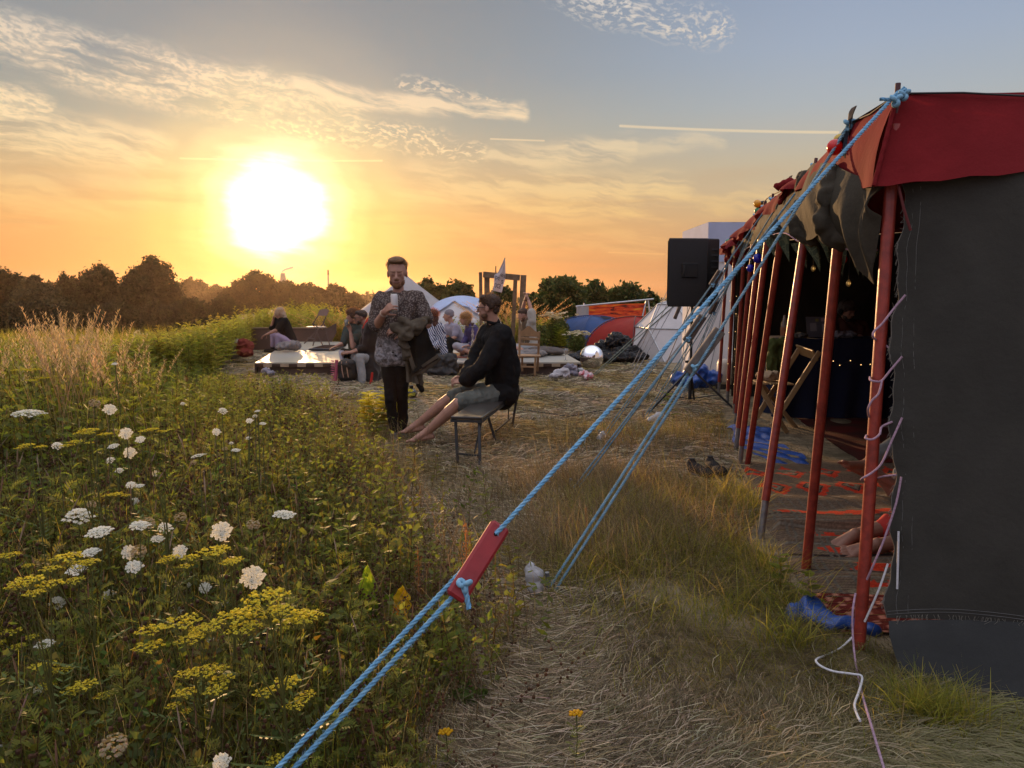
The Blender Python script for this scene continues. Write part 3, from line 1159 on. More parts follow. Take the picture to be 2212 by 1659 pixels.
def build_tall_grass():
 """the pale plumes catching the sun at the far left"""
 mb = MB()
 for k in range(5):
  T = seed_stalk(1.0, k + 40, 'plume', [(.56, .40, .22), (.48, .34, .19), (.60, .44, .26), (.44, .32, .17), (.54, .40, .23)][k])
  T = (T[0], T[1], T[2])
  n = 26
  u = np.concatenate([rng.uniform(-40, 330, n // 3), rng.normal(150, 45, n - n // 3)])
  Y = rng.uniform(5.6, 8.6, n)
  top = np.interp(u, [-40, 60, 130, 200, 330], [770, 735, 695, 720, 790]) + rng.normal(0, 22, n)
  pp = np.array([P(a, b, c) for a, b, c in zip(u, top, Y)])
  z0 = hgt(pp[:, 0], pp[:, 1])
  hh = np.clip(pp[:, 2] - z0, .35, 1.6)
  pos = np.column_stack([pp[:, 0], pp[:, 1], z0])
  sc = np.column_stack([np.full(n, 1.7), np.full(n, 1.7), hh])
  mb.add(*inst(T, pos, rng.uniform(-.6, .6, n), sc, None, ca3((1, 1, 1), n, .12)))
 stuff('plume_grass', mb, DRY)


def tuft_pts(regions, n):
 """points spread over ground patches given by readings (u, v, radius m)"""
 out = []
 for (u, v, rx, ry, wgt) in regions:
  g = G(u, v)
  k = int(n * wgt)
  a = rng.normal(0, 1, (k, 2))
  x = g.x + a[:, 0] * rx
  y = g.y + a[:, 1] * ry
  out.append(np.column_stack([x, y, hgt(x, y)]))
 return np.vstack(out)


def mnoise_arr(x, y):
 return .5 * np.sin(x * 3.1 + 2 * np.sin(y * 1.7)) * np.cos(y * 2.3 + 1.5 * np.sin(x * 2.1)) + .3 * np.sin(x * 7.3 + y * 5.1)


def tent_x(y):
 """inner limit of the grass: the open side of the tent"""
 return np.interp(y, [2.4, 2.6, 2.95, 3.3, 3.6, 4.3, 5.0, 6.4, 8.2, 10, 12], [9, 2.0, 1.5, 1.32, 1.33, 1.30, 1.62, 1.86, 2.25, 2.7, 3.1])


def out_tent(p):
 g = G(1528, 1036)
 return p[(p[:, 0] < tent_x(p[:, 1])) & (np.hypot(p[:, 0] - g.x, (p[:, 1] - g.y) * .6) > .22)]


def build_right_grass():
 # the standing grass the ropes are pegged in, and along the tent
 mb = MB()
 reg = [(1330, 1110, .26, .26, .20), (1290, 1230, .20, .18, .12), (1400, 1190, .24, .22, .12), (1480, 1060, .2, .3, .05), (1590, 1090, .12, .35, .10),
   (1450, 940, .5, .35, .10), (1620, 1230, .16, .25, .08), (1560, 1420, .4, .2, .08), (1700, 1330, .2, .12, .05), (1985, 1530, .10, .07, .06), (2100, 1580, .25, .06, .04), (1450, 1330, .35, .2, .06)]
 p = out_tent(tuft_pts(reg, 12500))
 n = len(p)
 h = rng.uniform(.07, .30, n) * np.where(rng.uniform(0, 1, n) < .6, .55, 1)
 h = np.where(p[:, 1] < 3.2, h * .5, h)
 mb.add(*blades(p, h, rng.normal(0, .75, (n, 2)) + np.array((.12, -.05)), 1.5, rng.uniform(.002, .004, n), pick(GREENS, n, .2) * 1.0, pick(GREENS + STRAW[:1], n, .2) * 1.4, 4))
 q = tuft_pts([(1985, 1552, .05, .03, 1), (2060, 1570, .06, .02, .5), (1700, 1395, .06, .04, .5), (1655, 1235, .05, .05, .4)], 260)
 n = len(q)
 mb.add(*blades(q, rng.uniform(.06, .22, n), rng.normal(0, .55, (n, 2)), 1.6, rng.uniform(.003, .006, n), pick(GREENS, n, .2), pick(GREENS, n, .2) * 1.4, 5))
 stuff('green_grass', mb, LEAF)
 mb = MB()
 reg = [(1300, 1060, .45, .35, .4), (1420, 960, .6, .5, .2), (1240, 1200, .3, .25, .2), (900, 930, .8, .6, .1), (1380, 1150, .4, .3, .2)]
 p = out_tent(tuft_pts(reg, 11000))
 n = len(p)
 mb.add(*blades(p, rng.uniform(.05, .34, n), rng.normal(0, .45, (n, 2)) + np.array((-.15, 0)), 1.5, rng.uniform(.002, .0045, n), pick(STRAW + BROWN, n, .15) * .8, pick(STRAW, n, .15), 4))
 stuff('dry_tuft_grass', mb, DRY)
 # flattened straw and hay all over the trodden ground
 mb = MB()
 cols = [(0.44, 0.35, 0.23), (0.32, 0.25, 0.16), (0.56, 0.47, 0.34), (0.18, 0.14, 0.09), (0.19, 0.165, 0.09), (.11, .085, .055)]
 for (y0, y1, n, L, wd) in ((1.9, 3.6, 42000, .11, .0017), (3.4, 6.5, 40000, .14, .0028), (6.0, 11, 30000, .15, .006), (10, 16, 16000, .16, .010), (14, 30, 12000, .22, .02)):
  y = rng.uniform(y0, y1, n)
  xl = edge_x(y) - .35
  xr = np.minimum(.72 * y + .4, 5.5 if y1 < 17 else 40)
  x = xl + (xr - xl) * rng.uniform(0, 1, n)
  # drifts: straw lies combed in swirls
  th = 2.0 * np.sin(x * 1.9 + 1.3 * np.sin(y * 1.1)) + 1.6 * np.cos(y * 1.5 + x) + rng.normal(0, .55, n)
  kp = (x < tent_x(y) - .02) & (mnoise_arr(x, y) > -.5 + .22 * rng.uniform(-1, 1, n))
  x, y, th = x[kp], y[kp], th[kp]
  n = len(x)
  ll = L * rng.uniform(.4, 1.4, n)
  z = hgt(x, y) + rng.uniform(0.003, .035, n)
  # strips that run almost flat, arched a little
  t = np.linspace(0, 1, 4)
  V = np.zeros((n, 4, 2, 3))
  curve = rng.normal(0, .5, n)
  rise = rng.normal(0, .10, n) * ll
  for i, q in enumerate(t):
   a = th + curve * (q - .5)
   cx_ = x + np.cos(a) * ll * (q - .5)
   cy_ = y + np.sin(a) * ll * (q - .5)
   for k, sg in ((0, -1), (1, 1)):
    V[:, i, k, 0] = cx_ - np.sin(a) * sg * wd * .5
    V[:, i, k, 1] = cy_ + np.cos(a) * sg * wd * .5
    V[:, i, k, 2] = z + rise * q + .25 * ll * q * (1 - q) + sg * wd * .3
  C = pick(cols, n, .15)
  # greener towards the tent
  gf = np.clip((x - (.30 * y - .2)) / 1.1, 0, 1) * (y < 9) * .75
  C = C * (1 - gf[:, None]) + np.array((.24, .24, .11)) * gf[:, None] * rng.uniform(.7, 1.3, (n, 1))
  Cc = np.broadcast_to(C[:, None, None, :], (n, 4, 2, 3)).reshape(-1, 3)
  o = np.arange(n)[:, None] * 8
  i = np.arange(3)[None] * 2
  F = np.stack([o + i, o + i + 1, o + i + 3, o + i + 2], -1).reshape(-1, 4)
  mb.add(V.reshape(-1, 3), F, Cc)
 stuff('straw', mb, DRY)
 # short grass blades between, everywhere right of the meadow
 mb = MB()
 n = 30000
 y = 2.0 + 12 * rng.uniform(0, 1, n) ** 1.5
 xl = edge_x(y) - .2
 xr = np.minimum(.72 * y + .3, 6)
 x = xl + (xr - xl) * rng.uniform(0, 1, n)
 p = np.column_stack([x, y, hgt(x, y)])
 gf = np.clip((x - (.2 * y - .6)) / 1.5, 0, 1)
 keep = (rng.uniform(0, 1, n) < .25 + .75 * gf) & (x < tent_x(y))
 p, gf, y = p[keep], gf[keep], y[keep]
 n = len(p)
 cb = pick(GREENS, n, .2) * .8
 ct = pick(GREENS, n, .2) * gf[:, None] + pick(STRAW, n, .2) * (1 - gf[:, None])
 mb.add(*blades(p, rng.uniform(.02, .07, n) * (1 + y * .04), rng.normal(0, .8, (n, 2)), 1.4, rng.uniform(.002, .004, n) * (.6 + y * .15), cb, ct, 3))
 stuff('short_grass', mb, LEAF)


def build_weed_bank():
 """the bank of tall weeds behind the stage and along the left"""
 mb = MB()
 tans = [fern_stem(1.0, 20, i + 60, (0.25, 0.25, 0.045), pairs=4, leafw=2.2) for i in range(4)]
 br = [broad_stem(1.0, 40, i + 70, (0.20, 0.21, 0.04), .07) for i in range(3)]
 tops = [(-60, 800), (100, 770), (200, 762), (300, 735), (420, 712), (470, 700), (560, 672), (640, 668), (720, 672), (780, 690), (850, 700), (950, 705), (1060, 700), (1100, 690), (1180, 700), (1240, 720)]
 tu, tv = zip(*tops)
 for k in range(9):
  T = (tans + br + tans)[k % 7]
  n = 260
  u = rng.uniform(-60, 1220, n)
  Y = np.interp(u, [-60, 200, 450, 560, 760, 1000, 1220], [9, 11, 13.5, 21.5, 21.5, 22, 21]) + rng.uniform(-.8, 3.2, n)
  v = np.interp(u, tu, tv) + rng.normal(0, 7, n) + np.where(rng.uniform(0, 1, n) < .1, -12, 4)
  pp = np.array([P(a, b, c) for a, b, c in zip(u, v, Y)])
  z0 = hgt(pp[:, 0], pp[:, 1])
  hh = np.clip(pp[:, 2] - z0, .3, 2.2)
  pos = np.column_stack([pp[:, 0], pp[:, 1], z0])
  sc = np.column_stack([.9 * np.ones(n), .9 * np.ones(n), hh])
  mb.add(*inst(T, pos, rng.uniform(0, 6.28, n), sc, rng.normal(0, .06, (n, 2)), ca3((1.1, 1.1, .9), n, .22)))
 # pale plumes standing over it
 for k in range(3):
  T = seed_stalk(1.0, k + 90, 'plume', (.45, .28, .13))
  n = 60
  u = np.where(rng.uniform(0, 1, n) < .5, rng.uniform(690, 800, n), rng.uniform(1055, 1160, n))
  Y = rng.uniform(20.5, 23, n)
  v = np.where(u < 900, rng.normal(685, 9, n), rng.normal(665, 14, n))
  pp = np.array([P(a, b, c) for a, b, c in zip(u, v, Y)])
  hh = np.clip(pp[:, 2] - hgt(pp[:, 0], pp[:, 1]), .3, 2)
  pos = np.column_stack([pp[:, 0], pp[:, 1], hgt(pp[:, 0], pp[:, 1])])
  mb.add(*inst(T, pos, rng.uniform(0, 6.28, n), np.column_stack([np.full(n, 4.), np.full(n, 4.), hh]), None, ca3((1, 1, 1), n, .15)))
 stuff('weed_bank', mb, LEAF)


build_meadow()
build_herbs()
build_tall_grass()
build_right_grass()
build_weed_bank()

# ------------------------------------------------------------------ single flowers and plants
FLOR = vmat('white_petal', 0.35, 0.7, 0.2)
YEL = vmat('yellow_petal', 0.4, 0.7, 0.2)
STEM = vmat('stem', 0.2, 0.6, 0.3)


def star(V, F, C, c, r_, nrm, col):
 q = Vector((0, 0, 1)).rotation_difference(Vector(nrm)).to_matrix()
 o = len(V)
 a0 = random.uniform(0, 6)
 V.append(np.array(c))
 C.append(np.array(col) * .92)
 for k in range(5):
  a = a0 + k * 2 * math.pi / 5
  p_ = q @ Vector((math.cos(a) * r_, math.sin(a) * r_, r_ * .15))
  V.append(np.array(c) + np.array(p_))
  C.append(np.array(col))
 for k in range(5):
  F.append((o, o + 1 + k, o + 1 + (k + 1) % 5, -1))


def carrot_head(seed, style):
 """head one unit across, facing +Z, centre at the origin"""
 random.seed(seed)
 V, F, C = [], [], []
 umb = 34 if style != 'cup' else 60
 for i in range(umb):
  rr = math.sqrt((i + .5) / umb)
  a = i * 2.39996
  k = 1 + (random.uniform(-.12, .16) if rr > .8 else 0)
  if style == 'cup':
   z = -.26 + .66 * (i + .5) / umb
   rr = math.sqrt(max(.02, 1 - ((z - .02) / .42) ** 2))
   k = random.uniform(.82, 1.12)
   a += random.uniform(-.5, .5)
   z += random.uniform(-.04, .04)
  elif style == 'flat':
   z = -.10 * rr * rr + random.uniform(-.012, .012)
  elif style == 'dome':
   z = -.34 * rr * rr + random.uniform(-.02, .02)
  c = np.array((.44 * rr * k * math.cos(a), .44 * rr * k * math.sin(a), z))
  rad = .082
  for j in range(11):
   b = j * 2.4
   q = math.sqrt((j + .5) / 11)
   cc = c + np.array((rad * q * math.cos(b), rad * q * math.sin(b), .018 * (1 - q * q)))
   s_ = .03 * random.uniform(.8, 1.25) * (1.25 if rr > .8 else 1)
   tint = random.uniform(.85, 1.0)
   base = (.80, .79, .70) if style != 'cup' else (.44, .40, .24) if random.random() < .6 else (.50, .36, .27)
   nn = (math.cos(a) * rr, math.sin(a) * rr, .5 + z) if style == 'cup' else (0, 0, 1)
   star(V, F, C, cc, s_, (nn[0] + random.gauss(0, .25), nn[1] + random.gauss(0, .25), nn[2]), np.array(base) * tint)
 return np.array(V), np.array(F), np.array(C)


def carrot_under(style):
 mb = MB()
 for i in range(20):
  a = i * 2.39996
  rr = math.sqrt((i + .5) / 20)
  z = {'flat': -.10 * rr * rr, 'dome': -.34 * rr * rr, 'cup': .3 * rr * rr - .25}[style]
  e = np.array((.42 * rr * math.cos(a), .42 * rr * math.sin(a), z - .02))
  s0 = np.array((0, 0, -.36 if style != 'cup' else -.42))
  mid = s0 * .45 + e * .55 + np.array((math.cos(a), math.sin(a), 0)) * .06 * rr
  mb.tube([s0, mid, e], .010, 3, (.10, .12, .035), False)
 for i in range(9):
  a = i * .698
  s0 = np.array((0, 0, -.37))
  mb.tube([s0, s0 + (math.cos(a) * .16, math.sin(a) * .16, -.04), s0 + (math.cos(a) * .27, math.sin(a) * .27, .02)], .008, 3, (.10, .12, .03), False)
 a = mb.arrays()
 return a[0], a[1], a[2]


HEADS = {}
for st in ('flat', 'dome', 'cup'):
 for sd_i in range(2):
  V, F, C = carrot_head(sd_i + 3, st)
  me1 = raw_mesh('flower_head', V, F, C, np.ones(len(F), bool), [FLOR])
  V, F, C = carrot_under(st)
  me2 = raw_mesh('rays', V, F, C, np.ones(len(F), bool), [STEM])
  HEADS[(st, sd_i)] = (me1, me2)


def stem_between(mb, a, b, r_, col=(.085, .105, .03), sway=.04, n=6, k=4):
 a, b = np.array(a, float), np.array(b, float)
 L = np.linalg.norm(b - a)
 s1 = np.array((rng.normal(0, sway), rng.normal(0, sway), 0)) * L
 pts = [a + (b - a) * q + s1 * math.sin(math.pi * q) for q in np.linspace(0, 1, n)]
 mb.tube(pts, np.linspace(r_ * 1.3, r_ * .8, n), k, col, False)
 return pts


def build_carrots():
 for i, (u, v, wd, st, tilt, real, lab) in enumerate(CARROTS):
  Y = real * CF / wd
  p = P(u, v, Y)
  if p.z < .08:
   Y = min(Y, G(u, v, .12).y)
   p = P(u, v, Y)
  size = wd * Y / CF
  gx = p.x + rng.normal(0, .03)
  gy = p.y + rng.normal(.0, .03)
  g = Vector((gx, gy, hz(gx, gy) - .01))
  root = thing('wild_carrot', lab, 'wild flower', g, 'wild carrots in the meadow')
  az_ = math.atan2(p.x, p.y)
  nrm = Vector((-math.sin(az_) * math.sin(R(tilt)), -math.cos(az_) * math.sin(R(tilt)), math.cos(R(tilt))))
  nrm = (nrm + Vector((rng.normal(0, .12), 0, 0))).normalized()
  m1, m2 = HEADS[(st, i % 2)]
  q = Vector((0, 0, 1)).rotation_difference(nrm)
  fh = bpy.data.objects.new('flower_head', m1)
  COL.objects.link(fh)
  fh.parent = root
  fh.location = p - g
  fh.rotation_mode = 'QUATERNION'
  fh.rotation_quaternion = q
  fh.scale = (size,) * 3
  ry = bpy.data.objects.new('rays', m2)
  COL.objects.link(ry)
  ry.parent = fh
  mb = MB()
  e = p + (q @ Vector((0, 0, -.37 * size)))
  s_ = max(.0011, .0018 * Y / 3)
  mid = e - nrm * size * .3
  mid.z = max(mid.z - .02, g.z + .02)
  mb.tube([g, g * .66 + mid * .34 + Vector((rng.normal(0, .012), 0, 0)), g * .3 + mid * .7, mid, e], [s_ * 1.3, s_ * 1.2, s_, s_, s_ * .8], 4, (.11, .12, .04), False)
  obj('stem', mb, STEM, root)


build_carrots()


def umbel(V, F, C, c, r_, n, col, z=.25, jit=.1, sz=.16):
 """cluster of small yellow florets about r_ wide, on short rays"""
 for i in range(n):
  rr = math.sqrt((i + .5) / n)
  a = i * 2.39996 + random.uniform(-.2, .2)
  cc = np.array(c) + np.array((r_ * rr * math.cos(a), r_ * rr * math.sin(a), r_ * z * (1 - rr * rr) + random.gauss(0, r_ * jit * .5)))
  for k in range(2):
   star(V, F, C, cc + np.array((random.gauss(0, r_ * .05), random.gauss(0, r_ * .05), random.gauss(0, r_ * .05))), r_ * sz * random.uniform(.8, 1.3),
     (random.gauss(0, .5), random.gauss(0, .5), 1), np.array(col) * random.uniform(.7, 1.25))


def build_parsnips():
 for i, (u, v, hw, ns, real, lab) in enumerate(PARSNIPS):
  if not lab:
   continue
  random.seed(100 + i)
  Y = real * CF / hw
  p = P(u, v, Y)
  if p.z < .15:
   Y = G(u, v, .2).y
   p = P(u, v, Y)
   real = hw * Y / CF
  g = Vector((p.x + .02, p.y + .05, hz(p.x, p.y) - .01))
  root = thing('yellow_umbel_plant', lab, 'wild flower', g, 'yellow umbel plants in the meadow')
  sm_ = MB()
  V, F, C = [], [], []
  h = p.z - g.z
  sp = [g + Vector((random.gauss(0, .01), 0, 0)), g + Vector((0, 0, h * .35)), g + Vector((random.gauss(0, .02), 0, h * .65))]
  node = sp[-1]
  sm_.tube([sp[0], sp[1], sp[2]], [.0042, .0036, .003], 5, (.10, .10, .03), False)
  centers = [(p, real * .55)]
  for k in range(ns):
   a = k * 2.4 + .5 + random.uniform(-.4, .4)
   rr = real * random.uniform(.6, 1.0)
   centers.append((p + Vector((rr * math.cos(a), rr * math.sin(a) * .8, -real * random.uniform(.0, .75))), real * random.uniform(.32, .5)))
  for (c, r_) in centers:
   c = Vector(c)
   n2 = c + Vector((0, 0, -r_ * .75))
   b0 = node if c is centers[0][0] else g.lerp(node, random.uniform(.6, 1.0))
   m_ = b0.lerp(n2, .6) + Vector((0, 0, -.02))
   sm_.tube([b0, m_, n2], [.0026, .0019, .0015], 4, (.13, .13, .035), False)
   nr = 13
   for j in range(nr):
    a = j * 2.39996
    rr = math.sqrt((j + .5) / nr)
    e = c + Vector((r_ * rr * math.cos(a), r_ * rr * math.sin(a), r_ * .12 * (1 - rr * rr)))
    sm_.tube([n2, n2.lerp(e, .5) + Vector((math.cos(a), math.sin(a), 0)) * r_ * .08, e], .0009, 3, (.16, .16, .04), False)
    umbel(V, F, C, e, r_ * .19, 6, (.62, .53, .05), .3, .4, .42)
   obj('flower_head', (np.array(V), np.array(F), np.array(C), np.ones(len(F), bool)), YEL, root)
   V, F, C = [], [], []
  for k in range(4):
   a = k * 1.7 + i
   leaflet_V, leaflet_F, leaflet_C = [], [], []
   b0 = np.array(g.lerp(node, .25 + .18 * k))
   for j in range(7):
    c0 = b0 + np.array((math.cos(a), math.sin(a), .6)) * .02 * (j + 1)
    leaflet(leaflet_V, leaflet_F, leaflet_C, c0, (math.cos(a + 1), math.sin(a + 1), .3), .03, .009, (.09, .12, .025))
    leaflet(leaflet_V, leaflet_F, leaflet_C, c0, (math.cos(a - 1), math.sin(a - 1), .3), .03, .009, (.09, .12, .025))
   sm_.add(leaflet_V, leaflet_F, np.array(leaflet_C))
  obj('stem', sm_, STEM, root)


build_parsnips()


def plant_from(T, name, lab, cat, u, v, h, sc=None, m=None, group=None, rz=0, z=None, cm=(1.7, 1.6, 1.1)):
 """one plant standing where reading (u, v) meets the ground"""
 g = G(u, v) if z is None else z
 g = Vector((g.x, g.y, hz(g.x, g.y) - .005))
 V, F, C = T
 s3 = np.array([[sc or h, sc or h, h]])
 a = inst(T, np.array([tuple(g)]), np.array([float(rz)]), s3, None, np.array([cm]))
 mb = MB()
 mb.add(*a)
 o = obj(name, mb, m or LEAF, None, None, tuple(g))
 return tag(o, lab, cat, group)


def build_singles():
 GP = 'single weeds by the trodden ground'
 mbb = MB()
 for k in range(9):
  a = inst(fern_stem(1.0, 22, 201 + k, (.26, .26, .03), (.16, .13, .04), pairs=6, leafw=3.0), np.array([[random.gauss(0, .09), random.gauss(0, .07), 0]]), np.array([k * 1.3]), np.array([random.uniform(.6, 1.05)]), np.array([[random.gauss(0, .15), random.gauss(0, .15)]]))
  mbb.add(*a)
 T = mbb.arrays()[:3]
 plant_from(T, 'goldenrod_weed', 'bushy yellow-green weed glowing in the sun, touching the standing man', 'weed', 822, 930, .50, 1.0, group=GP)
 plant_from(fern_stem(1.0, 16, 202, (.12, .14, .02), pairs=7, leafw=2.6), 'goldenrod_weed', 'lower yellow-green weed just left of the bushy one by the standing man', 'weed', 800, 945, .36, .85, group=GP, rz=1)
 plant_from(fern_stem(1.0, 16, 203, (.13, .14, .02), pairs=7, leafw=2.6), 'goldenrod_weed', 'tall yellow-green weed with a bare base, left of the red rope slider', 'weed', 818, 1190, .26, .55, group=GP, rz=2)
 plant_from(fern_stem(1.0, 12, 204, (.09, .12, .02), pairs=7, leafw=2.4), 'tansy_weed', 'ferny green weed with a reddish stem, left of the burdock leaves', 'weed', 765, 1290, .42, .6, group=GP)
 plant_from(fern_stem(1.0, 12, 205, (.10, .125, .02), pairs=7, leafw=2.4), 'tansy_weed', 'ferny green weed standing left of the one with the reddish stem', 'weed', 700, 1270, .40, .6, group=GP, rz=2.2)
 plant_from(fern_stem(1.0, 12, 206, (.10, .125, .02), pairs=7, leafw=2.4), 'tansy_weed', 'ferny weed on a dark red stem right beside the double blue rope', 'weed', 955, 1480, .34, .5, group=GP, rz=.8)
 plant_from(fern_stem(1.0, 14, 207, (.11, .13, .02), pairs=7, leafw=2.4), 'tansy_weed', 'slender green weed reaching up left of the red slider', 'weed', 942, 1290, .28, .4, group=GP, rz=2.8)
 plant_from(fern_stem(1.0, 14, 208, (.09, .12, .02), pairs=7, leafw=2.4), 'tansy_weed', 'tall pale green weed at the meadow edge above the yellow umbels', 'weed', 670, 1190, .34, .6, group=GP, rz=1.4)
 plant_from(fern_stem(1.0, 10, 209, (.10, .13, .02), pairs=7, leafw=2.4), 'tansy_weed', 'light green weed between the rope pegs and the speaker stand', 'weed', 1440, 905, .36, .8, group=GP, rz=.2)
 plant_from(fern_stem(1.0, 10, 210, (.10, .12, .02), pairs=7, leafw=2.4), 'tansy_weed', 'feathery green weed at the near pole of the tent beside the blue cloth', 'weed', 1735, 1330, .22, .45, group=GP, rz=.9)
 plant_from(fern_stem(1.0, 10, 211, (.09, .12, .025), pairs=7, leafw=2.4), 'tansy_weed', 'feathery green weed left of the second pole of the tent', 'weed', 1680, 1290, .22, .45, group=GP, rz=2.9)
 # dried orange dock
 for k, (u, v, h, lab) in enumerate([(905, 1330, .32, 'dried orange dock stalk, left of the two near the red slider'), (1008, 1320, .42, 'dried orange dock stalk behind the red slider, right one of two'),
          (1265, 1180, .22, 'dried orange stalk standing in the green tuft under the ropes')]):
  V, F, C = [], [], []
  r = np.random.default_rng(300 + k)
  for j in range(260):
   q = r.uniform(.35, 1)
   a = r.uniform(0, 6.28)
   rr = r.uniform(0, .14) * (1.25 - q)
   leaflet(V, F, C, (rr * math.cos(a), rr * math.sin(a), q), (r.normal(), r.normal(), r.normal() + .6), .028, .014, np.array((.26, .11, .05)) * r.uniform(.6, 1.3))
  for j in range(7):
   a = j * 2.4
   leaflet(V, F, C, (0, 0, .25 + .08 * j), (math.cos(a) * .3, math.sin(a) * .3, 1), .35, .012, (.25, .11, .05))
  leaflet(V, F, C, (0, 0, 0), (0, 0, 1), 1, .02, (.25, .12, .05), (0, 1, 0))
  plant_from((np.array(V), np.array(F), np.array(C)), 'dried_dock', lab, 'dried weed', u, v, h, h * .8, DRY, 'dried dock stalks')
 # burdock leaves
 def big_leaf(mb, a, d, L, wd, col, curl=.3, holes=False):
  a, d = Vector(a), Vector(d).normalized()
  side = d.cross(Vector((0, -1, .4))).normalized()
  nrm = side.cross(d).normalized()

  def fn(q, t):
   w_ = wd * math.sin(math.pi * min(1, q * .86 + .12)) ** .8 * (t - .5)
   w_ *= 1 + .12 * math.sin(q * 22)
   return a + d * L * q + side * w_ + nrm * (abs(t - .5) * wd * .35 + .012 * math.sin(q * 20 + t * 9) - curl * L * q * q * .4)
  mb.grid(fn, 14, 8, col)
 g = G(800, 1350)
 g.z = hz(g.x, g.y)
 mb = MB()
 big_leaf(mb, g + Vector((0, 0, .03)), (-.02, .0, 1), .25, .085, (.22, .32, .03), -.05)
 big_leaf(mb, g + Vector((.01, 0, .02)), (.45, -.1, .7), .16, .10, (.18, .27, .03), .3)
 big_leaf(mb, g + Vector((-.01, 0, .02)), (-.6, -.2, .6), .15, .09, (.15, .23, .03), .3)
 single('burdock', mb, LEAF, 'large upright green burdock leaves left of the yellow one', 'weed', None, tuple(g))
 g = G(868, 1345)
 g.z = hz(g.x, g.y)
 mb = MB()
 big_leaf(mb, g + Vector((0, 0, .05)), (.05, 0, 1), .13, .08, (.75, .52, .03), 0)
 big_leaf(mb, g + Vector((-.01, -.01, .05)), (-.6, 0, .4), .08, .04, (.75, .28, .03), .1)
 mb.tube([g, g + Vector((0, 0, .06))], .002, 4, (.2, .15, .03))
 single('yellow_leaf', mb, LEAF, 'withering yellow and orange leaf catching the sun beside the ropes', 'weed', None, tuple(g))
 g = G(1015, 1520)
 g.z = hz(g.x, g.y)
 mb = MB()
 for a in (0.2, 1.7, 3.0, 4.4):
  big_leaf(mb, g + Vector((0, 0, .015)), (math.cos(a), math.sin(a) * .8, .5), .07, .045, (.10, .15, .035), .5)
 single('low_leafy_weed', mb, LEAF, 'low weed with four rounded leaves on the straw right of the meadow edge', 'weed', None, tuple(g))
 # tansy buttons
 for k, (u, v, h, tu, tv, lab) in enumerate([(1243, 1655, .14, 1245, 1540, 'single yellow button tansy growing alone from the straw at the bottom'),
            (965, 1668, .15, 963, 1580, 'yellow button tansy leaning left at the bottom edge of the meadow')]):
  g = G(u, v)
  g.z = hz(g.x, g.y)
  top = P(tu, tv, g.y)
  root = thing('tansy', lab, 'wild flower', g, 'yellow button tansies')
  mb = MB()
  mb.tube([g, g.lerp(top, .5) + Vector((.004, 0, 0)), top], .0016, 5, (.10, .11, .03))
  V, F, C = [], [], []
  for j in range(12):
   q = .15 + .06 * j
   b0 = np.array(g.lerp(top, q))
   a = j * 2.4
   for s_ in range(4):
    c0 = b0 + np.array((math.cos(a), math.sin(a), .5)) * .006 * (s_ + 1)
    leaflet(V, F, C, c0, (math.cos(a + 1), math.sin(a + 1), .5), .012, .004, (.16, .17, .02))
    leaflet(V, F, C, c0, (math.cos(a - 1), math.sin(a - 1), .5), .012, .004, (.16, .17, .02))
  mb.add(V, F, np.array(C))
  obj('stem', mb, STEM, root)
  mb = MB()
  for j in range(13):
   a = j * 2.4
   rr = .021 * math.sqrt((j + .5) / 13)
   c = top + Vector((rr * math.cos(a), rr * math.sin(a) * .8, .004 - rr * .25))
   mb.ell(c, (.0058, .0058, .004), None, 8, 5, (.62, .36, .01))
  obj('flower_head', mb, YEL, root)


build_singles()

# ------------------------------------------------------------------ trees
TREE = vmat('tree_leaf', 0.30, 0.7, 0.2)
BARK = mat('bark', (0.09, 0.065, 0.045), 0.9, 0.4, 3, 0.02)


def crown_mesh(blobs, n, leaf, cols, j=.25, seed=0, airy=0.0):
 """leaf clumps spread through the blobs' volume; blobs: (centre, radii)"""
 r = np.random.default_rng(seed)
 w_ = np.array([b[1][0] * b[1][2] for b in blobs])
 w_ = w_ / w_.sum()
 V, C = [], []
 for (c, rad), q in zip(blobs, w_):
  k = max(20, int(n * q))
  d = r.normal(0, 1, (k, 3))
  d /= np.linalg.norm(d, axis=1)[:, None]
  rr = r.uniform(.35, 1.0, k) ** .55
  rr *= 1 + .12 * np.sin(d[:, 0] * 7 + seed) * np.cos(d[:, 2] * 6)
  p = np.array(c) + d * rr[:, None] * np.array(rad)
  # each clump: four leaf-sized faces
  tone = np.clip(1 + .35 * np.sin(p[:, 0] * 1.9 / leaf * .25 + seed) * np.sin(p[:, 2] * 2.3 / leaf * .25) + r.normal(0, j, k), .35, 1.9)
  col = np.array(cols)[r.integers(0, len(cols), k)] * tone[:, None]
  for m_ in range(4):
   o = p + r.normal(0, leaf * .75, (k, 3))
   a = r.normal(0, 1, (k, 3))
   a /= np.linalg.norm(a, axis=1)[:, None]
   b_ = np.cross(a, r.normal(0, 1, (k, 3)))
   b_ /= np.linalg.norm(b_, axis=1)[:, None] + 1e-9
   s1 = leaf * r.uniform(.5, 1.1, k)[:, None]
   q4 = np.stack([o - a * s1, o + b_ * s1 * .55, o + a * s1, o - b_ * s1 * .55], 1)
   V.append(q4.reshape(-1, 3))
   C.append(np.repeat(col * r.uniform(.8, 1.2, (k, 1)), 4, 0))
 V = np.vstack(V)
 C = np.clip(np.vstack(C), .003, 1)
 F = np.arange(len(V)).reshape(-1, 4)
 return V, F, C, np.zeros(len(F), bool)


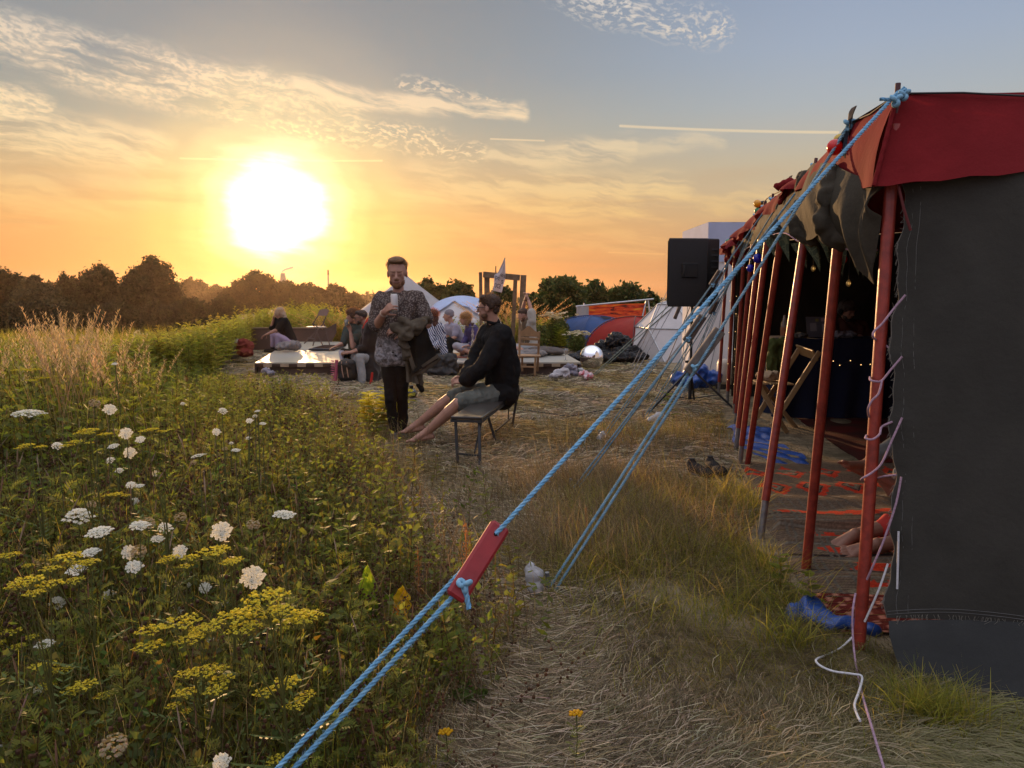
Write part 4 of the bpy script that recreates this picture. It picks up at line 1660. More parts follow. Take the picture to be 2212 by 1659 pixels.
def tree(u, vt, wpx, vb, Y, lab, n=1500, leaf=.3, cols=((.035, .05, .015), (.05, .065, .02)), seed=0, nb=11, group='trees behind the camp', name='tree', squat=1.0, trunk=True):
 r = np.random.default_rng(seed + 500)
 top, bot = P(u, vt, Y), P(u, vb, Y)
 zg = hz(bot.x, Y)
 zb = min(bot.z, top.z - 1) if not trunk else bot.z
 rx = wpx * Y / CF / 2
 H = top.z - zb
 base = Vector((top.x, Y, min(zg, zb)))
 cz = zb + H * .54
 blobs = [((top.x, Y, cz), (rx * .84, rx * .8, H * .43))]
 for k in range(nb):
  a = k * 2.39996
  el_ = r.uniform(-.55, 1.0)
  rr = math.sqrt(max(0, 1 - el_ * el_))
  s_ = r.uniform(.2, .36)
  blobs.append(((top.x + math.cos(a) * rr * rx * (1 - s_) * 1.0, Y + math.sin(a) * rr * rx * .6, cz + el_ * H * .5 * (1 - s_ * .8) - .02 * H), (rx * s_, rx * s_, H * .5 * s_ * squat)))
 root = thing(name, lab, 'tree', base, group)
 obj('crown', crown_mesh(blobs, n, leaf, cols, seed=seed), TREE, root)
 mb = MB()
 tr = max(.10, rx * .07)
 mb.tube([base, base.lerp(Vector((top.x, Y, cz)), .5) + Vector((tr, 0, 0)), Vector((top.x, Y, cz + H * .2))], [tr * 1.3, tr, tr * .4], 8)
 for k in range(6):
  b_ = Vector(blobs[1 + k][0])
  s0 = base.lerp(Vector((top.x, Y, cz)), .45 + .08 * k)
  mb.tube([s0, s0.lerp(b_, .5) + Vector((0, 0, -.03 * H)), b_], [tr * .5, tr * .32, tr * .12], 5)
 obj('trunk', mb, BARK, root)
 return root


def build_trees():
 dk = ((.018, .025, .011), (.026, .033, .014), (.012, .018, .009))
 g1 = 'tall dark trees below the slope at the left'
 L = [
  (-95, 560, 120, 740, 112, 'dark tree mostly outside the left edge of the picture'),
  (5, 577, 100, 735, 108, 'dark tree whose crown is cut by the left edge'),
  (75, 600, 110, 740, 98, 'lower grey-green willow in front of the tall trees at the left'),
  (143, 592, 62, 735, 110, 'narrow dark tree between the willow and the tall pair'),
  (211, 574, 98, 735, 104, 'flat-topped dark tree, left one of the tall pair'),
  (322, 559, 134, 735, 100, 'tallest round dark tree, right one of the tall pair'),
  (395, 655, 60, 735, 96, 'low dark tree at the foot of the tallest round tree'),
 ]
 for i, (u, vt, wp, vb, Y, lab) in enumerate(L):
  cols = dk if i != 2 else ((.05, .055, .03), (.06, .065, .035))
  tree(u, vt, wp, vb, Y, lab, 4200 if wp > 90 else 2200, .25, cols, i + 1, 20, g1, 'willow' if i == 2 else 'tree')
 for i, (u, vt, wp, lab) in enumerate([(-20, 652, 120, 'dark thicket at the left edge under the tall trees'), (70, 655, 120, 'dark thicket in front of the willow'), (160, 650, 110, 'dark thicket under the narrow tree'),
           (250, 648, 120, 'dark thicket under the tall pair of trees'), (345, 652, 110, 'dark thicket under the tallest tree'), (425, 645, 90, 'dark thicket right of the tallest tree'), (480, 640, 70, 'dark thicket left of the hazy wood')]):
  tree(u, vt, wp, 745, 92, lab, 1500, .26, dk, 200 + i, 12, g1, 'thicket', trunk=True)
 far = ((.05, .05, .025), (.06, .058, .03))
 tree(412, 606, 66, 650, 330, 'distant fluffy tree right of the tallest dark tree', 900, .9, far, 21, 9, 'far trees under the sun')
 tree(466, 622, 60, 660, 320, 'low distant tree between the fluffy one and the round one', 700, .9, far, 22, 9, 'far trees under the sun')
 W = [(549, 589, 104, 690, 'round-topped hazy tree left of the cooling tower'), (616, 606, 74, 690, 'hazy tree in front of the cooling tower'),
   (667, 613, 78, 690, 'hazy tree between the cooling tower and the tall chimney'), (724, 619, 70, 690, 'hazy tree at the foot of the tall chimney'),
   (762, 636, 50, 690, 'small hazy tree at the right end of the wood by the white bell tent'), (500, 620, 60, 690, 'low hazy tree at the left end of the wood')]
 for i, (u, vt, wp, vb, lab) in enumerate(W):
  tree(u, vt, wp, vb, 185, lab, 3000, .42, ((.035, .034, .016), (.045, .040, .019)), 31 + i, 12, 'far trees under the sun')
 # the far wood and hedges that read as one mass
 mb = MB()
 for k in range(40):
  u = -300 + k * 75 + random.uniform(-20, 20)
  Y = random.uniform(360, 520)
  c = P(u, 655, Y)
  rx = random.uniform(18, 34)
  hz_ = random.uniform(4, 8.5)
  blobs = [((c.x + random.uniform(-rx, rx) * .8, Y + random.uniform(-9, 9), c.z - 3 + random.uniform(0, hz_ * .5)), (rx * .4, rx * .4, hz_ * .6)) for _ in range(5)]
  a = crown_mesh(blobs, 420, 1.5, far, seed=k + 900)
  mb.add(a[0], a[1], a[2])
 stuff('far_woodland', mb, TREE)
 for k in range(2):
  mb = MB()
  us = np.linspace(-900, 3100, 60)
  Y = [800, 640][k]
  top = [[652, 646][k] + 4 * math.sin(u * .004 + k) + 2 * math.sin(u * .013 + k * 2) for u in us]
  V = []
  for u, t_ in zip(us, top):
   a = P(u, t_, Y)
   V += [(a.x, Y - 60, -9), (a.x, Y, a.z), (a.x, Y + 120, -9)]
  F = []
  for q in range(len(us) - 1):
   F += [(3 * q, 3 * q + 3, 3 * q + 4, 3 * q + 1), (3 * q + 1, 3 * q + 4, 3 * q + 5, 3 * q + 2)]
  mb.add(V, F, None, True)
  o = obj('hills', mb, mat('far_hill', (.05, .055, .025), .95, .4, .01))
  tag(o, kind='structure')
 # bushes and trees right behind the camp
 g = ((.045, .07, .018), (.06, .085, .02), (.032, .052, .016))
 g2 = 'bushes behind the tents'
 tree(919, 606, 46, 700, 58, 'slim dark tree just right of the bell tent', 1100, .20, g, 51, 10, g2)
 tree(949, 612, 36, 700, 56, 'slim dark tree, second to the right of the bell tent', 900, .20, g, 52, 10, g2)
 tree(987, 609, 66, 700, 55, 'broad dark tree above the tarp-covered dome tent', 1700, .20, g, 53, 12, g2)
 tree(1085, 628, 62, 700, 50, 'bush seen through the wooden door frame', 1400, .18, g, 54, 11, g2)
 tree(1158, 640, 62, 705, 47, 'low bush behind the man stretching his arms', 1300, .18, g, 55, 11, g2)
 tree(1213, 604, 120, 715, 44, 'large round hawthorn right of the stretching man', 4200, .17, g, 56, 16, g2, squat=.9)
 tree(1283, 616, 62, 705, 45, 'bush between the large hawthorn and the one above the orange banner', 1600, .17, g, 57, 12, g2)
 tree(1350, 616, 92, 705, 46, 'dark green hawthorn above the orange banner', 3000, .17, g, 58, 14, g2, squat=.9)
 tree(1406, 637, 34, 700, 48, 'small bush at the right end of the banner pole', 600, .16, g, 59, 9, g2)
 tree(1500, 652, 120, 700, 70, 'low hedge bush behind the speaker', 900, .25, g, 60, 12, g2)
 # wild growth round the blue tent
 def bush(u, vt, wpx, vb, lab, n=500, leaf=.05, col=((.09, .12, .03), (.12, .14, .03)), seed=0, flowers=False):
  b_ = G(u, vb)
  Y = b_.y
  top = P(u, vt, Y)
  rx = wpx * Y / CF / 2
  H = top.z - hz(b_.x, Y)
  base = Vector((b_.x, Y, hz(b_.x, Y)))
  root = thing('shrub', lab, 'shrub', base, 'shrubs and tall weeds round the small tents')
  bl = [((b_.x + random.uniform(-.5, .5) * rx, Y + random.uniform(-.4, .4) * rx, base.z + H * random.uniform(.3, .72)), (rx * .5, rx * .5, H * .28)) for _ in range(8)]
  obj('foliage', crown_mesh(bl, n, leaf, col, seed=seed), TREE, root)
  mb = MB()
  for k in range(14):
   e = base + Vector((random.gauss(0, rx * .45), random.gauss(0, rx * .3), H * random.uniform(.75, 1.08)))
   mb.tube([base + Vector((random.gauss(0, rx * .2), 0, 0)), e], .008, 3, (.14, .13, .05), False)
  obj('stems', mb, STEM, root)
  if flowers:
   V, F, C = [], [], []
   for k in range(40):
    c = base + Vector((random.gauss(0, rx * .5), random.gauss(0, rx * .4), H * random.uniform(.85, 1.05)))
    umbel(V, F, C, c, .05, 5, (.6, .55, .42), .2, .3, .5)
   obj('blossom', (np.array(V), np.array(F), np.array(C), np.ones(len(F), bool)), FLOR, root)
 bush(1198, 678, 62, 755, 'green weeds with pale blossom right of the stretching man', 900, .045, seed=71, flowers=True)
 bush(1165, 700, 46, 762, 'low green weeds just behind the wooden chair', 500, .045, seed=72)
 bush(1250, 718, 52, 760, 'feathery shrub with flat flowers in front of the blue tent', 800, .04, ((.13, .15, .04), (.10, .13, .03)), 73, True)
 bush(1272, 668, 70, 722, 'shrub growing left of the orange banner', 800, .06, ((.10, .10, .05), (.08, .10, .03)), 74)
 bush(1330, 683, 60, 720, 'white flowered weeds between the blue and the red tent', 500, .05, ((.10, .10, .05), (.08, .10, .03)), 75, True)
 bush(1392, 664, 50, 705, 'pale flowered weeds above the red tent', 500, .06, ((.10, .10, .05), (.08, .10, .03)), 76, True)


build_trees()


def build_far():
 # cooling tower with its plume, and a chimney, far away in the haze
 Y = 560
 brick = mat('hazy_concrete', (.30, .26, .22), .9, .15, .05)
 b_, t_ = P(613, 650, Y), P(613, 590, Y)
 k = Y / CF
 H = t_.z - b_.z
 root = thing('cooling_tower', 'squat cooling tower on the horizon with a lit plume of steam', 'cooling tower', (b_.x, Y, b_.z))
 mb = MB()
 prof = [(12 * k * .95, 0), (9.0 * k, H * .3), (7.2 * k, H * .65), (5.4 * k, H * .9), (4.6 * k, H), (3.9 * k, H), (3.9 * k, H * .9), (.1, H * .9)]
 mb.lathe((b_.x, Y, b_.z), prof, 28)
 obj('shell', mb, brick, root)
 mb = MB()
 for q in range(14):
  f = q / 13
  mb.ell((b_.x + (-2 + 22 * f) * k, Y, t_.z + (2 + 10 * f ** .6) * k), ((1.6 + 3.0 * f * (1 - f * .6)) * k * 1.3, 2 * k, (1.3 + 1.2 * f) * k), None, 10, 7)
 V, F, C, S = fuse(mb, .5 * k, 3, .3 * k, .8, 4)
 o = obj('steam', (V, F, C, S), mat('steam', (.85, .80, .7), .9, .05, .1, transl=.6), None, None, (b_.x, Y, t_.z))
 tag(o, kind='stuff')
 b_, t_ = P(710.5, 655, Y), P(710.5, 583, Y)
 root = thing('chimney', 'slim tall factory chimney on the horizon above the far wood', 'chimney', (b_.x, Y, b_.z))
 mb = MB()
 H = t_.z - b_.z
 mb.lathe((b_.x, Y, b_.z), [(2.3 * k, 0), (1.9 * k, H * .85)], 18)
 obj('shaft', mb, brick, root)
 mb = MB()
 mb.lathe((b_.x, Y, b_.z), [(1.95 * k, H * .85), (1.9 * k, H), (1.5 * k, H), (1.5 * k, H * .95), (.1, H * .95)], 18)
 obj('dark_top', mb, mat('sooty', (.06, .05, .045), .9), root)


build_far()

# ------------------------------------------------------------------ tents of the camp
CANVAS = mat('pale_canvas', (.46, .44, .44), .85, .12, 2, .01, 6, transl=.25, weave=120)
WHITE_CLOTH = mat('white_cloth', (.74, .71, .70), .85, .08, 3, .012, 5, transl=.3)
TARP = mat('blue_white_tarp', (.46, .56, .80), .45, .15, 2, .03, 3.5, transl=.2)
STEEL = mat('pale_steel', (.5, .5, .5), .4, .2, 10, metal=.8)


def build_tents():
 # bell tent
 Y = 31.0
 ap = P(876, 592, Y)
 base = Vector((ap.x, Y, hz(ap.x, Y)))
 root = thing('bell_tent', 'large pale bell tent with a pointed top behind the standing man', 'tent', base)
 rx = 2.15
 n = 12

 def cone(q, t):
  a = q * 2 * math.pi
  seg_ = (q * n) % 1
  sag = 1 - .045 * math.sin(math.pi * seg_) * math.sin(math.pi * t)
  if t < .78:
   f = t / .78
   rr = rx * (f ** 1.06) * sag
   z = ap.z + (base.z + .62 - ap.z) * f
  else:
   f = (t - .78) / .22
   rr = rx * (1 + .04 * f)
   z = base.z + .62 * (1 - f)
  return (base.x + rr * math.cos(a), Y + rr * math.sin(a), z)
 mb = MB()
 mb.grid(cone, 72, 18)
 obj('canvas', mb, CANVAS, root)
 mb = MB()
 mb.lathe((base.x, Y, ap.z - .22), [(.20, 0), (.10, .13), (.03, .25), (.001, .26)], 12)
 obj('top_cap', mb, CANVAS, root)
 mb = MB()
 for k in range(n):
  a = k * 2 * math.pi / n + .1
  e = Vector((base.x + rx * 1.7 * math.cos(a), Y + rx * 1.7 * math.sin(a), base.z))
  s0 = Vector((base.x + rx * math.cos(a), Y + rx * math.sin(a), base.z + .62))
  mb.tube([s0, e], .008, 3)
 obj('guy_lines', mb, WHITE_CLOTH, root)
 # small dark tripod/tree-like top left of the bell tent
 # geodesic dome under a tarp
 Y = 25.0
 c = P(998, 735, Y)
 base = Vector((c.x, Y, hz(c.x, Y)))
 top = P(998, 642, Y).z - base.z
 root = thing('dome_tent', 'faceted dome tent under a crumpled blue and white tarp, left of the wooden frame', 'tent', base, 'dome tents of the camp')
 def geo(c, R_, H, rings=3, n=10, rot=0.0):
  V = [Vector((c.x, c.y, c.z + H))]
  ring = []
  for i in range(1, rings + 1):
   el_ = (math.pi / 2) * i / rings
   row = []
   for k in range(n):
    a = 2 * math.pi * (k + (.5 if i % 2 else 0)) / n + rot
    row.append(len(V))
    V.append(Vector((c.x + R_ * math.sin(el_) * math.cos(a), c.y + R_ * math.sin(el_) * math.sin(a), c.z + H * math.cos(el_) * 1.0)))
   ring.append(row)
  F = [(0, ring[0][k], ring[0][(k + 1) % n], -1) for k in range(n)]
  for i in range(rings - 1):
   for k in range(n):
    a, b_ = ring[i][k], ring[i][(k + 1) % n]
    if i % 2 == 0:
     c1, d1 = ring[i + 1][(k + 1) % n], ring[i + 1][k]
     F += [(a, d1, c1, -1), (a, c1, b_, -1)]
    else:
     c1, d1 = ring[i + 1][k], ring[i + 1][(k - 1) % n]
     F += [(a, d1, c1, -1), (a, c1, b_, -1)]
  return V, F
 V, F = geo(base, 1.45, top, 3, 8, .3)
 mb = MB()
 mb.add([tuple(v) for v in V], F)
 obj('canvas', mb, WHITE_CLOTH, root)
 random.seed(5)
 def drape(q, t):
  a = -2.9 + q * 3.4
  rr = t * 1.12
  el_ = rr * (.62 + .16 * math.sin(a * 4.5) + .05 * math.sin(a * 11))
  R_ = 1.45 * (1.035 + .02 * math.sin(a * 8 + t * 5)) / (math.cos(((a - .3) % (math.pi / 4)) - math.pi / 8) ** -.6)
  return (base.x + R_ * math.sin(el_) * math.cos(a), Y + R_ * math.sin(el_) * math.sin(a), base.z + (top + .05) * math.cos(el_) + .012 * math.sin(a * 23) * t)
 mb = MB()
 mb.grid(lambda q, t: drape(q * 1.85, t), 70, 16)
 obj('tarp', mb, TARP, root)
 # blue dome tent
 def igloo(name, lab, cu, cv, Y, rx, ry, H, m, seam_m, inset=None, rot=0.0):
  c = P(cu, cv, Y)
  base = Vector((c.x, Y, hz(c.x, Y)))
  root = thing(name, lab, 'tent', base, 'dome tents of the camp')
  M = Matrix.Rotation(rot, 3, 'Z')

  def sh(q, t):
   x, y = (q - .5) * 2, (t - .5) * 2
   # square plan, poles over the diagonals
   px, py = x * rx, y * ry
   rad = max(abs(x), abs(y))
   diag = 1 - abs(abs(x) - abs(y))
   z = H * math.sqrt(max(0, 1 - rad ** 2.3)) * (.93 + .07 * diag ** 4)
   k_ = 1 - .10 * (1 - diag) * rad
   v_ = M @ Vector((px * k_, py * k_, 0))
   return (base.x + v_.x, base.y + v_.y, base.z + z)
  mb = MB()
  mb.grid(sh, 44, 44)
  obj('canvas', mb, m, root)
  mb = MB()
  for s_ in (0, 1):
   pts = [Vector(sh(q, q if s_ == 0 else 1 - q)) + Vector((0, 0, .012)) for q in np.linspace(0, 1, 40)]
   mb.tube(pts, .014, 5)
  obj('pole_sleeves', mb, seam_m, root)
  if inset:
   mb = MB()
   q0, q1, t0, t1 = inset
   mb.grid(lambda q, t: Vector(sh(q0 + (q1 - q0) * q, t0 + (t1 - t0) * t)) + Vector((0, -.01, .014)), 12, 12)
   obj('mesh_window', mb, mat('tent_mesh', (.03, .035, .05), .8), root)
  return root, sh, base
 blue = mat('blue_nylon', (.025, .07, .20), .6, .2, 3, .012, 5, transl=.08, spec=.2)
 red = mat('red_nylon', (.34, .025, .018), .6, .15, 3, .012, 5, transl=.15, spec=.2)
 rt, sh, b_ = igloo('dome_tent', 'low blue dome tent under the orange banner', 1279, 732, 21.6, .95, 1.0, .88, blue, blue, (.56, .70, .30, .40), .5)
 rt, sh, b_ = igloo('dome_tent', 'red dome tent with a dark mesh panel, right of the blue one', 1372, 765, 19.0, .84, .9, .90, red, mat('dark_red', (.12, .02, .02), .6), (.55, .85, .25, .5), .55)
 # white geodesic tent
 Y = 17.9
 c = P(1478, 770, Y)
 base = Vector((c.x, Y, hz(c.x, Y)))
 top = P(1478, 640, Y).z - base.z
 root = thing('dome_tent', 'white faceted dome tent with visible struts behind the speaker stand', 'tent', base, 'dome tents of the camp')
 V, F = geo(base, 1.30, top, 3, 7, .15)
 mb = MB()
 V2 = [tuple(v) for v in V]
 mb.add(V2, F)
 obj('canvas', mb, WHITE_CLOTH, root)
 mb = MB()
 seen = set()
 for f in F:
  ids = [q for q in f if q >= 0]
  for a, b2 in zip(ids, ids[1:] + ids[:1]):
   if (min(a, b2), max(a, b2)) in seen:
    continue
   seen.add((min(a, b2), max(a, b2)))
   p0 = Vector(V2[a]) + (Vector(V2[a]) - base).normalized() * .012
   p1 = Vector(V2[b2]) + (Vector(V2[b2]) - base).normalized() * .012
   mb.tube([p0, p1], .016, 5)
 obj('struts', mb, STEEL, root)
 # tall white marquee far right
 Y = 12.9
 a, b2 = P(1534, 480, Y), P(1672, 490, Y + .2)
 base = Vector((a.x, Y, hz(a.x, Y)))
 root = thing('white_marquee', 'tall white canvas shelter with a flared wall behind the red pole tent', 'tent', base)
 ztop, zmid = a.z, P(1540, 566, Y).z
 mb = MB()
 xs = [a.x, a.x + 1.1]

 def wall(q, t):
  x = xs[0] + (xs[1] - xs[0]) * q
  flare = .42 * (1 - t) ** 1.6 * (1 - q) ** .5
  z = base.z + (zmid - base.z) * t
  return (x - flare - .04 + .025 * math.sin(q * 26) * (1 - t), Y - flare * .5, z)
 mb.grid(wall, 30, 14)

 def wall2(q, t):
  flare = .42 * (1 - t) ** 1.6 * (1 - q)
  return (xs[0] - flare - .04 * (1 - q) - .0, Y - flare * .5 + 1.9 * q, base.z + (zmid - base.z) * t)
 mb.grid(wall2, 16, 14)
 obj('wall', mb, WHITE_CLOTH, root)
 mb = MB()
 mb.grid(lambda q, t: (xs[0] - .03 + (xs[1] - xs[0]) * q, Y - .02 + .01 * math.sin(q * 20), zmid + (ztop - zmid) * t), 10, 4)
 mb.grid(lambda q, t: (xs[0] - .03, Y - .02 + 1.94 * q, zmid + (ztop - zmid) * t), 10, 4)
 mb.grid(lambda q, t: (xs[0] - .03 + (xs[1] - xs[0]) * q, Y - .02 + 1.94 * t, ztop + .001 + .04 * math.sin(math.pi * q) * math.sin(math.pi * t)), 10, 10)
 obj('roof', mb, mat('bluish_white_cloth', (.50, .56, .72), .8, .08, 2, .01, 4, transl=.3), root)
 mb = MB()
 for q in (.30, .62, .95):
  mb.tube([Vector(wall(q, t)) + Vector((0, -.012, 0)) for t in np.linspace(.01, 1, 14)], .007, 4)
 for q in (.33, .66):
  mb.tube([Vector(wall2(q, t)) + Vector((-.012, 0, 0)) for t in np.linspace(.01, 1, 14)], .007, 4)
 mb.tube([(xs[0] - .06, Y + .02, zmid + .01), (xs[1] - .04, Y - .05, zmid + .01)], .008, 4)
 obj('seam', mb, mat('grey_seam', (.34, .33, .33), .8), root)
 mb = MB()
 for (x_, y_) in ((-1.3, -.4), (-1.1, .9), (-.9, 2.2)):
  mb.tube([(xs[0] - .03, Y + y_ * .6 + .2, zmid + .3), (xs[0] + x_, Y + y_, .02)], .007, 4)
 obj('guy_lines', mb, mat('grey_seam', (.34, .33, .33)), root)
 # orange painted banner on a pole frame
 Y = 25
 p0, p1 = P(1262, 659, Y), P(1395, 655, Y)
 q0, q1 = P(1262, 690, Y), P(1395, 690, Y)
 m = bpy.data.materials.new('painted_banner')
 m.use_nodes = True
 t = m.node_tree
 b = NT(t)
 co = b.n('ShaderNodeTexCoord').outputs['Object']
 wv = b.noise(b.vm('MULTIPLY', co, (1.2, 1, 6.5)), 1.4, 5, .65, 1.2)
 c_ = b.ramp(wv, [(.36, (.03, .008, .004)), (.42, (.55, .035, .008)), (.52, (.78, .08, .01)), (.60, (.85, .20, .015)), (.68, (.85, .42, .03))])
 t.links.new(c_, t.nodes['Principled BSDF'].inputs['Base Color'])
 t.nodes['Principled BSDF'].inputs['Roughness'].default_value = .8
 root = thing('banner_frame', 'orange flame-patterned banner hung from a long pale pole behind the small tents', 'banner', (p0.x, Y, hz(p0.x, Y)))
 mb = MB()
 mb.grid(lambda q, t_: (p0.x + (p1.x - p0.x) * q, Y + .03 * math.sin(q * 18), q0.z * (1 - t_) + (p0.z + (p1.z - p0.z) * q) * t_), 30, 6, thick=.01)
 obj('banner', mb, m, root)
 mb = MB()
 a0, a1 = P(1244, 662, Y - .1), P(1412, 646, Y - .1)
 mb.tube([a0, a1], .028, 6)
 obj('pole', mb, STEEL, root)
 for (u1, v1, u2, v2) in ((1262, 655, 1252, 700), (1400, 648, 1412, 690), (1396, 650, 1375, 700)):
  mb = MB()
  a_, b3 = P(u1, v1, Y - .05), P(u2, v2, Y - .3)
  b3.z = hz(b3.x, b3.y)
  mb.tube([a_, b3], .024, 6)
  obj('leg', mb, STEEL, root)
 mb = MB()
 a_ = P(1256, 662, Y - .12)
 mb.grid(lambda q, t_: (a_.x - .15 + .38 * q, Y - .14 + .04 * math.sin(q * 9), a_.z - .62 * (1 - t_)), 8, 8, thick=.008)
 obj('grey_cloth', mb, CANVAS, root)
 a_, b3 = P(1160, 650, 40), P(1160, 700, 40)
 # black plastic sheet heap
 random.seed(9)
 mb = MB()
 for (u, v, Y, rx, ry, rz) in ((1322, 752, 17.4, .42, .4, .16), (1335, 742, 17.2, .30, .3, .20), (1333, 732, 17.2, .22, .22, .13), (1290, 765, 17.0, .45, .35, .08), (1355, 760, 16.9, .32, .3, .13), (1232, 772, 16.6, .5, .25, .05), (1378, 770, 16.6, .22, .2, .07), (1340, 772, 16.3, .45, .3, .09), (1310, 745, 17.5, .2, .2, .12)):
  c = P(u, v, Y)
  mb.ell((c.x, Y, max(c.z, rz * .6)), (rx, ry, rz), None, 20, 12)
 V, F, C, S = fuse(mb, .018, 1, .055, 7.5, 3)
 o = obj('plastic_sheet', (V, F, C, S), mat('black_plastic', (.006, .006, .007), .42, .2, 5, .03, 14, spec=.22), None, None, (c.x, 17, 0))
 tag(o, 'heap of shiny black plastic sheeting in front of the red dome tent', 'plastic sheet')
 # silver gazing ball
 c = P(1278, 776, 15.4)
 mb = MB()
 r_ = 26 * 15.4 / CF
 mb.ell((c.x, 15.4, r_ * .92), (r_, r_, r_), None, 48, 32)
 single('mirror_ball', mb, mat('mirror_silver', (.92, .92, .94), .03, 0, metal=1.0), 'big silver mirror ball on the grass at the right end of the stage', 'mirror ball')


build_tents()

# ------------------------------------------------------------------ the red pole tent
RED_CLOTH = mat('red_canvas', (.20, .016, .019), .85, .2, 3, .006, 8, transl=.12, weave=160, spec=.08)
OLIVE = mat('olive_canvas', (.060, .052, .038), .85, .25, 4, .012, 7, weave=140, transl=.05)
GREY_CANVAS = mat('dark_grey_canvas', (.052, .050, .043), .9, .25, 2.2, .004, 18, weave=260)
FLAP_CANVAS = mat('mud_flap_canvas', (.048, .050, .049), .9, .3, 2.2, .004, 18, weave=260)
PAINT = mat('red_pole_paint', (.32, .040, .024), .40, .0, 26, .0008, 90, coat=.12, c2=(.20, .026, .018, 1))
METAL = mat('galvanised_pole', (.28, .28, .29), .45, .3, 20, metal=.7)
WOODG = mat('grey_wood', (.20, .17, .145), .8, .35, 14, .002, 40)
ROPE_B = mat('blue_rope', (.24, .47, .64), .85, .3, 60, vcol=True)
ROPE_D = mat('faded_blue_rope', (.28, .44, .52), .85, .3, 30, vcol=True)
CORD_L = mat('lilac_cord', (.42, .28, .36), .85, .35, 120)
CORD_W = mat('white_cord', (.62, .62, .64), .85, .2, 120)

POLES = [  # base reading, spike reading (tip), distance of the spike, grey foot share
 (1855, 1405, 1940, 180, 3.08, 0.0), (1740, 1240, 1838, 245, 3.52, 0.0), (1640, 1171, 1763, 342, 4.60, .11), (1614, 1009, 1705, 388, 5.35, 0.0),
 (1597, 1005, 1670, 418, 6.10, .08), (1589, 975, 1652, 436, 6.9, .10), (1588, 920, 1634, 455, 7.7, .07), (1586, 894, 1612, 480, 8.8, .06), (1571, 872, 1590, 503, 9.9, .08), (1552, 850, 1573, 520, 11.0, .08)]


def spike(i):
 q = POLES[i]
 return P(q[2], q[3] + 22 * 3.08 / q[4], q[4])


TENT_BASE = G(1855, 1405)
TENT_BASE.z = 0


def eave(Y):
 ys = [q[4] for q in POLES]
 pts = [spike(i) for i in range(len(POLES))]
 return Vector((np.interp(Y, ys, [p.x for p in pts]), Y, np.interp(Y, ys, [p.z for p in pts])))


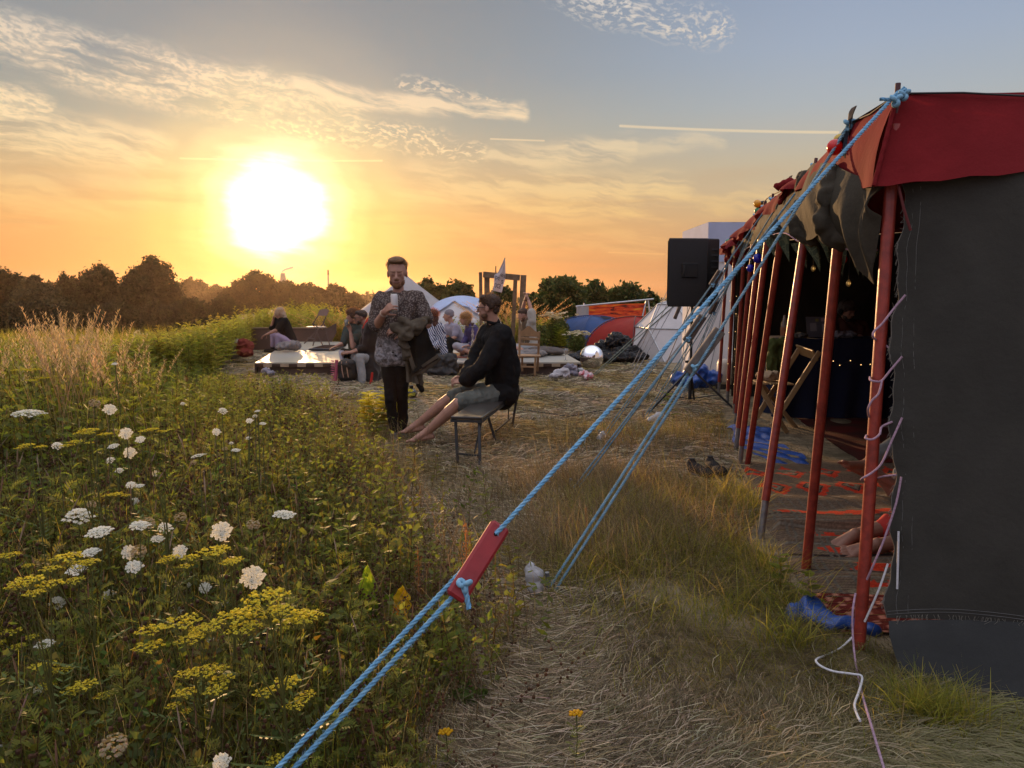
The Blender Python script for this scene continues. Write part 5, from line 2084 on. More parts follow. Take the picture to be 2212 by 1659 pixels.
def build_tent():
 root = thing('pole_tent', 'long red-roofed tent with olive walls and a row of red poles', 'tent', TENT_BASE)
 for i, (bu, bv, tu, tv, Y, ft) in enumerate(POLES):
  b_ = G(bu, bv)
  t_ = P(tu, tv, Y)
  mid = b_.lerp(t_, .93)
  r_ = .0235
  mb = MB()
  mb.tube([b_.lerp(t_, max(ft, .001)), b_.lerp(t_, .5), mid], r_, 14)
  po = obj('pole', mb, PAINT, root)
  mb = MB()
  mb.tube([mid, t_], .0105, 8)
  obj('spike', mb, mat('rusty_spike', (.09, .03, .03), .6, .3, 30), po)
  if ft:
   mb = MB()
   mb.tube([b_ - Vector((0, 0, .05)), b_.lerp(t_, ft + .004)], r_ * .86, 12)
   obj('pole_foot', mb, METAL, po)
 # corner and eave lines
 c0 = spike(0)
 r0 = P(2212, 200, 2.98)
 dr = (r0 - c0).normalized()
 rr = c0 + Vector((3.9, -1.05, .10))
 end = eave(11.0)
 rend = end + Vector((3.7, .3, .25))

 def front_top(q):
  if q < .12:
   return c0.lerp(r0, q / .12)
  return r0.lerp(rr, (q - .12) / .88)
 fb0, fb1 = P(1888, 402, 3.0), P(2212, 372, 2.80)
 fbe = rr + Vector((-.05, -.14, -.36))

 def front_bot(q):
  if q < .12:
   return fb0.lerp(fb1, q / .12)
  return fb1.lerp(fbe, (q - .12) / .88)
 mb = MB()

 def val(q, t):
  p = front_top(q).lerp(front_bot(q), t)
  p.y += .006 * math.sin(q * 60) * t + .012 * math.sin(math.pi * t)
  p.z -= .004 * math.sin(q * 140) * t
  return p
 mb.grid(val, 90, 12)
 # side strip of the valance, lit by the sun
 sb = [(3.0, P(1888, 402, 3.0)), (3.2, P(1860, 396, 3.18)), (3.5, P(1822, 378, 3.5)), (3.75, P(1797, 362, 3.72)), (4.6, eave(4.6) + Vector((-.10, 0, -.12))), (11.0, end + Vector((-.14, 0, -.15)))]

 def side_bot(Y):
  ys = [s_[0] for s_ in sb]
  return Vector([np.interp(Y, ys, [s_[1][k] for s_ in sb]) for k in range(3)])

 def sval(q, t):
  Y = 3.0 + 8.0 * q ** 1.6
  a = eave(max(Y, 3.08))
  b_ = side_bot(Y)
  p = a.lerp(b_, t)
  f = 1 if Y > 4.2 else .25
  p.x -= f * (.035 * math.sin(Y * 9) + .02 * math.sin(Y * 23)) * t + .02 * math.sin(math.pi * t)
  p.z += f * .04 * math.sin(Y * 5.3) * t - .015 * math.sin(math.pi * min(1, (Y - 3) * 1.1))
  return p
 mb.grid(sval, 170, 8)
 obj('valance', mb, RED_CLOTH, root)
 # rolled hem up the corner
 mb = MB()
 mb.tube([c0.lerp(P(1888, 402, 3.0), q) + Vector((-.004, -.006 + .0015 * math.sin(q * 50), 0)) for q in np.linspace(.02, 1, 40)], .009, 6)
 obj('corner_hem', mb, RED_CLOTH, root)
 # roof: eave up to the ridge
 mb = MB()
 ridge0, ridge1 = Vector((3.3, 5.2, 2.62)), Vector((4.9, 9.9, 2.7))

 def roof_side(q, t):
  Y = 3.08 + 7.92 * q
  a = eave(Y)
  b_ = ridge0.lerp(ridge1, q)
  p = a.lerp(b_, t)
  p.z -= .10 * math.sin(math.pi * t) * (.6 + .4 * math.cos(q * 60))
  return p
 mb.grid(roof_side, 80, 10)

 def roof_front(q, t):
  p = front_top(q).lerp(ridge0, t)
  p.z -= .07 * math.sin(math.pi * t)
  return p
 mb.grid(roof_front, 40, 10)

 def roof_right(q, t):
  p = rr.lerp(rend, q).lerp(ridge0.lerp(ridge1, q), t)
  p.z -= .08 * math.sin(math.pi * t)
  return p
 mb.grid(roof_right, 30, 8)
 mb.grid(lambda q, t: end.lerp(rend, q).lerp(ridge1, t), 10, 8)
 obj('roof', mb, mat('red_roof_canvas', (.30, .028, .028), .85, .15, 3, .006, 8, weave=160), root)
 # walls: right side, far end (dark olive)
 mb = MB()

 def wl(a, b_, n, sag=.04):
  def f(q, t):
   p = a.lerp(b_, q)
   p.z = p.z * t
   p.x += sag * math.sin(q * 40) * math.sin(math.pi * t) * .5
   p.y += sag * math.cos(q * 33) * (.3 + .7 * (1 - t)) * .6
   return p
  return f
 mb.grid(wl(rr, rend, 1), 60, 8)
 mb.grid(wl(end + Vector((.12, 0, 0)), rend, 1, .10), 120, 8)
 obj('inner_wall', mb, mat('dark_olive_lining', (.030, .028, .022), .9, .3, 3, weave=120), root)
 # the grey front wall
 t0, t1, t2 = P(1945, 398, 3.04), P(2212, 366, 2.82), rr + Vector((-.05, -.06, -.25))
 b0, b1, b2 = P(1920, 1335, 2.90), P(2212, 1345, 2.68), Vector((rr.x - .1, rr.y - .1, .17))

 def jag(t):
  u = 6 * math.sin(t * 31) + 3 * math.sin(t * 77) + 5 * math.sin(t * 9 + 1)
  return u * 3.0 / CF

 def fw(q, t):
  if q < .1:
   f = q / .1
   a, b_ = t0.lerp(t1, f), b0.lerp(b1, f)
  else:
   f = (q - .1) / .9
   a, b_ = t1.lerp(t2, f), b1.lerp(b2, f)
  p = a.lerp(b_, t)
  p.x += jag(t) * max(0, 1 - q / .02)
  p.y += .007 * math.sin(q * 70 + 3 * t) * math.sin(math.pi * t) - .012 * math.sin(math.pi * t) * math.sin(q * 19) + .03 * mnoise.noise(Vector((q * 16 + t * 3, t * 2.5, 2))) * (1 - t * .3) + .006 * mnoise.noise(Vector((q * 60, t * 9, 5)))
  return p
 mb = MB()
 mb.grid(fw, 220, 60, thick=.003)
 fwo = obj('front_wall', mb, GREY_CANVAS, root)
 # seams: paired stitch lines and the frayed hem
 mb = MB()
 for qx in (.008, .016):
  pts = [Vector(fw(qx, t)) + Vector((0, -.003, 0)) for t in np.linspace(.01, .99, 50)]
  mb.tube(pts, .0009, 4)
 for dz in (0, .012):
  pts = [Vector(fw(q, .992)) + Vector((0, -.004, dz + .016 * math.sin(math.pi * min(1, q / .1)) - .0)) for q in np.linspace(.0, .99, 80)]
  mb.tube(pts, .0009, 4)
 obj('stitching', mb, mat('pale_thread', (.16, .16, .155), .9), fwo)
 mb = MB()
 for k in range(150):
  q = rng.uniform(0, .3)
  a = Vector(fw(q, 1.0)) + Vector((0, -.006, .008 + .012 * math.sin(math.pi * min(1, q / .1))))
  mb.tube([a, a + Vector((rng.normal(0, .006), -.003, -.012)), a + Vector((rng.normal(0, .012), -.004, -rng.uniform(.012, .04)))], .0006, 3, None, False)
 for k in range(110):
  t = rng.uniform(.03, .97)
  a = Vector(fw(0, t))
  mb.tube([a, a + Vector((-.006, -.002, rng.normal(0, .006))), a + Vector((-rng.uniform(.004, .02), -.003, rng.normal(-.008, .012)))], .0007, 3, None, False)
 obj('frayed_edge', mb, mat('frayed_thread', (.26, .24, .20), .9), fwo)
 # hem cord along the edge
 mb = MB()
 mb.tube([Vector(fw(0, t)) for t in np.linspace(0, 1, 90)], .0035, 5)
 obj('edge_hem', mb, mat('pale_hem', (.15, .14, .12), .9), fwo)
 # mud flap
 e0 = [P(1920, 1342, 2.90), P(1918, 1370, 2.88), P(1926, 1405, 2.85), P(1940, 1445, 2.80), P(1965, 1480, 2.74), P(1995, 1503, 2.66)]
 bR = P(2212, 1527, 2.56)

 def flap(q, t):
  k = t * 5
  i = min(4, int(k))
  L_ = e0[i].lerp(e0[i + 1], k - i)
  Rr = P(2212, 1345, 2.675).lerp(bR, t)
  far = Vector((rr.x - .1, rr.y - .12 - .12 * t, .17 * (1 - t)))
  if q < .4:
   p = L_.lerp(Rr, q / .4)
  else:
   p = Rr.lerp(far, (q - .4) / .6)
  p.y -= .02 * math.sin(math.pi * t) + .010 * math.sin(q * 28 + 2 * t) * t
  p.z += .008 * math.sin(q * 21) * t + .008 * math.sin(math.pi * min(1, q / .4)) * (1 - t)
  return p
 mb = MB()
 mb.grid(flap, 90, 24, thick=.003)
 obj('mud_flap', mb, FLAP_CANVAS, root)
 # olive side wall rolled up and hanging from the eave
 bot = [(1912, 478, 3.06), (1884, 607, 3.12), (1852, 584, 3.25), (1847, 530, 3.32), (1812, 528, 3.62), (1770, 503, 4.0), (1738, 518, 4.5), (1686, 508, 5.5), (1632, 528, 7.2), (1600, 545, 8.8), (1575, 560, 10.8)]
 top = [(1912, 402, 3.06), (1888, 395, 3.1), (1855, 380, 3.26), (1835, 372, 3.36), (1795, 352, 3.66), (1757, 352, 4.3), (1741, 372, 4.7), (1692, 420, 5.6), (1642, 468, 7.2), (1608, 500, 8.8), (1578, 530, 10.8)]
 kq = np.array([0, .10, .2, .26, .38, .5, .6, .72, .84, .93, 1])
 TB = np.array([tuple(P(*b_)) for b_ in bot])
 TT = np.array([tuple(P(*b_)) for b_ in top])

 def drape(q, t):
  a = np.array([np.interp(q, kq, TT[:, k]) for k in range(3)])
  b_ = np.array([np.interp(q, kq, TB[:, k]) for k in range(3)])
  p = a * (1 - t) + b_ * t
  ph = q * 26 + .5 * t + .8 * math.sin(q * 11)
  f = math.sin(ph) * .6 + .28 * math.sin(ph * 2.1 + 1) + .06 * math.sin(ph * 4.3)
  out = (.035 + .04 * math.sin(math.pi * min(1, t * 1.1))) * (.2 + .8 * t)
  p[0] += -out * f - .05 * math.sin(math.pi * t)
  p[1] += -.025 * f * t
  p[2] += .02 * math.sin(q * 30 + 1) * t * t
  return p
 mb = MB()
 mb.grid(drape, 220, 30, thick=.004)
 obj('rolled_side_wall', mb, OLIVE, root)
 # a fallen fold hanging in front: nose-shaped bundle
 for (pts, r_) in (([(1800, 372, 3.55), (1786, 430, 3.5), (1778, 480, 3.5), (1808, 520, 3.5), (1840, 505, 3.42), (1838, 470, 3.36)], .045),
      ([(1742, 385, 4.6), (1735, 440, 4.45), (1728, 490, 4.4), (1752, 512, 4.3)], .06), ([(1700, 425, 5.5), (1688, 470, 5.4), (1680, 500, 5.4)], .06)):
  mb = MB()
  ps = [P(*q) for q in pts]
  for a, b_ in zip(ps, ps[1:]):
   mb.cap(a, b_, r_ * rng.uniform(.7, 1), r_ * rng.uniform(.7, 1.1), 10)
  a = fuse(mb, .011, 2, .02, 12, int(pts[0][0]), (1, 1, .4))
  obj('canvas_fold', a, OLIVE, root)
 # lashings of red cloth farther along the eave
 for k, (u, v, Y, r_) in enumerate(((1712, 400, 5.2, .05), (1690, 432, 5.9, .06), (1650, 470, 6.9, .055), (1608, 522, 8.9, .085), (1586, 540, 10.1, .10))):
  mb = MB()
  c = P(u, v, Y)
  for j in range(5):
   a = c + Vector((rng.normal(0, r_ * .5), rng.normal(0, r_ * 1.0), rng.normal(0, r_ * .3)))
   mb.cap(a, a + Vector((rng.normal(0, r_), rng.normal(0, r_), -r_ * rng.uniform(.5, 2))), r_ * .6, r_ * .4, 9)
  obj('lashed_cloth', fuse(mb, .014, 2, .015, 12, k), RED_CLOTH, root)
 # dark strap at the front corner
 mb = MB()
 mb.tube([P(1941, 402, 2.99), P(1952, 450, 2.97), P(1967, 498, 2.96)], .006, 6)
 obj('corner_strap', mb, mat('maroon_strap', (.12, .03, .03), .8), root)
 mb = MB()
 mb.tube([c0 + Vector((0, 0, .0)), c0.lerp(r0, .5) + Vector((0, -.02, -.004)), r0 + Vector((0, -.03, -.02)), rr], .004, 5)
 mb.tube([c0, eave(3.3) + Vector((-.01, 0, -.02)), eave(3.52)], .004, 5)
 obj('ridge_line', mb, mat('black_line', (.02, .02, .02), .7), root)
 # dark scarves tied along the spikes
 for (i, u, v) in ((1, 1822, 285), (3, 1693, 412), (9, 1567, 545)):
  Y = POLES[i][4]
  s_ = spike(i) + Vector((0, 0, .06))
  w0 = P(u - 2, v + 45 * 3.5 / Y, Y)

  def sc_(q, t):
   p = s_.lerp(w0, q)
   p += Vector((-.03 * t * math.sin(math.pi * q) - .008 * math.sin(q * 14), -.05 * t, -.11 * t * math.sin(math.pi * min(1, q * 1.2) * .9)))
   return p
  mb = MB()
  mb.grid(sc_, 24, 8, thick=.003)
  obj('dark_pennant', mb, mat('navy_cloth', (.02, .022, .035), .9, .3, 8, .004, 20), root)
 return fw


FW = build_tent()


def cord(pts, r_, n=40):
 """smooth curve through readings (u, v, Y)"""
 ps = [P(*q) if len(q) == 3 else Vector(q) for q in pts]
 m_ = len(ps)
 out = []
 for i in range(m_ - 1):
  p0, p1, p2, p3 = ps[max(0, i - 1)], ps[i], ps[i + 1], ps[min(m_ - 1, i + 2)]
  for k in range(6):
   t = k / 6
   out.append(.5 * ((2 * p1) + (p2 - p0) * t + (2 * p0 - 5 * p1 + 4 * p2 - p3) * t * t + (3 * p1 - p0 - 3 * p2 + p3) * t ** 3))
 out.append(ps[-1])
 return out


def build_lacing():
 f, w_, b_ = 2.955, 2.90, 3.05
 root = thing('lacing_cord', 'lilac cord laced round the nearest red pole and through the wall edge', 'cord', tuple(G(1855, 1405)))
 segs = [
  [(1956, 637, 2.97), (1930, 668, 2.98), (1905, 700, 2.98), (1888, 716, f + .02), (1886, 728, f + .02), (1893, 735, b_)],
  [(1908, 742, b_), (1928, 757, 3.0)],
  [(1949, 770, 2.95), (1925, 798, 2.96), (1905, 822, 2.97), (1892, 824, f), (1880, 821, f + .01), (1879, 815, b_)],
  [(1905, 822, 2.96), (1898, 850, 2.95), (1883, 866, f), (1875, 885, f + .01), (1878, 903, b_)],
  [(1928, 911, 2.95), (1905, 922, 2.97), (1900, 938, f), (1885, 949, f), (1870, 947, f + .01), (1872, 940, b_)],
  [(1949, 902, 2.93), (1925, 955, 2.93), (1905, 1000, 2.93), (1885, 1020, 2.94), (1862, 1034, f), (1861, 1038, b_)],
  [(1888, 1036, b_), (1910, 1029, 2.99), (1936, 1026, 2.95)],
  [(1947, 1030, 2.92), (1935, 1090, 2.91), (1910, 1165, 2.91), (1886, 1222, 2.92), (1873, 1252, 2.95)],
  [(1848, 1282, 2.99), (1842, 1320, 2.94), (1842, 1370, 2.92), (1848, 1430, 2.84), (1860, 1490, 2.62), (1880, 1560, 2.36), (1910, 1662, 2.12)],
 ]
 for s_ in segs:
  mb = MB()
  mb.tube(cord(s_, 0), .0042, 7)
  obj('cord_run', mb, CORD_L, root)
 root = thing('loose_white_cord', 'white cord threaded through the grey wall and trailing on the grass', 'cord', tuple(G(1763, 1425)))
 for s_ in ([(1941, 1148, 2.905), (1940, 1200, 2.90), (1938, 1272, 2.895)], [(1918, 1218, 2.93), (1898, 1275, 2.93), (1868, 1343, 2.96)],
    [(1843, 1375, 2.97), (1815, 1400, 2.96), (1785, 1415, 2.94), (1763, 1425, 2.80), (1772, 1438, 2.75), (1800, 1450, 2.72), (1842, 1456, 2.70), (1862, 1462, 2.68), (1856, 1492, 2.58), (1846, 1522, 2.50), (1852, 1545, 2.42), (1858, 1557, 2.38)]):
  mb = MB()
  mb.tube(cord(s_, 0), .0042, 7)
  obj('cord_run', mb, CORD_W, root)


build_lacing()


def twisted(mb, a, b, r_, turns=None, sag=0.0, fuzz=0, n=None, cols=((.8, .9, 1), (1, 1, 1), (.7, .85, .95))):
 """three-strand rope from a to b"""
 a, b = np.array(a, float), np.array(b, float)
 L = np.linalg.norm(b - a)
 d = (b - a) / L
 turns = turns or L / (r_ * 7.5)
 n = n or int(min(900, turns * 7))
 t = np.linspace(0, 1, n)
 ctr = a + (b - a) * t[:, None]
 ctr[:, 2] -= sag * 4 * t * (1 - t)
 s1 = np.cross(d, (0, 0, 1.0))
 s1 /= np.linalg.norm(s1)
 s2 = np.cross(d, s1)
 for k in range(3):
  ph = t * turns * 2 * np.pi + k * 2 * np.pi / 3
  pts = ctr + (np.cos(ph)[:, None] * s1 + np.sin(ph)[:, None] * s2) * r_ * .55
  mb.tube(pts, r_ * .56, 5, cols[k], False)
 for k in range(fuzz):
  q = rng.uniform(0, 1)
  c = a + (b - a) * q
  c[2] -= sag * 4 * q * (1 - q)
  dr = rng.normal(0, 1, 3)
  dr /= np.linalg.norm(dr)
  mb.tube([c + dr * r_ * .8, c + dr * r_ * rng.uniform(1.4, 2.3) + d * rng.normal(0, r_)], .00035, 3, (1.2, 1.2, 1.2), False)


def point_on(a, b, u):
 """point of the line a-b that is seen at column u"""
 lo, hi = 0.0, 1.0
 for _ in range(40):
  m_ = (lo + hi) / 2
  if proj(a.lerp(b, m_))[0] > u:
   lo = m_
  else:
   hi = m_
 return a.lerp(b, (lo + hi) / 2)


def knot(mb, c, r_, n=26, col=(1, 1, 1)):
 pts = []
 for t in np.linspace(0, 2 * math.pi, n):
  pts.append((c[0] + r_ * (math.sin(t) + 1.1 * math.sin(2 * t)) * .5, c[1] + r_ * math.sin(3 * t) * .5, c[2] + r_ * (math.cos(t) - 1.1 * math.cos(2 * t)) * .5))
 mb.tube(pts, r_ * .42, 7, col)


def slider(root, c, axis, face, L, W_, T, m, knotm, kpos=-.33):
 mb = MB()
 mb.bar(c - axis * L / 2, c + axis * L / 2, W_, T, face, None, min(W_, T) * .22)
 o = obj('slider', mb, m, root)
 mb = MB()
 for q in (-.36, .36):
  mb.tube([c + axis * L * q - face * T * .52, c + axis * L * q + face * T * .52], .0055, 8)
 obj('hole', mb, mat('dark_hole', (.01, .01, .01), .9), o)


def build_ropes():
 GRP = 'guy ropes of the pole tent'
 # the near thick blue rope
 T_ = spike(0) + Vector((-.01, -.02, 0))
 peg = G(328, 1985)
 root = thing('guy_rope', 'thick bright blue guy rope with a red slider, running doubled to the bottom edge', 'guy rope', tuple(peg), GRP)
 c = point_on(T_, peg, 1032)
 d = (peg - T_).normalized()
 up_hole = P(1077, 1158, point_on(T_, peg, 1077).y)
 lo_hole = P(1012, 1262, c.y - .04)
 ax = (P(1079, 1145, up_hole.y) - P(990, 1288, c.y - .06)).normalized()
 face = Vector((.25, -.85, .45))
 face = (face - ax * face.dot(ax)).normalized()
 ctr = P(1033, 1212, c.y)
 slider(root, ctr, ax, face, .235, .058, .034, mat('red_painted_wood', (.30, .018, .022), .55, .25, 12, .001, 60), None)
 mb = MB()
 twisted(mb, T_, ctr + ax * .235 * .36 + face * .018, .0066, fuzz=900)
 obj('main_strand', mb, ROPE_B, root)
 mb = MB()
 twisted(mb, ctr + ax * .235 * .30 - face * .014, P(600, 1659, point_on(T_, peg, 600).y).lerp(peg, .0), .0066, fuzz=260)
 twisted(mb, P(600, 1659, point_on(T_, peg, 600).y), peg, .0066)
 q2 = P(636, 1659, point_on(T_, peg, 636).y)
 twisted(mb, ctr - ax * .235 * .34 - face * .010, q2, .0066, fuzz=260)
 twisted(mb, q2, peg + Vector((.02, 0, 0)), .0066)
 obj('doubled_strand', mb, ROPE_B, root)
 mb = MB()
 k0 = ctr - ax * .235 * .33 + face * .028
 knot(mb, k0, .017)
 twisted(mb, k0, k0 + Vector((.012, -.01, -.062)), .0075)
 obj('knot', mb, ROPE_B, root)
 mb = MB()
 cn = T_ + Vector((-.02, -.03, -.035))
 knot(mb, cn, .020)
 knot(mb, cn + Vector((.03, .0, .02)), .018)
 twisted(mb, T_ + Vector((.015, -.02, .01)), cn, .009)
 twisted(mb, cn + Vector((-.01, 0, 0)), cn + Vector((-.06, 0, .003)), .007)
 obj('top_knot', mb, ROPE_B, root)
 # the others
 rows = [
  (1, (1190, 1277), 1521, .24, 'faded blue guy rope with a long grey wooden slider, pegged beside the crushed bottle', .0066, WOODG, 3),
  (2, (1238, 1062), 1500, .20, 'faded blue guy rope with a brown wooden slider, third from the tent front', .0060, WOODG, 2),
  (3, (1392, 905), 1543, .19, 'faded guy rope whose grey slider is just right of the speaker', .0048, WOODG, 2),
  (4, (1298, 950), 1547, .15, 'faded guy rope pegged by the upturned cup on the trodden grass', .0048, WOODG, 2),
  (5, (1455, 860), 1520, 0, 'thin guy rope ending behind the speaker stand', .0045, None, 1),
  (6, (1470, 868), 1540, 0, 'thin guy rope, second from the far end of the pole tent', .0045, None, 1),
  (7, (1420, 880), 1540, 0, 'thin guy rope pegged next to the green weed by the speaker stand', .0045, None, 1),
  (8, (1480, 850), 1540, 0, 'thin guy rope at the far end of the pole tent', .0045, None, 1)]
 PEGL = {1: 'steel peg under the crushed plastic bottle, nearest of the pegs', 2: 'steel peg in the dry grass tuft, second nearest to the camera', 3: 'steel peg by the bottle left of the speaker stand', 4: 'steel peg under the small pale cup', 5: 'steel peg of a thin rope just left of the speaker stand pole', 6: 'steel peg right at the foot of the speaker stand', 7: 'steel peg beside the light green weed', 8: 'farthest steel peg, behind the speaker stand'}
 for (i, pg, us, L, lab, r_, m_, nd) in rows:
  T_ = spike(i)
  peg = G(*pg)
  root = thing('guy_rope', lab, 'guy rope', tuple(peg), GRP)
  if L:
   c = point_on(T_, peg, us)
   d = (T_ - peg).normalized()
   face = Vector((.2, -.9, .3))
   face = (face - d * face.dot(d)).normalized()
   ax = (d + Vector((.0, 0, .10 if i != 1 else -.12))).normalized()
   mb = MB()
   mb.bar(c - ax * L / 2, c + ax * L / 2, .055, .026, face, None, .004)
   so = obj('slider', mb, m_, root)
   mb = MB()
   for q in (-.34, .30):
    mb.tube([c + ax * L * q - face * .0135, c + ax * L * q + face * .0145], .008, 8)
   obj('hole', mb, mat('dark_hole', (.01, .01, .01), .9), so)
   mb = MB()
   twisted(mb, T_, c + ax * L * .3 + face * .013, r_, fuzz=60)
   obj('main_strand', mb, ROPE_D, root)
   mb = MB()
   twisted(mb, c + ax * L * .3 + face * .02, peg + Vector((.018, 0, 0)), r_, fuzz=60)
   twisted(mb, c - ax * L * .34 - face * .01, peg - Vector((.018, 0, 0)), r_, fuzz=60)
   obj('doubled_strand', mb, ROPE_D, root)
   mb = MB()
   knot(mb, c - ax * L * .34 + face * .03, .014)
   obj('knot', mb, ROPE_B, root)
  else:
   mb = MB()
   twisted(mb, T_, peg, r_, n=200)
   twisted(mb, T_ - Vector((0, 0, .02)), peg + Vector((.03, .03, 0)), r_ * .8, n=200)
   obj('strand', mb, ROPE_D, root)
  mb = MB()
  knot(mb, T_ + Vector((-.01, -.01, -.01)), .022)
  obj('top_knot', mb, ROPE_B, root)
  mb = MB()
  pd = (T_ - peg).normalized()
  mb.tube([peg - Vector((0, 0, .1)), peg + Vector((-.02, -.02, .10))], .011, 8)
  single('tent_peg', mb, METAL, PEGL[i], 'tent peg', 'tent pegs')
 # pale green guy line of another tent, in front of the stage end
 root = thing('guy_rope', 'pale green doubled guy line rising from the litter by the stage to behind the speaker', 'guy rope', tuple(G(1276, 815)), GRP)
 a = G(1276, 815)
 b_ = P(1478, 630, 12.0)
 mb = MB()
 twisted(mb, a, b_, .009, n=160)
 twisted(mb, a + Vector((.04, 0, 0)), b_ + Vector((.02, 0, -.06)), .008, n=160)
 obj('strand', mb, mat('pale_green_rope', (.30, .36, .30), .8, .2, 30, vcol=True), root)
 root = thing('guy_rope', 'dark thin guy line with a small wooden slider below the speaker', 'guy rope', tuple(G(1415, 845)), GRP)
 a, b_ = G(1415, 845), P(1500, 640, 11.2)
 mb = MB()
 mb.tube([a, b_], .006, 5)
 obj('strand', mb, mat('black_line', (.02, .02, .02), .7), root)
 c = P(1463, 675, point_on(b_, a, 1463).y)
 mb = MB()
 d = (b_ - a).normalized()
 mb.bar(c - d * .10, c + d * .10, .05, .03, (0, -1, 0), None, .005)
 obj('slider', mb, WOODG, root)
 # things put over the pegs
 cl = mat('clear_plastic', (.70, .70, .72), .14, .15, 20, .006, 60, trans=.35, alpha=.95)
 def bottle(u, v, h, w_, lab, tilt=(.1, 0), m=cl, crush=.0, name='plastic_bottle'):
  g = G(u, v)
  g.z = hz(g.x, g.y)
  M = Matrix.Rotation(tilt[0], 3, 'X') @ Matrix.Rotation(tilt[1], 3, 'Y')
  prof = [(.001, 0), (.45 * w_, .01 * h), (.5 * w_, .04 * h), (.5 * w_, .5 * h), (.47 * w_, .55 * h), (.5 * w_, .6 * h), (.5 * w_, .72 * h), (.32 * w_, .86 * h), (.17 * w_, .93 * h), (.17 * w_, h), (.001, h)]
  mb = MB()
  ax = M @ Vector((0, 0, 1))
  mb.lathe((g.x, g.y, g.z + .01), prof, 20, ax)
  if crush:
   Vv = mb.V[0]
   for q in range(len(Vv)):
    p = Vector(Vv[q])
    Vv[q] += np.array([mnoise.noise(p * 30 + Vector((k * 9, 0, 0))) for k in range(3)]) * crush
  return single(name, mb, m, lab, 'bottle' if 'bottle' in name else 'can', 'litter over the tent pegs')
 bottle(1160, 1280, .175, .085, 'crushed clear plastic bottle over the nearest peg, below the long grey slider', (.25, -.15), crush=.018)
 bottle(1400, 912, .20, .10, 'clear plastic bottle upside down over a peg left of the speaker stand', (.2, 1.0), crush=.010)
 bottle(1295, 953, .10, .075, 'small pale plastic cup over the peg on the trodden grass', (-.2, .5), name='plastic_cup', crush=.006)
 bottle(1268, 812, .20, .09, 'plastic bottle lying at the foot of the pale green guy line', (.3, -.9), crush=.01)


build_ropes()


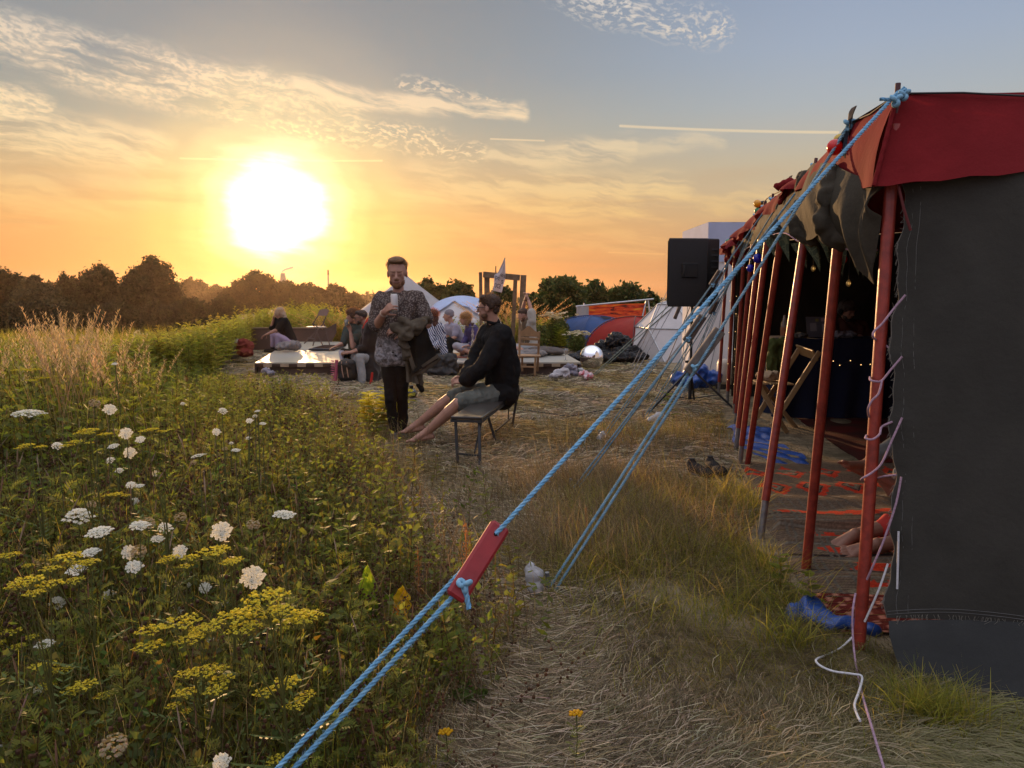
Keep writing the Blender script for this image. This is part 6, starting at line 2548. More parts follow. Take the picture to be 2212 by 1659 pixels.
def build_bunting():
 root = thing('bunting', 'dark green leaf-patterned pennants hanging under the rolled tent wall', 'bunting', tuple(P(1790, 540, 4.0)))
 m = bpy.data.materials.new('leaf_print')
 m.use_nodes = True
 t = m.node_tree
 b = NT(t)
 co = b.n('ShaderNodeTexCoord').outputs['Object']
 vo = b.n('ShaderNodeTexVoronoi', feature='DISTANCE_TO_EDGE')
 vo.inputs['Scale'].default_value = 28
 t.links.new(co, vo.inputs[0])
 c_ = b.mix(b.sm(vo.outputs[0], .02, .10), (.10, .11, .05, 1), (.03, .045, .022, 1))
 t.links.new(c_, t.nodes['Principled BSDF'].inputs['Base Color'])
 t.nodes['Principled BSDF'].inputs['Roughness'].default_value = .85
 tri = [(1690, 505, 1704, 566, 4.9, 16), (1728, 525, 1741, 581, 4.6, 17), (1756, 525, 1771, 588, 4.3, 16), (1780, 512, 1792, 567, 4.1, 17), (1812, 535, 1823, 598, 3.8, 17), (1845, 545, 1857, 595, 3.7, 16), (1878, 545, 1882, 609, 3.5, 15), (1662, 512, 1672, 556, 5.6, 12), (1640, 522, 1648, 560, 6.4, 10), (1795, 540, 1800, 580, 4.6, 12), (1862, 560, 1868, 600, 4.2, 12)]
 for k, (u, v, tu, tv, Y, hw) in enumerate(tri):
  a, b_, c = P(u - hw, v, Y + .03), P(u + hw, v - 2, Y - .03), P(tu, tv, Y)
  mb = MB()
  def fn(q, s_):
   p = a.lerp(b_, q).lerp(c, s_)
   p.y += .02 * math.sin(q * 5 + k) * (1 - s_) + .015 * math.sin(s_ * 4 + k)
   return p
  mb.grid(fn, 8, 8, thick=.0015)
  obj('pennant', mb, m, root)
 mb = MB()
 mb.tube(cord([(1895, 540, 3.4), (1860, 545, 3.65), (1812, 532, 3.8), (1780, 510, 4.1), (1728, 522, 4.6), (1690, 503, 4.9), (1640, 520, 6.4), (1600, 545, 8.5)], 0), .004, 4)
 obj('string', mb, CORD_L, root)
 # coloured festoon bulbs
 root = thing('festoon_lights', 'string of coloured party bulbs in black sockets along the tent eave', 'string lights', tuple(P(1803, 318, 3.6)))
 B = [(1803, 318, 3.55, 16, (.75, .015, .01), (.5, 0, .6)), (1814, 303, 3.62, 13, (.75, .55, .05), (.4, 0, .6)), (1636, 440, 7.4, 8, (.80, .42, .02), (1, 0, .2)), (1637, 456, 7.4, 7, (.01, .30, .14), (.2, 0, .9)),
   (1603, 511, 9.2, 8, (.80, .42, .02), (.3, 0, .9)), (1573, 523, 10.2, 6, (.01, .35, .14), (.5, 0, .8)), (1637, 558, 6.6, 10, (.02, .02, .50), (.1, 0, 1)), (1621, 579, 6.9, 8, (.02, .02, .50), (.1, 0, 1)), (1821, 560, 4.2, 9, (.6, .02, .02), (0, 0, 1))]
 for k, (u, v, Y, r_, c_, ax) in enumerate(B):
  p = P(u, v, Y)
  rr = r_ * Y / CF
  axv = Vector(ax).normalized()
  mb = MB()
  mb.ell(p, (rr, rr, rr * 1.05), None, 24, 16)
  obj('bulb', mb, mat('bulb_%d' % k, c_, .2, .05, transl=.3, coat=.5), root)
  mb = MB()
  mb.tube([p + axv * rr * .8, p + axv * rr * 2.4], [rr * .5, rr * .45], 12)
  obj('socket', mb, mat('black_plastic_cap', (.015, .015, .015), .5), root)
 mb = MB()
 mb.tube(cord([(1826, 292, 3.7), (1790, 340, 4.2), (1740, 375, 4.9), (1690, 410, 6), (1650, 436, 7.3), (1612, 500, 9.1), (1578, 510, 10.2)], 0), .006, 5)
 obj('cable', mb, mat('black_line', (.02, .02, .02), .7), root)
 # plain bulbs hanging inside
 warm = glow_mat('lit_filament', (1.0, .62, .22), 1.2)
 for (u, v, Y, lab) in ((1833, 612, 6.0, 'dim warm bulb hanging in the dark tent above the man with headphones'), (1757, 580, 6.4, 'dim warm bulb hanging between the third and fourth red poles')):
  p = P(u, v, Y)
  root = thing('hanging_bulb', lab, 'light bulb', tuple(p), 'dim bulbs inside the tent')
  mb = MB()
  mb.ell(p, (.018, .018, .026), None, 12, 8)
  obj('bulb', mb, mat('clear_bulb', (.5, .42, .22), .1, .05, trans=.6), root)
  mb = MB()
  mb.ell(p, (.005, .005, .010), None, 6, 4)
  obj('filament', mb, warm, root)
  mb = MB()
  mb.tube([p + Vector((0, 0, .025)), p + Vector((0, 0, .55))], .003, 4)
  obj('wire', mb, mat('black_line', (.02, .02, .02), .7), root)


build_bunting()


def build_rugs():
 # kilim on the ground along the tent's open side
 def rugcol(x, y):
  """woven pattern; x across, y along, metres"""
  base = np.array((.15, .105, .070))
  n_ = len(x)
  C = np.tile(base, (n_, 1)) * (1 + .22 * np.sin(y * 260))[:, None]
  red = np.array((.52, .045, .018))
  crm = np.array((.30, .26, .20))
  dk_ = np.array((.035, .022, .02))
  # medallions
  for (cy_, ry) in ((6.10, .20), (5.62, .22)):
   px = ((x - 1.91 + .14 + 2.8) % .28) - .14
   dd = np.abs(px) / .125 + np.abs(y - cy_) / ry
   tooth = .05 * np.sign(np.sin(y * 90))
   C[(dd < 1 + tooth) & (dd > .60 + tooth)] = red
   C[(dd < .60) & (dd > .50)] = dk_
   C[(dd < .35) & (dd > .25)] = crm * .7
   C[(dd < .18)] = red * .8
  band = (np.abs(y - 5.36) < .012)
  C[band & (((x * 9) % 1) < .5)] = crm
  # striped end with serrated red blocks
  e = y < 5.05
  k = ((5.05 - y) / .26)
  ph = k % 1
  blk = e & (ph > .12) & (ph < .62) & (x > 1.72 + .05 * np.sin(k * 9)) & ((np.abs(ph - .37) < .21 + .08 * np.sign(np.sin(x * 55))))
  C[blk] = red
  C[e & (ph < .05)] = crm * .6
  C[e & (ph > .66) & (ph < .72)] = dk_
  C[e & (ph > .80) & (ph < .84)] = crm * .5
  for q in (.06, .10, .20, .24):
   ln = e & (np.abs(x - (1.50 + q + .10 * (y - 4.0))) < .008)
   C[ln] = crm * .45
  ed = (y > 5.05) & (y < 5.25) & (((x * 16) % 1) < .16)
  C[ed] = crm * .5
  return C * rng.uniform(.72, 1.25, (n_, 1))
 L_ = [G(1590, 990), G(1618, 1040), G(1640, 1090), G(1648, 1130), G(1668, 1170), G(1690, 1210), G(1725, 1260), G(1765, 1300)]
 ly = [q.y for q in L_][::-1]
 lx = [q.x for q in L_][::-1]
 ny, nx = 420, 300
 ys = np.linspace(ly[0], 6.55, ny)
 V, XY = [], []
 for y in ys:
  x0 = np.interp(y, ly, lx)
  xs = np.linspace(x0, x0 + 2.6, nx)
  fold = np.exp(-((y - 4.55 + .06 * np.sin(xs * 2)) / .045) ** 2) * .055 + np.exp(-((y - 4.28 + .05 * np.sin(xs * 2.3)) / .04) ** 2) * .04 + np.exp(-((y - 3.95 - .05 * np.sin(xs * 2)) / .05) ** 2) * .03
  z = .018 + fold + .010 * np.sin(xs * 7 + y * 5) * np.sin(y * 6) + .008 * np.sin(y * 17)
  edge = np.clip((xs - x0) / .06, 0, 1)
  z = z * edge + .004 + .012 * (1 - edge)
  V.append(np.column_stack([xs, np.full(nx, y), z]))
  XY.append(np.column_stack([xs, np.full(nx, y)]))
 V = np.vstack(V)
 XY = np.vstack(XY)
 i = np.arange(ny - 1)[:, None] * nx
 j = np.arange(nx - 1)[None]
 F = np.stack([i + j, i + j + 1, i + nx + j + 1, i + nx + j], -1).reshape(-1, 4)
 m = mat('kilim_wool', (1, 1, 1), .95, .0, 5, .004, 120, vcol=True)
 mb = MB()
 mb.add(V, F, rugcol(XY[:, 0], XY[:, 1]), True)
 single('kilim_rug', mb, m, 'brown woven rug with red diamonds, rumpled along the open side of the tent', 'rug', 'rugs in the tent')
 # dark red carpet behind it
 mb = MB()
 mb.grid(lambda q, t: (G(1640, 905).x + .1 + 2.8 * q + .35 * t, 6.5 + 2.6 * t, .014 + .008 * math.sin(q * 30) * math.sin(t * 17)), 60, 50, thick=.01)
 m2 = mat('dark_red_carpet', (.10, .012, .010), .9, .6, 2.5, .003, 80, c2=(.05, .02, .015, 1))
 single('red_carpet', mb, m2, 'dark red carpet between the patterned rug and the draped table', 'rug', 'rugs in the tent')
 g0 = G(1765, 1300)
 m3 = mat('oriental_red', (.13, .018, .014), .9, .2, 5, .002, 80, vcol=True)
 nx_, ny_ = 120, 60
 X, Yy = np.meshgrid(np.linspace(g0.x - .02, g0.x + 1.6, nx_), np.linspace(3.12, g0.y + .04, ny_), indexing='ij')
 C = np.ones((nx_ * ny_, 3))
 pat = (np.sin(X * 75) * np.sin(Yy * 60) > .35).ravel()
 C[pat] = (3.4, 10, 9)
 C[((Yy * 14) % 1 < .12).ravel()] = (.4, .5, .5)
 Vv = np.stack([X + .1 * (Yy - 3.4), Yy, .010 + .012 * np.sin(X * 6) * np.sin(Yy * 9) + .012], -1).reshape(-1, 3)
 i = np.arange(nx_ - 1)[:, None] * ny_
 j = np.arange(ny_ - 1)[None]
 F = np.stack([i + j, i + ny_ + j, i + ny_ + j + 1, i + j + 1], -1).reshape(-1, 4)
 mb = MB()
 mb.add(Vv, F, C, True)
 single('oriental_rug', mb, m3, 'small red patterned rug at the foot of the nearest pole', 'rug', 'rugs in the tent')
 # blue tarpaulin under the rugs
 bt = mat('blue_tarpaulin', (.025, .09, .36), .35, .25, 6, .012, 14)
 mb = MB()
 mb.grid(lambda q, t: (G(1612, 985).x - .04 + .42 * q + .05 * math.sin(t * 9) + .25 * t, 6.35 + 2.0 * t, .012 + .03 * abs(mnoise.noise(Vector((q * 3, t * 6, 1)))) + .01 * math.sin(q * 14 + t * 30)), 24, 60)
 single('blue_tarpaulin', mb, bt, 'strip of crumpled blue tarpaulin on the ground beside the rugs under the chair', 'tarpaulin', 'blue sheets by the tent')
 mb = MB()
 cs = [(1722, 1325, 3.32, .055), (1745, 1318, 3.30, .06), (1765, 1345, 3.25, .055), (1790, 1362, 3.2, .045), (1815, 1372, 3.17, .035), (1850, 1382, 3.13, .028), (1885, 1380, 3.13, .02)]
 ps = [P(*c[:3]) for c in cs]
 for (a, b_, c1, c2) in zip(ps, ps[1:], cs, cs[1:]):
  a.z = max(a.z, .03)
  b_.z = max(b_.z, .03)
  mb.cap(a, b_, c1[3], c2[3], 12)
 V, F, C, S = fuse(mb, .008, 2, .022, 9, 5)
 tag(obj('blue_dry_bag', (V, F, C, S), bt, None, None, tuple(G(1760, 1370))), 'crumpled blue plastic sack between the two nearest red poles', 'sack', 'blue sheets by the tent')


build_rugs()


def build_inside():
 navy = mat('navy_cloth_table', (.016, .022, .050), .9, .2, 3, .01, 4)
 Y0 = 8.95
 l0, r0 = P(1692, 738, Y0), P(1692, 738, Y0).x + 1.75
 zt = .90
 root = thing('draped_table', 'table draped in dark navy cloth with fairy lights inside the tent', 'table', (l0.x + .85, Y0 + .3, 0))
 mb = MB()

 def cl(q, t):
  x = l0.x + 1.75 * q
  z = zt * (1 - t) + .02
  f = .035 * math.sin(q * 31 + 2 * t) * t + .03 * math.sin(q * 13) * t
  sag = .0
  return (x, Y0 - .06 * t - f, z)
 mb.grid(cl, 90, 20)
 mb.grid(lambda q, t: (l0.x + .04 * math.sin(t * 14 + 3 * q) * q - .04 * q, Y0 + .7 * t, zt * (1 - q) + .02), 16, 30)
 mb.grid(lambda q, t: (l0.x + 1.75 * q, Y0 + .7 * t, zt + .02 + .003 * math.sin(q * 17)), 20, 8)
 obj('tablecloth', mb, navy, root)
 mb = MB()
 mb.box((l0.x + .875, Y0 + .35, zt - .005), (1.72, .66, .03))
 for (dx, dy) in ((.1, .08), (1.65, .08), (.1, .62), (1.65, .62)):
  mb.box((l0.x + dx, Y0 + dy, zt / 2 - .02), (.05, .05, zt - .04))
 obj('table_frame', mb, WOODG, root)
 warm = glow_mat('fairy_light', (1.0, .60, .22), 2.0)
 root2 = thing('fairy_lights', 'string of tiny warm fairy lights looped across the navy tablecloth', 'string lights', (l0.x + .9, Y0 - .1, .6))
 pts = [(1738, 762), (1765, 768), (1800, 780), (1814, 789), (1837, 779), (1860, 788), (1880, 787), (1700, 750), (1720, 765), (1895, 800)]
 for (u, v) in pts:
  mb = MB()
  mb.ell(P(u, v, Y0 - .12), (.006, .006, .006), None, 6, 4)
  obj('bulb', mb, warm, root2)
 mb = MB()
 mb.tube(cord([(u, v, Y0 - .115) for (u, v) in sorted(pts)], 0), .0016, 3)
 obj('wire', mb, mat('black_line', (.02, .02, .02), .7), root2)
 root2 = thing('fairy_lights', 'thin vertical strings of fairy lights at the far end of the pole tent', 'string lights', tuple(P(1585, 700, 9.8)))
 for (u, v0, v1) in ((1588, 640, 830), (1574, 650, 820)):
  mb = MB()
  mb.tube([P(u + 6, v0 - 60, 9.9), P(u, (v0 + v1) / 2, 9.9), P(u - 6, v1, 9.9)], .0018, 3)
  obj('wire', mb, mat('black_line', (.02, .02, .02), .7), root2)
  for v in np.linspace(v0, v1, 6):
   mb = MB()
   mb.ell(P(u - (v - (v0 + v1) / 2) * .03, v, 9.88), (.004, .004, .004), None, 6, 4)
   obj('bulb', mb, warm, root2)
 # laptop
 a, b_ = P(1741, 738, 9.25), P(1803, 738, 9.18)
 z0 = zt + .024
 lw = (b_ - a).length
 root = thing('laptop', 'open silver laptop with stickers on its lid on the navy table', 'laptop', ((a.x + b_.x) / 2, 9.3, z0))
 silver = mat('laptop_silver', (.16, .16, .17), .4, .05, metal=.3)
 mb = MB()
 mb.grid(lambda q, t: (a.x + lw * q, 9.22 + .075 * t - .0, z0 + .235 * (1 - (1 - t)) * 1.0), 2, 2, thick=-.006)
 lid = obj('lid', mb, silver, root)
 mb = MB()
 mb.box(((a.x + b_.x) / 2, 9.22 + .12, z0 + .008), (lw, .23, .014), None, None, .004)
 obj('keyboard_deck', mb, silver, root)
 for (q, t, sx, sz, c_) in ((.72, .45, .28, .42, (.45, .42, .44)), (.25, .5, .24, .4, (.28, .27, .26)), (.62, .86, .13, .15, (.45, .35, .35)), (.40, .84, .12, .13, (.30, .28, .08))):
  mb = MB()
  cx_ = a.x + lw * q
  hh = .235
  mb.grid(lambda qq, tt: (cx_ + (qq - .5) * lw * sx, 9.22 + .075 * (t + (tt - .5) * sz) - .008, z0 + hh * (t + (tt - .5) * sz)), 1, 1)
  st_ = obj('sticker', mb, mat('sticker_%d' % int(q * 100), c_, .5, .02), lid)
  if q == .72:
   mb = MB()
   yy = 9.22 + .075 * t - .0105
   V_ = [(cx_ - .032, yy, z0 + hh * .55), (cx_ + .032, yy, z0 + hh * .55), (cx_, yy - .003, z0 + hh * .40)]
   mb.add(V_, [(0, 2, 1, -1)])
   obj('dark_triangle_print', mb, mat('black_line', (.02, .02, .02), .7), lid)
 # bottle on the table corner
 p = P(1693, 737, 9.05)
 root = thing('glass_bottle', 'half-full brown glass bottle standing at the left corner of the navy table', 'bottle', (p.x, p.y, z0))
 mb = MB()
 mb.lathe((p.x, p.y, z0), [(.001, .001), (.036, 0), (.038, .02), (.038, .14), (.034, .165), (.016, .22), (.014, .26), (.001, .262)], 18)
 obj('glass', mb, mat('bottle_glass', (.45, .35, .28), .1, .05, trans=.5), root)
 mb = MB()
 mb.lathe((p.x, p.y, z0), [(.0385, .03), (.0392, .035), (.0392, .12), (.0385, .125)], 18)
 obj('label', mb, mat('amber_label', (.30, .10, .03), .6, .3, 20), root)
 # clear bag, cloth heap on table
 for (u, v, Y, rx, rz, m_, lab, nm) in ((1828, 737, 9.1, .14, .045, mat('clear_bag', (.30, .30, .32), .25, .2, 20, .01, 40, trans=.3), 'crumpled clear plastic bag on the navy table right of the laptop', 'plastic_bag'),
           (1722, 735, 9.1, .12, .03, mat('grey_rag', (.14, .13, .11), .9, .3, 12, .01, 30), 'grey cloth bundle on the navy table left of the laptop', 'cloth_bundle')):
  mb = MB()
  c = P(u, v, Y)
  for k in range(5):
   mb.ell((c.x + rng.normal(0, rx * .4), Y + rng.normal(0, .03), z0 + rz * .8), (rx * .5, .07, rz), None, 12, 8)
  a_ = fuse(mb, .01, 1, .02, 14, 4)
  tag(obj(nm, a_, m_, None, None, (c.x, Y, z0)), lab, nm.split('_')[-1] if nm != 'plastic_bag' else 'plastic bag')
 # green jacket over the table corner
 mb = MB()
 for (u0, v0, u1, v1, r_) in ((1672, 745, 1668, 800, .075), (1690, 742, 1684, 790, .07), (1668, 800, 1664, 818, .05), (1684, 790, 1686, 832, .045), (1660, 745, 1700, 738, .05)):
  mb.cap(P(u0, v0, 8.85), P(u1, v1, 8.8), r_, r_ * .8, 12)
 a_ = fuse(mb, .012, 2, .022, 10, 8)
 tag(obj('green_jacket', a_, mat('green_quilt', (.07, .085, .022), .8, .2, 8, .008, 20), None, None, tuple(P(1672, 832, 8.82))), 'green padded jacket hanging over the left corner of the navy table', 'jacket')
 # folding wooden chair in front of the table
 wd = mat('pale_varnished_wood', (.36, .22, .09), .5, .25, 10, .001, 40)
 bs = P(1660, 905, 8.35)
 root = thing('folding_wooden_chair', 'slatted folding wooden chair standing beside the blue tarpaulin in the tent', 'chair', (bs.x, bs.y, 0))

 def B(name, p0, p1, w__, th, up=(0, 0, 1)):
  mb = MB()
  mb.bar(P(*p0), P(*p1), w__, th, up, None, .004)
  return obj(name, mb, wd, root)
 B('back_leg', (1632, 905, 8.3), (1730, 748, 8.5), .035, .05, (1, 0, 0))
 B('back_leg', (1668, 920, 7.9), (1770, 760, 8.1), .035, .05, (1, 0, 0))
 B('front_leg', (1645, 830, 8.45), (1720, 925, 8.35), .035, .045, (1, 0, 0))
 B('front_leg', (1640, 835, 8.1), (1700, 935, 8.0), .035, .045, (1, 0, 0))
 B('top_rail', (1725, 755, 8.5), (1762, 768, 8.1), .13, .018, (1, 0, .6))
 mb = MB()
 s0, s1 = P(1622, 825, 8.25), P(1695, 826, 8.25)
 for k in range(5):
  f = k / 4
  c_ = s0.lerp(s1, f)
  mb.box((c_.x, c_.y, c_.z), (.062, .40, .016), None, None, .003)
 obj('seat', mb, wd, root)
 c_ = P(1650, 815, 8.25)
 mb = MB()
 for k in range(5):
  mb.ell((c_.x + rng.normal(0, .05), c_.y + rng.normal(0, .04), c_.z + .02), (.07, .07, .045), None, 12, 8)
 a_ = fuse(mb, .01, 1, .02, 12, 2)
 tag(obj('paper_bag', a_, mat('tan_paper', (.50, .36, .22), .8, .25, 12, .006, 40), None, None, (c_.x, c_.y, c_.z)), 'crumpled pale paper bag lying on the folding wooden chair', 'paper bag')
 # pale lantern post by the far poles
 p = P(1568, 800, 11.6)
 mb = MB()
 mb.lathe((p.x, 11.6, p.z - .20), [(.001, 0), (.10, 0), (.13, .05), (.13, .30), (.11, .36), (.001, .37)], 18)
 single('white_drum', mb, mat('warm_white_plastic', (.55, .48, .38), .5, .1), 'small white barrel standing by the far red poles', 'barrel')
 # dark plank behind the speaker stand
 a, b_ = P(1490, 838, 11.9), P(1620, 862, 11.4)
 mb = MB()
 mb.bar((a.x, 12.0, .09), (b_.x + .3, 11.8, .09), .05, .20, (0, 0, 1), None, .006)
 single('low_plank', mb, mat('dark_plank', (.05, .045, .042), .8, .3, 8), 'long dark plank on edge at the foot of the white shelter', 'plank')
 c_ = P(1505, 800, 11.6)
 mb = MB()
 for k in range(7):
  mb.ell((c_.x + rng.normal(0, .12), c_.y + rng.normal(0, .06), .12 + rng.uniform(0, .18)), (.12, .10, .10), None, 12, 8)
 a_ = fuse(mb, .02, 1, .04, 8, 9)
 tag(obj('blue_tarp_bundle', a_, bt_mat(), None, None, (c_.x, c_.y, 0)), 'bundle of bright blue tarpaulin behind the speaker stand', 'tarpaulin', 'blue sheets by the tent')
 # shoes on the grass
 blk = mat('black_leather', (.030, .027, .026), .8, .3, 10)
 for (u, v, rot, lab) in ((1512, 1036, .4, 'left one of two black shoes on the grass by the tent'), (1545, 1030, .15, 'right one of two black shoes on the grass by the tent')):
  g = G(u, v)
  mb = MB()
  M = Matrix.Rotation(rot, 3, 'Z')
  g = g + Vector((0, 0, .03))
  mb.ell(g + M @ Vector((0, -.08, .035)), (.056, .085, .040), M, 16, 10)
  mb.ell(g + M @ Vector((0, .05, .04)), (.048, .11, .05), M, 16, 10)
  mb.ell(g + M @ Vector((0, .11, .065)), (.036, .05, .05), M, 16, 10)
  a_ = fuse(mb, .006, 2, 0, fn=None)
  root = thing('shoe', lab, 'shoe', tuple(g), 'black shoes on the grass')
  obj('upper', a_, blk, root)
  mb = MB()
  mb.ell(g + M @ Vector((0, .02, .010)), (.052, .145, .012), M, 16, 6)
  obj('sole', mb, mat('rubber_sole', (.10, .10, .10), .8), root)
  mb = MB()
  mb.ell(g + M @ Vector((0, .12, .112)), (.028, .04, .006), M, 16, 6)
  obj('lining', mb, mat('dark_lining', (.06, .055, .05), .9), root)


def bt_mat():
 return mat('blue_tarpaulin', (.025, .09, .36), .35, .25, 6, .012, 14)


build_inside()


def build_speaker():
 Y = 9.7
 base = P(1490, 868, Y)
 base = Vector((base.x, Y, 0))
 root = thing('speaker_stand', 'black tripod stand under the tall loudspeaker beside the guy ropes', 'speaker stand', tuple(base))
 blk = mat('black_steel', (.015, .015, .016), .45, .2, 20)
 zt = P(1490, 662, Y).z
 mb = MB()
 mb.tube([base + Vector((0, 0, .13)), base + Vector((0, 0, .55))], .022, 12)
 mb.tube([base + Vector((0, 0, .50)), Vector((base.x, Y, zt))], .017, 12)
 obj('pole', mb, blk, root)
 mb = MB()
 mb.tube([base + Vector((0, 0, .46)), base + Vector((0, 0, .56))], .032, 12)
 obj('collar', mb, blk, root)
 mb = MB()
 mb.box((base.x - .05, Y - .03, .60), (.05, .03, .03), None, None, .006)
 obj('knob', mb, blk, root)
 hub = base + Vector((0, 0, .52))
 feet = [P(1592, 885, 9.45), P(1400, 888, 9.35), P(1500, 850, 10.4)]
 for f in feet:
  f.z = 0.01
  mb = MB()
  mb.bar(hub, f, .028, .022, (0, 0, 1), None, .003)
  lg = obj('leg', mb, blk, root)
  mb = MB()
  mb.tube([f, f + (f - hub).normalized() * .04], .018, 8)
  obj('rubber_foot', mb, blk, lg)
  mb = MB()
  mb.bar(base + Vector((0, 0, .14)), hub.lerp(f, .62), .018, .010, (0, 0, 1))
  obj('brace', mb, blk, root)
 # loudspeaker: its side towards the camera, grille turned to the left
 a, b_ = P(1437, 517, Y), P(1546, 662, Y)
 H = a.z - b_.z
 cx_ = (a.x + b_.x) / 2
 w_ = b_.x - a.x
 root = thing('loudspeaker', 'big black loudspeaker on its tripod against the sunset sky', 'loudspeaker', (cx_, Y, b_.z))
 body = mat('textured_black_box', (.014, .014, .014), .6, .3, 60, .0008, 400)
 # plan: trapezoid, wider at the grille
 plan = [(-.50, -.55), (.24, -.46), (.30, -.36), (.50, -.22), (.50, .30), (-.26, .52)]
 z0, z1 = b_.z, a.z
 V, F = [], []
 n = len(plan)
 bev = .012
 rings = [(z0, .97), (z0 + bev, 1), (z1 - bev, 1), (z1, .97)]
 for (z, s_) in rings:
  for (x, y) in plan:
   V.append((cx_ + x * w_ * s_, Y + y * .42 * s_, z))
 for r_ in range(3):
  for k in range(n):
   F.append((r_ * n + k, r_ * n + (k + 1) % n, (r_ + 1) * n + (k + 1) % n, (r_ + 1) * n + k))
 V.append((cx_, Y, z0)); V.append((cx_, Y, z1))
 for k in range(n):
  F.append((k, 4 * n, (k + 1) % n, -1))
  F.append((3 * n + k, 3 * n + (k + 1) % n, 4 * n + 1, -1))
 mb = MB()
 mb.add(V, F)
 obj('cabinet', mb, body, root)
 mb = MB()
 hx, hz_ = P(1478, 585, Y).x, P(1478, 585, Y).z
 mb.box((hx + .02, Y - .222, hz_), (.20, .012, .17), Matrix.Rotation(.07, 3, 'Z'), None, .02)
 h_ = obj('handle_recess', mb, mat('recess_black', (.005, .005, .005), .7), root)
 mb = MB()
 mb.tube([(hx - .055, Y - .236, hz_ + .06), (hx - .055, Y - .248, hz_), (hx - .055, Y - .236, hz_ - .06)], .012, 8)
 obj('handle', mb, body, h_)
 mb = MB()
 for k in range(9):
  mb.box((cx_ + .405 * w_, Y - .125, z0 + .12 + .07 * k), (.085, .006, .018), Matrix.Rotation(.30, 3, 'Z'), None, .002)
 obj('rear_panel', mb, mat('dark_grey_panel', (.03, .03, .032), .5), root)
 mb = MB()
 mb.grid(lambda q, t: (cx_ - (.508 - .235 * q) * w_, Y - .22 + .42 * q, z0 + .03 + (H - .06) * t), 4, 4, thick=.004)
 obj('grille', mb, mat('steel_grille', (.01, .01, .01), .35, .1, 200, metal=.5), root)
 # cables on the ground
 mb = MB()
 pts = [G(1130, 890), G(1230, 905), G(1290, 893), G(1380, 882), G(1440, 880), G(1500, 872), G(1580, 880)]
 ps = [Vector((p.x, p.y, .028)) for p in pts]
 mb.tube(cord([tuple(p) + () for p in [(q.x, q.y, q.z) for q in ps]] and [], 0) if False else [p for p in ps], .006, 5)
 single('black_cable', mb, mat('black_line', (.02, .02, .02), .7), 'black cable lying across the dry grass from the bench to the speaker stand', 'cable')


build_speaker()

# ------------------------------------------------------------------ people
SKIN = mat('skin', (.40, .21, .145), .55, .12, 14, .0008, 90, spec=.4)
SKIN2 = mat('skin_tanned', (.30, .15, .10), .55, .12, 14, .0008, 90, spec=.4)


def frame(f, u):
 f = Vector(f).normalized()
 u = Vector(u)
 u = (u - f * u.dot(f)).normalized()
 r_ = f.cross(u)
 return Matrix((r_, f, u)).transposed()       # columns: right, forward, up


def head_shapes(mb, c, M, s=1.0, ears=True):
 T = lambda x, y, z: Vector(c) + M @ Vector((x * s, y * s, z * s))
 e = lambda p, r_: mb.ell(T(*p), [q * s for q in r_], M, 20, 14)
 e((0, -.012, .035), (.074, .092, .082))
 e((0, .015, .02), (.068, .072, .075))
 e((0, .03, -.035), (.060, .058, .062))
 e((0, .044, -.072), (.044, .036, .032))
 mb.cap(T(0, .080, .022), T(0, .108, -.016), .0085 * s, .0135 * s, 10)
 e((-.012, .098, -.02), (.009, .010, .008))
 e((.012, .098, -.02), (.009, .010, .008))
 mb.cap(T(-.034, .072, .030), T(.034, .072, .030), .0100 * s, .0100 * s, 8)
 for k in (-1, 1):
  e((.030 * k, .066, .012), (.022, .018, .020))
 e((-.036, .056, -.012), (.022, .022, .02))
 e((.036, .056, -.012), (.022, .022, .02))
 mb.cap(T(-.018, .086, -.046), T(.018, .086, -.046), .0075 * s, .0075 * s, 8)
 mb.cap(T(-.014, .084, -.056), T(.014, .084, -.056), .0078 * s, .0078 * s, 8)
 if ears:
  for k in (-1, 1):
   e((.074 * k, -.012, -.002), (.011, .019, .031))


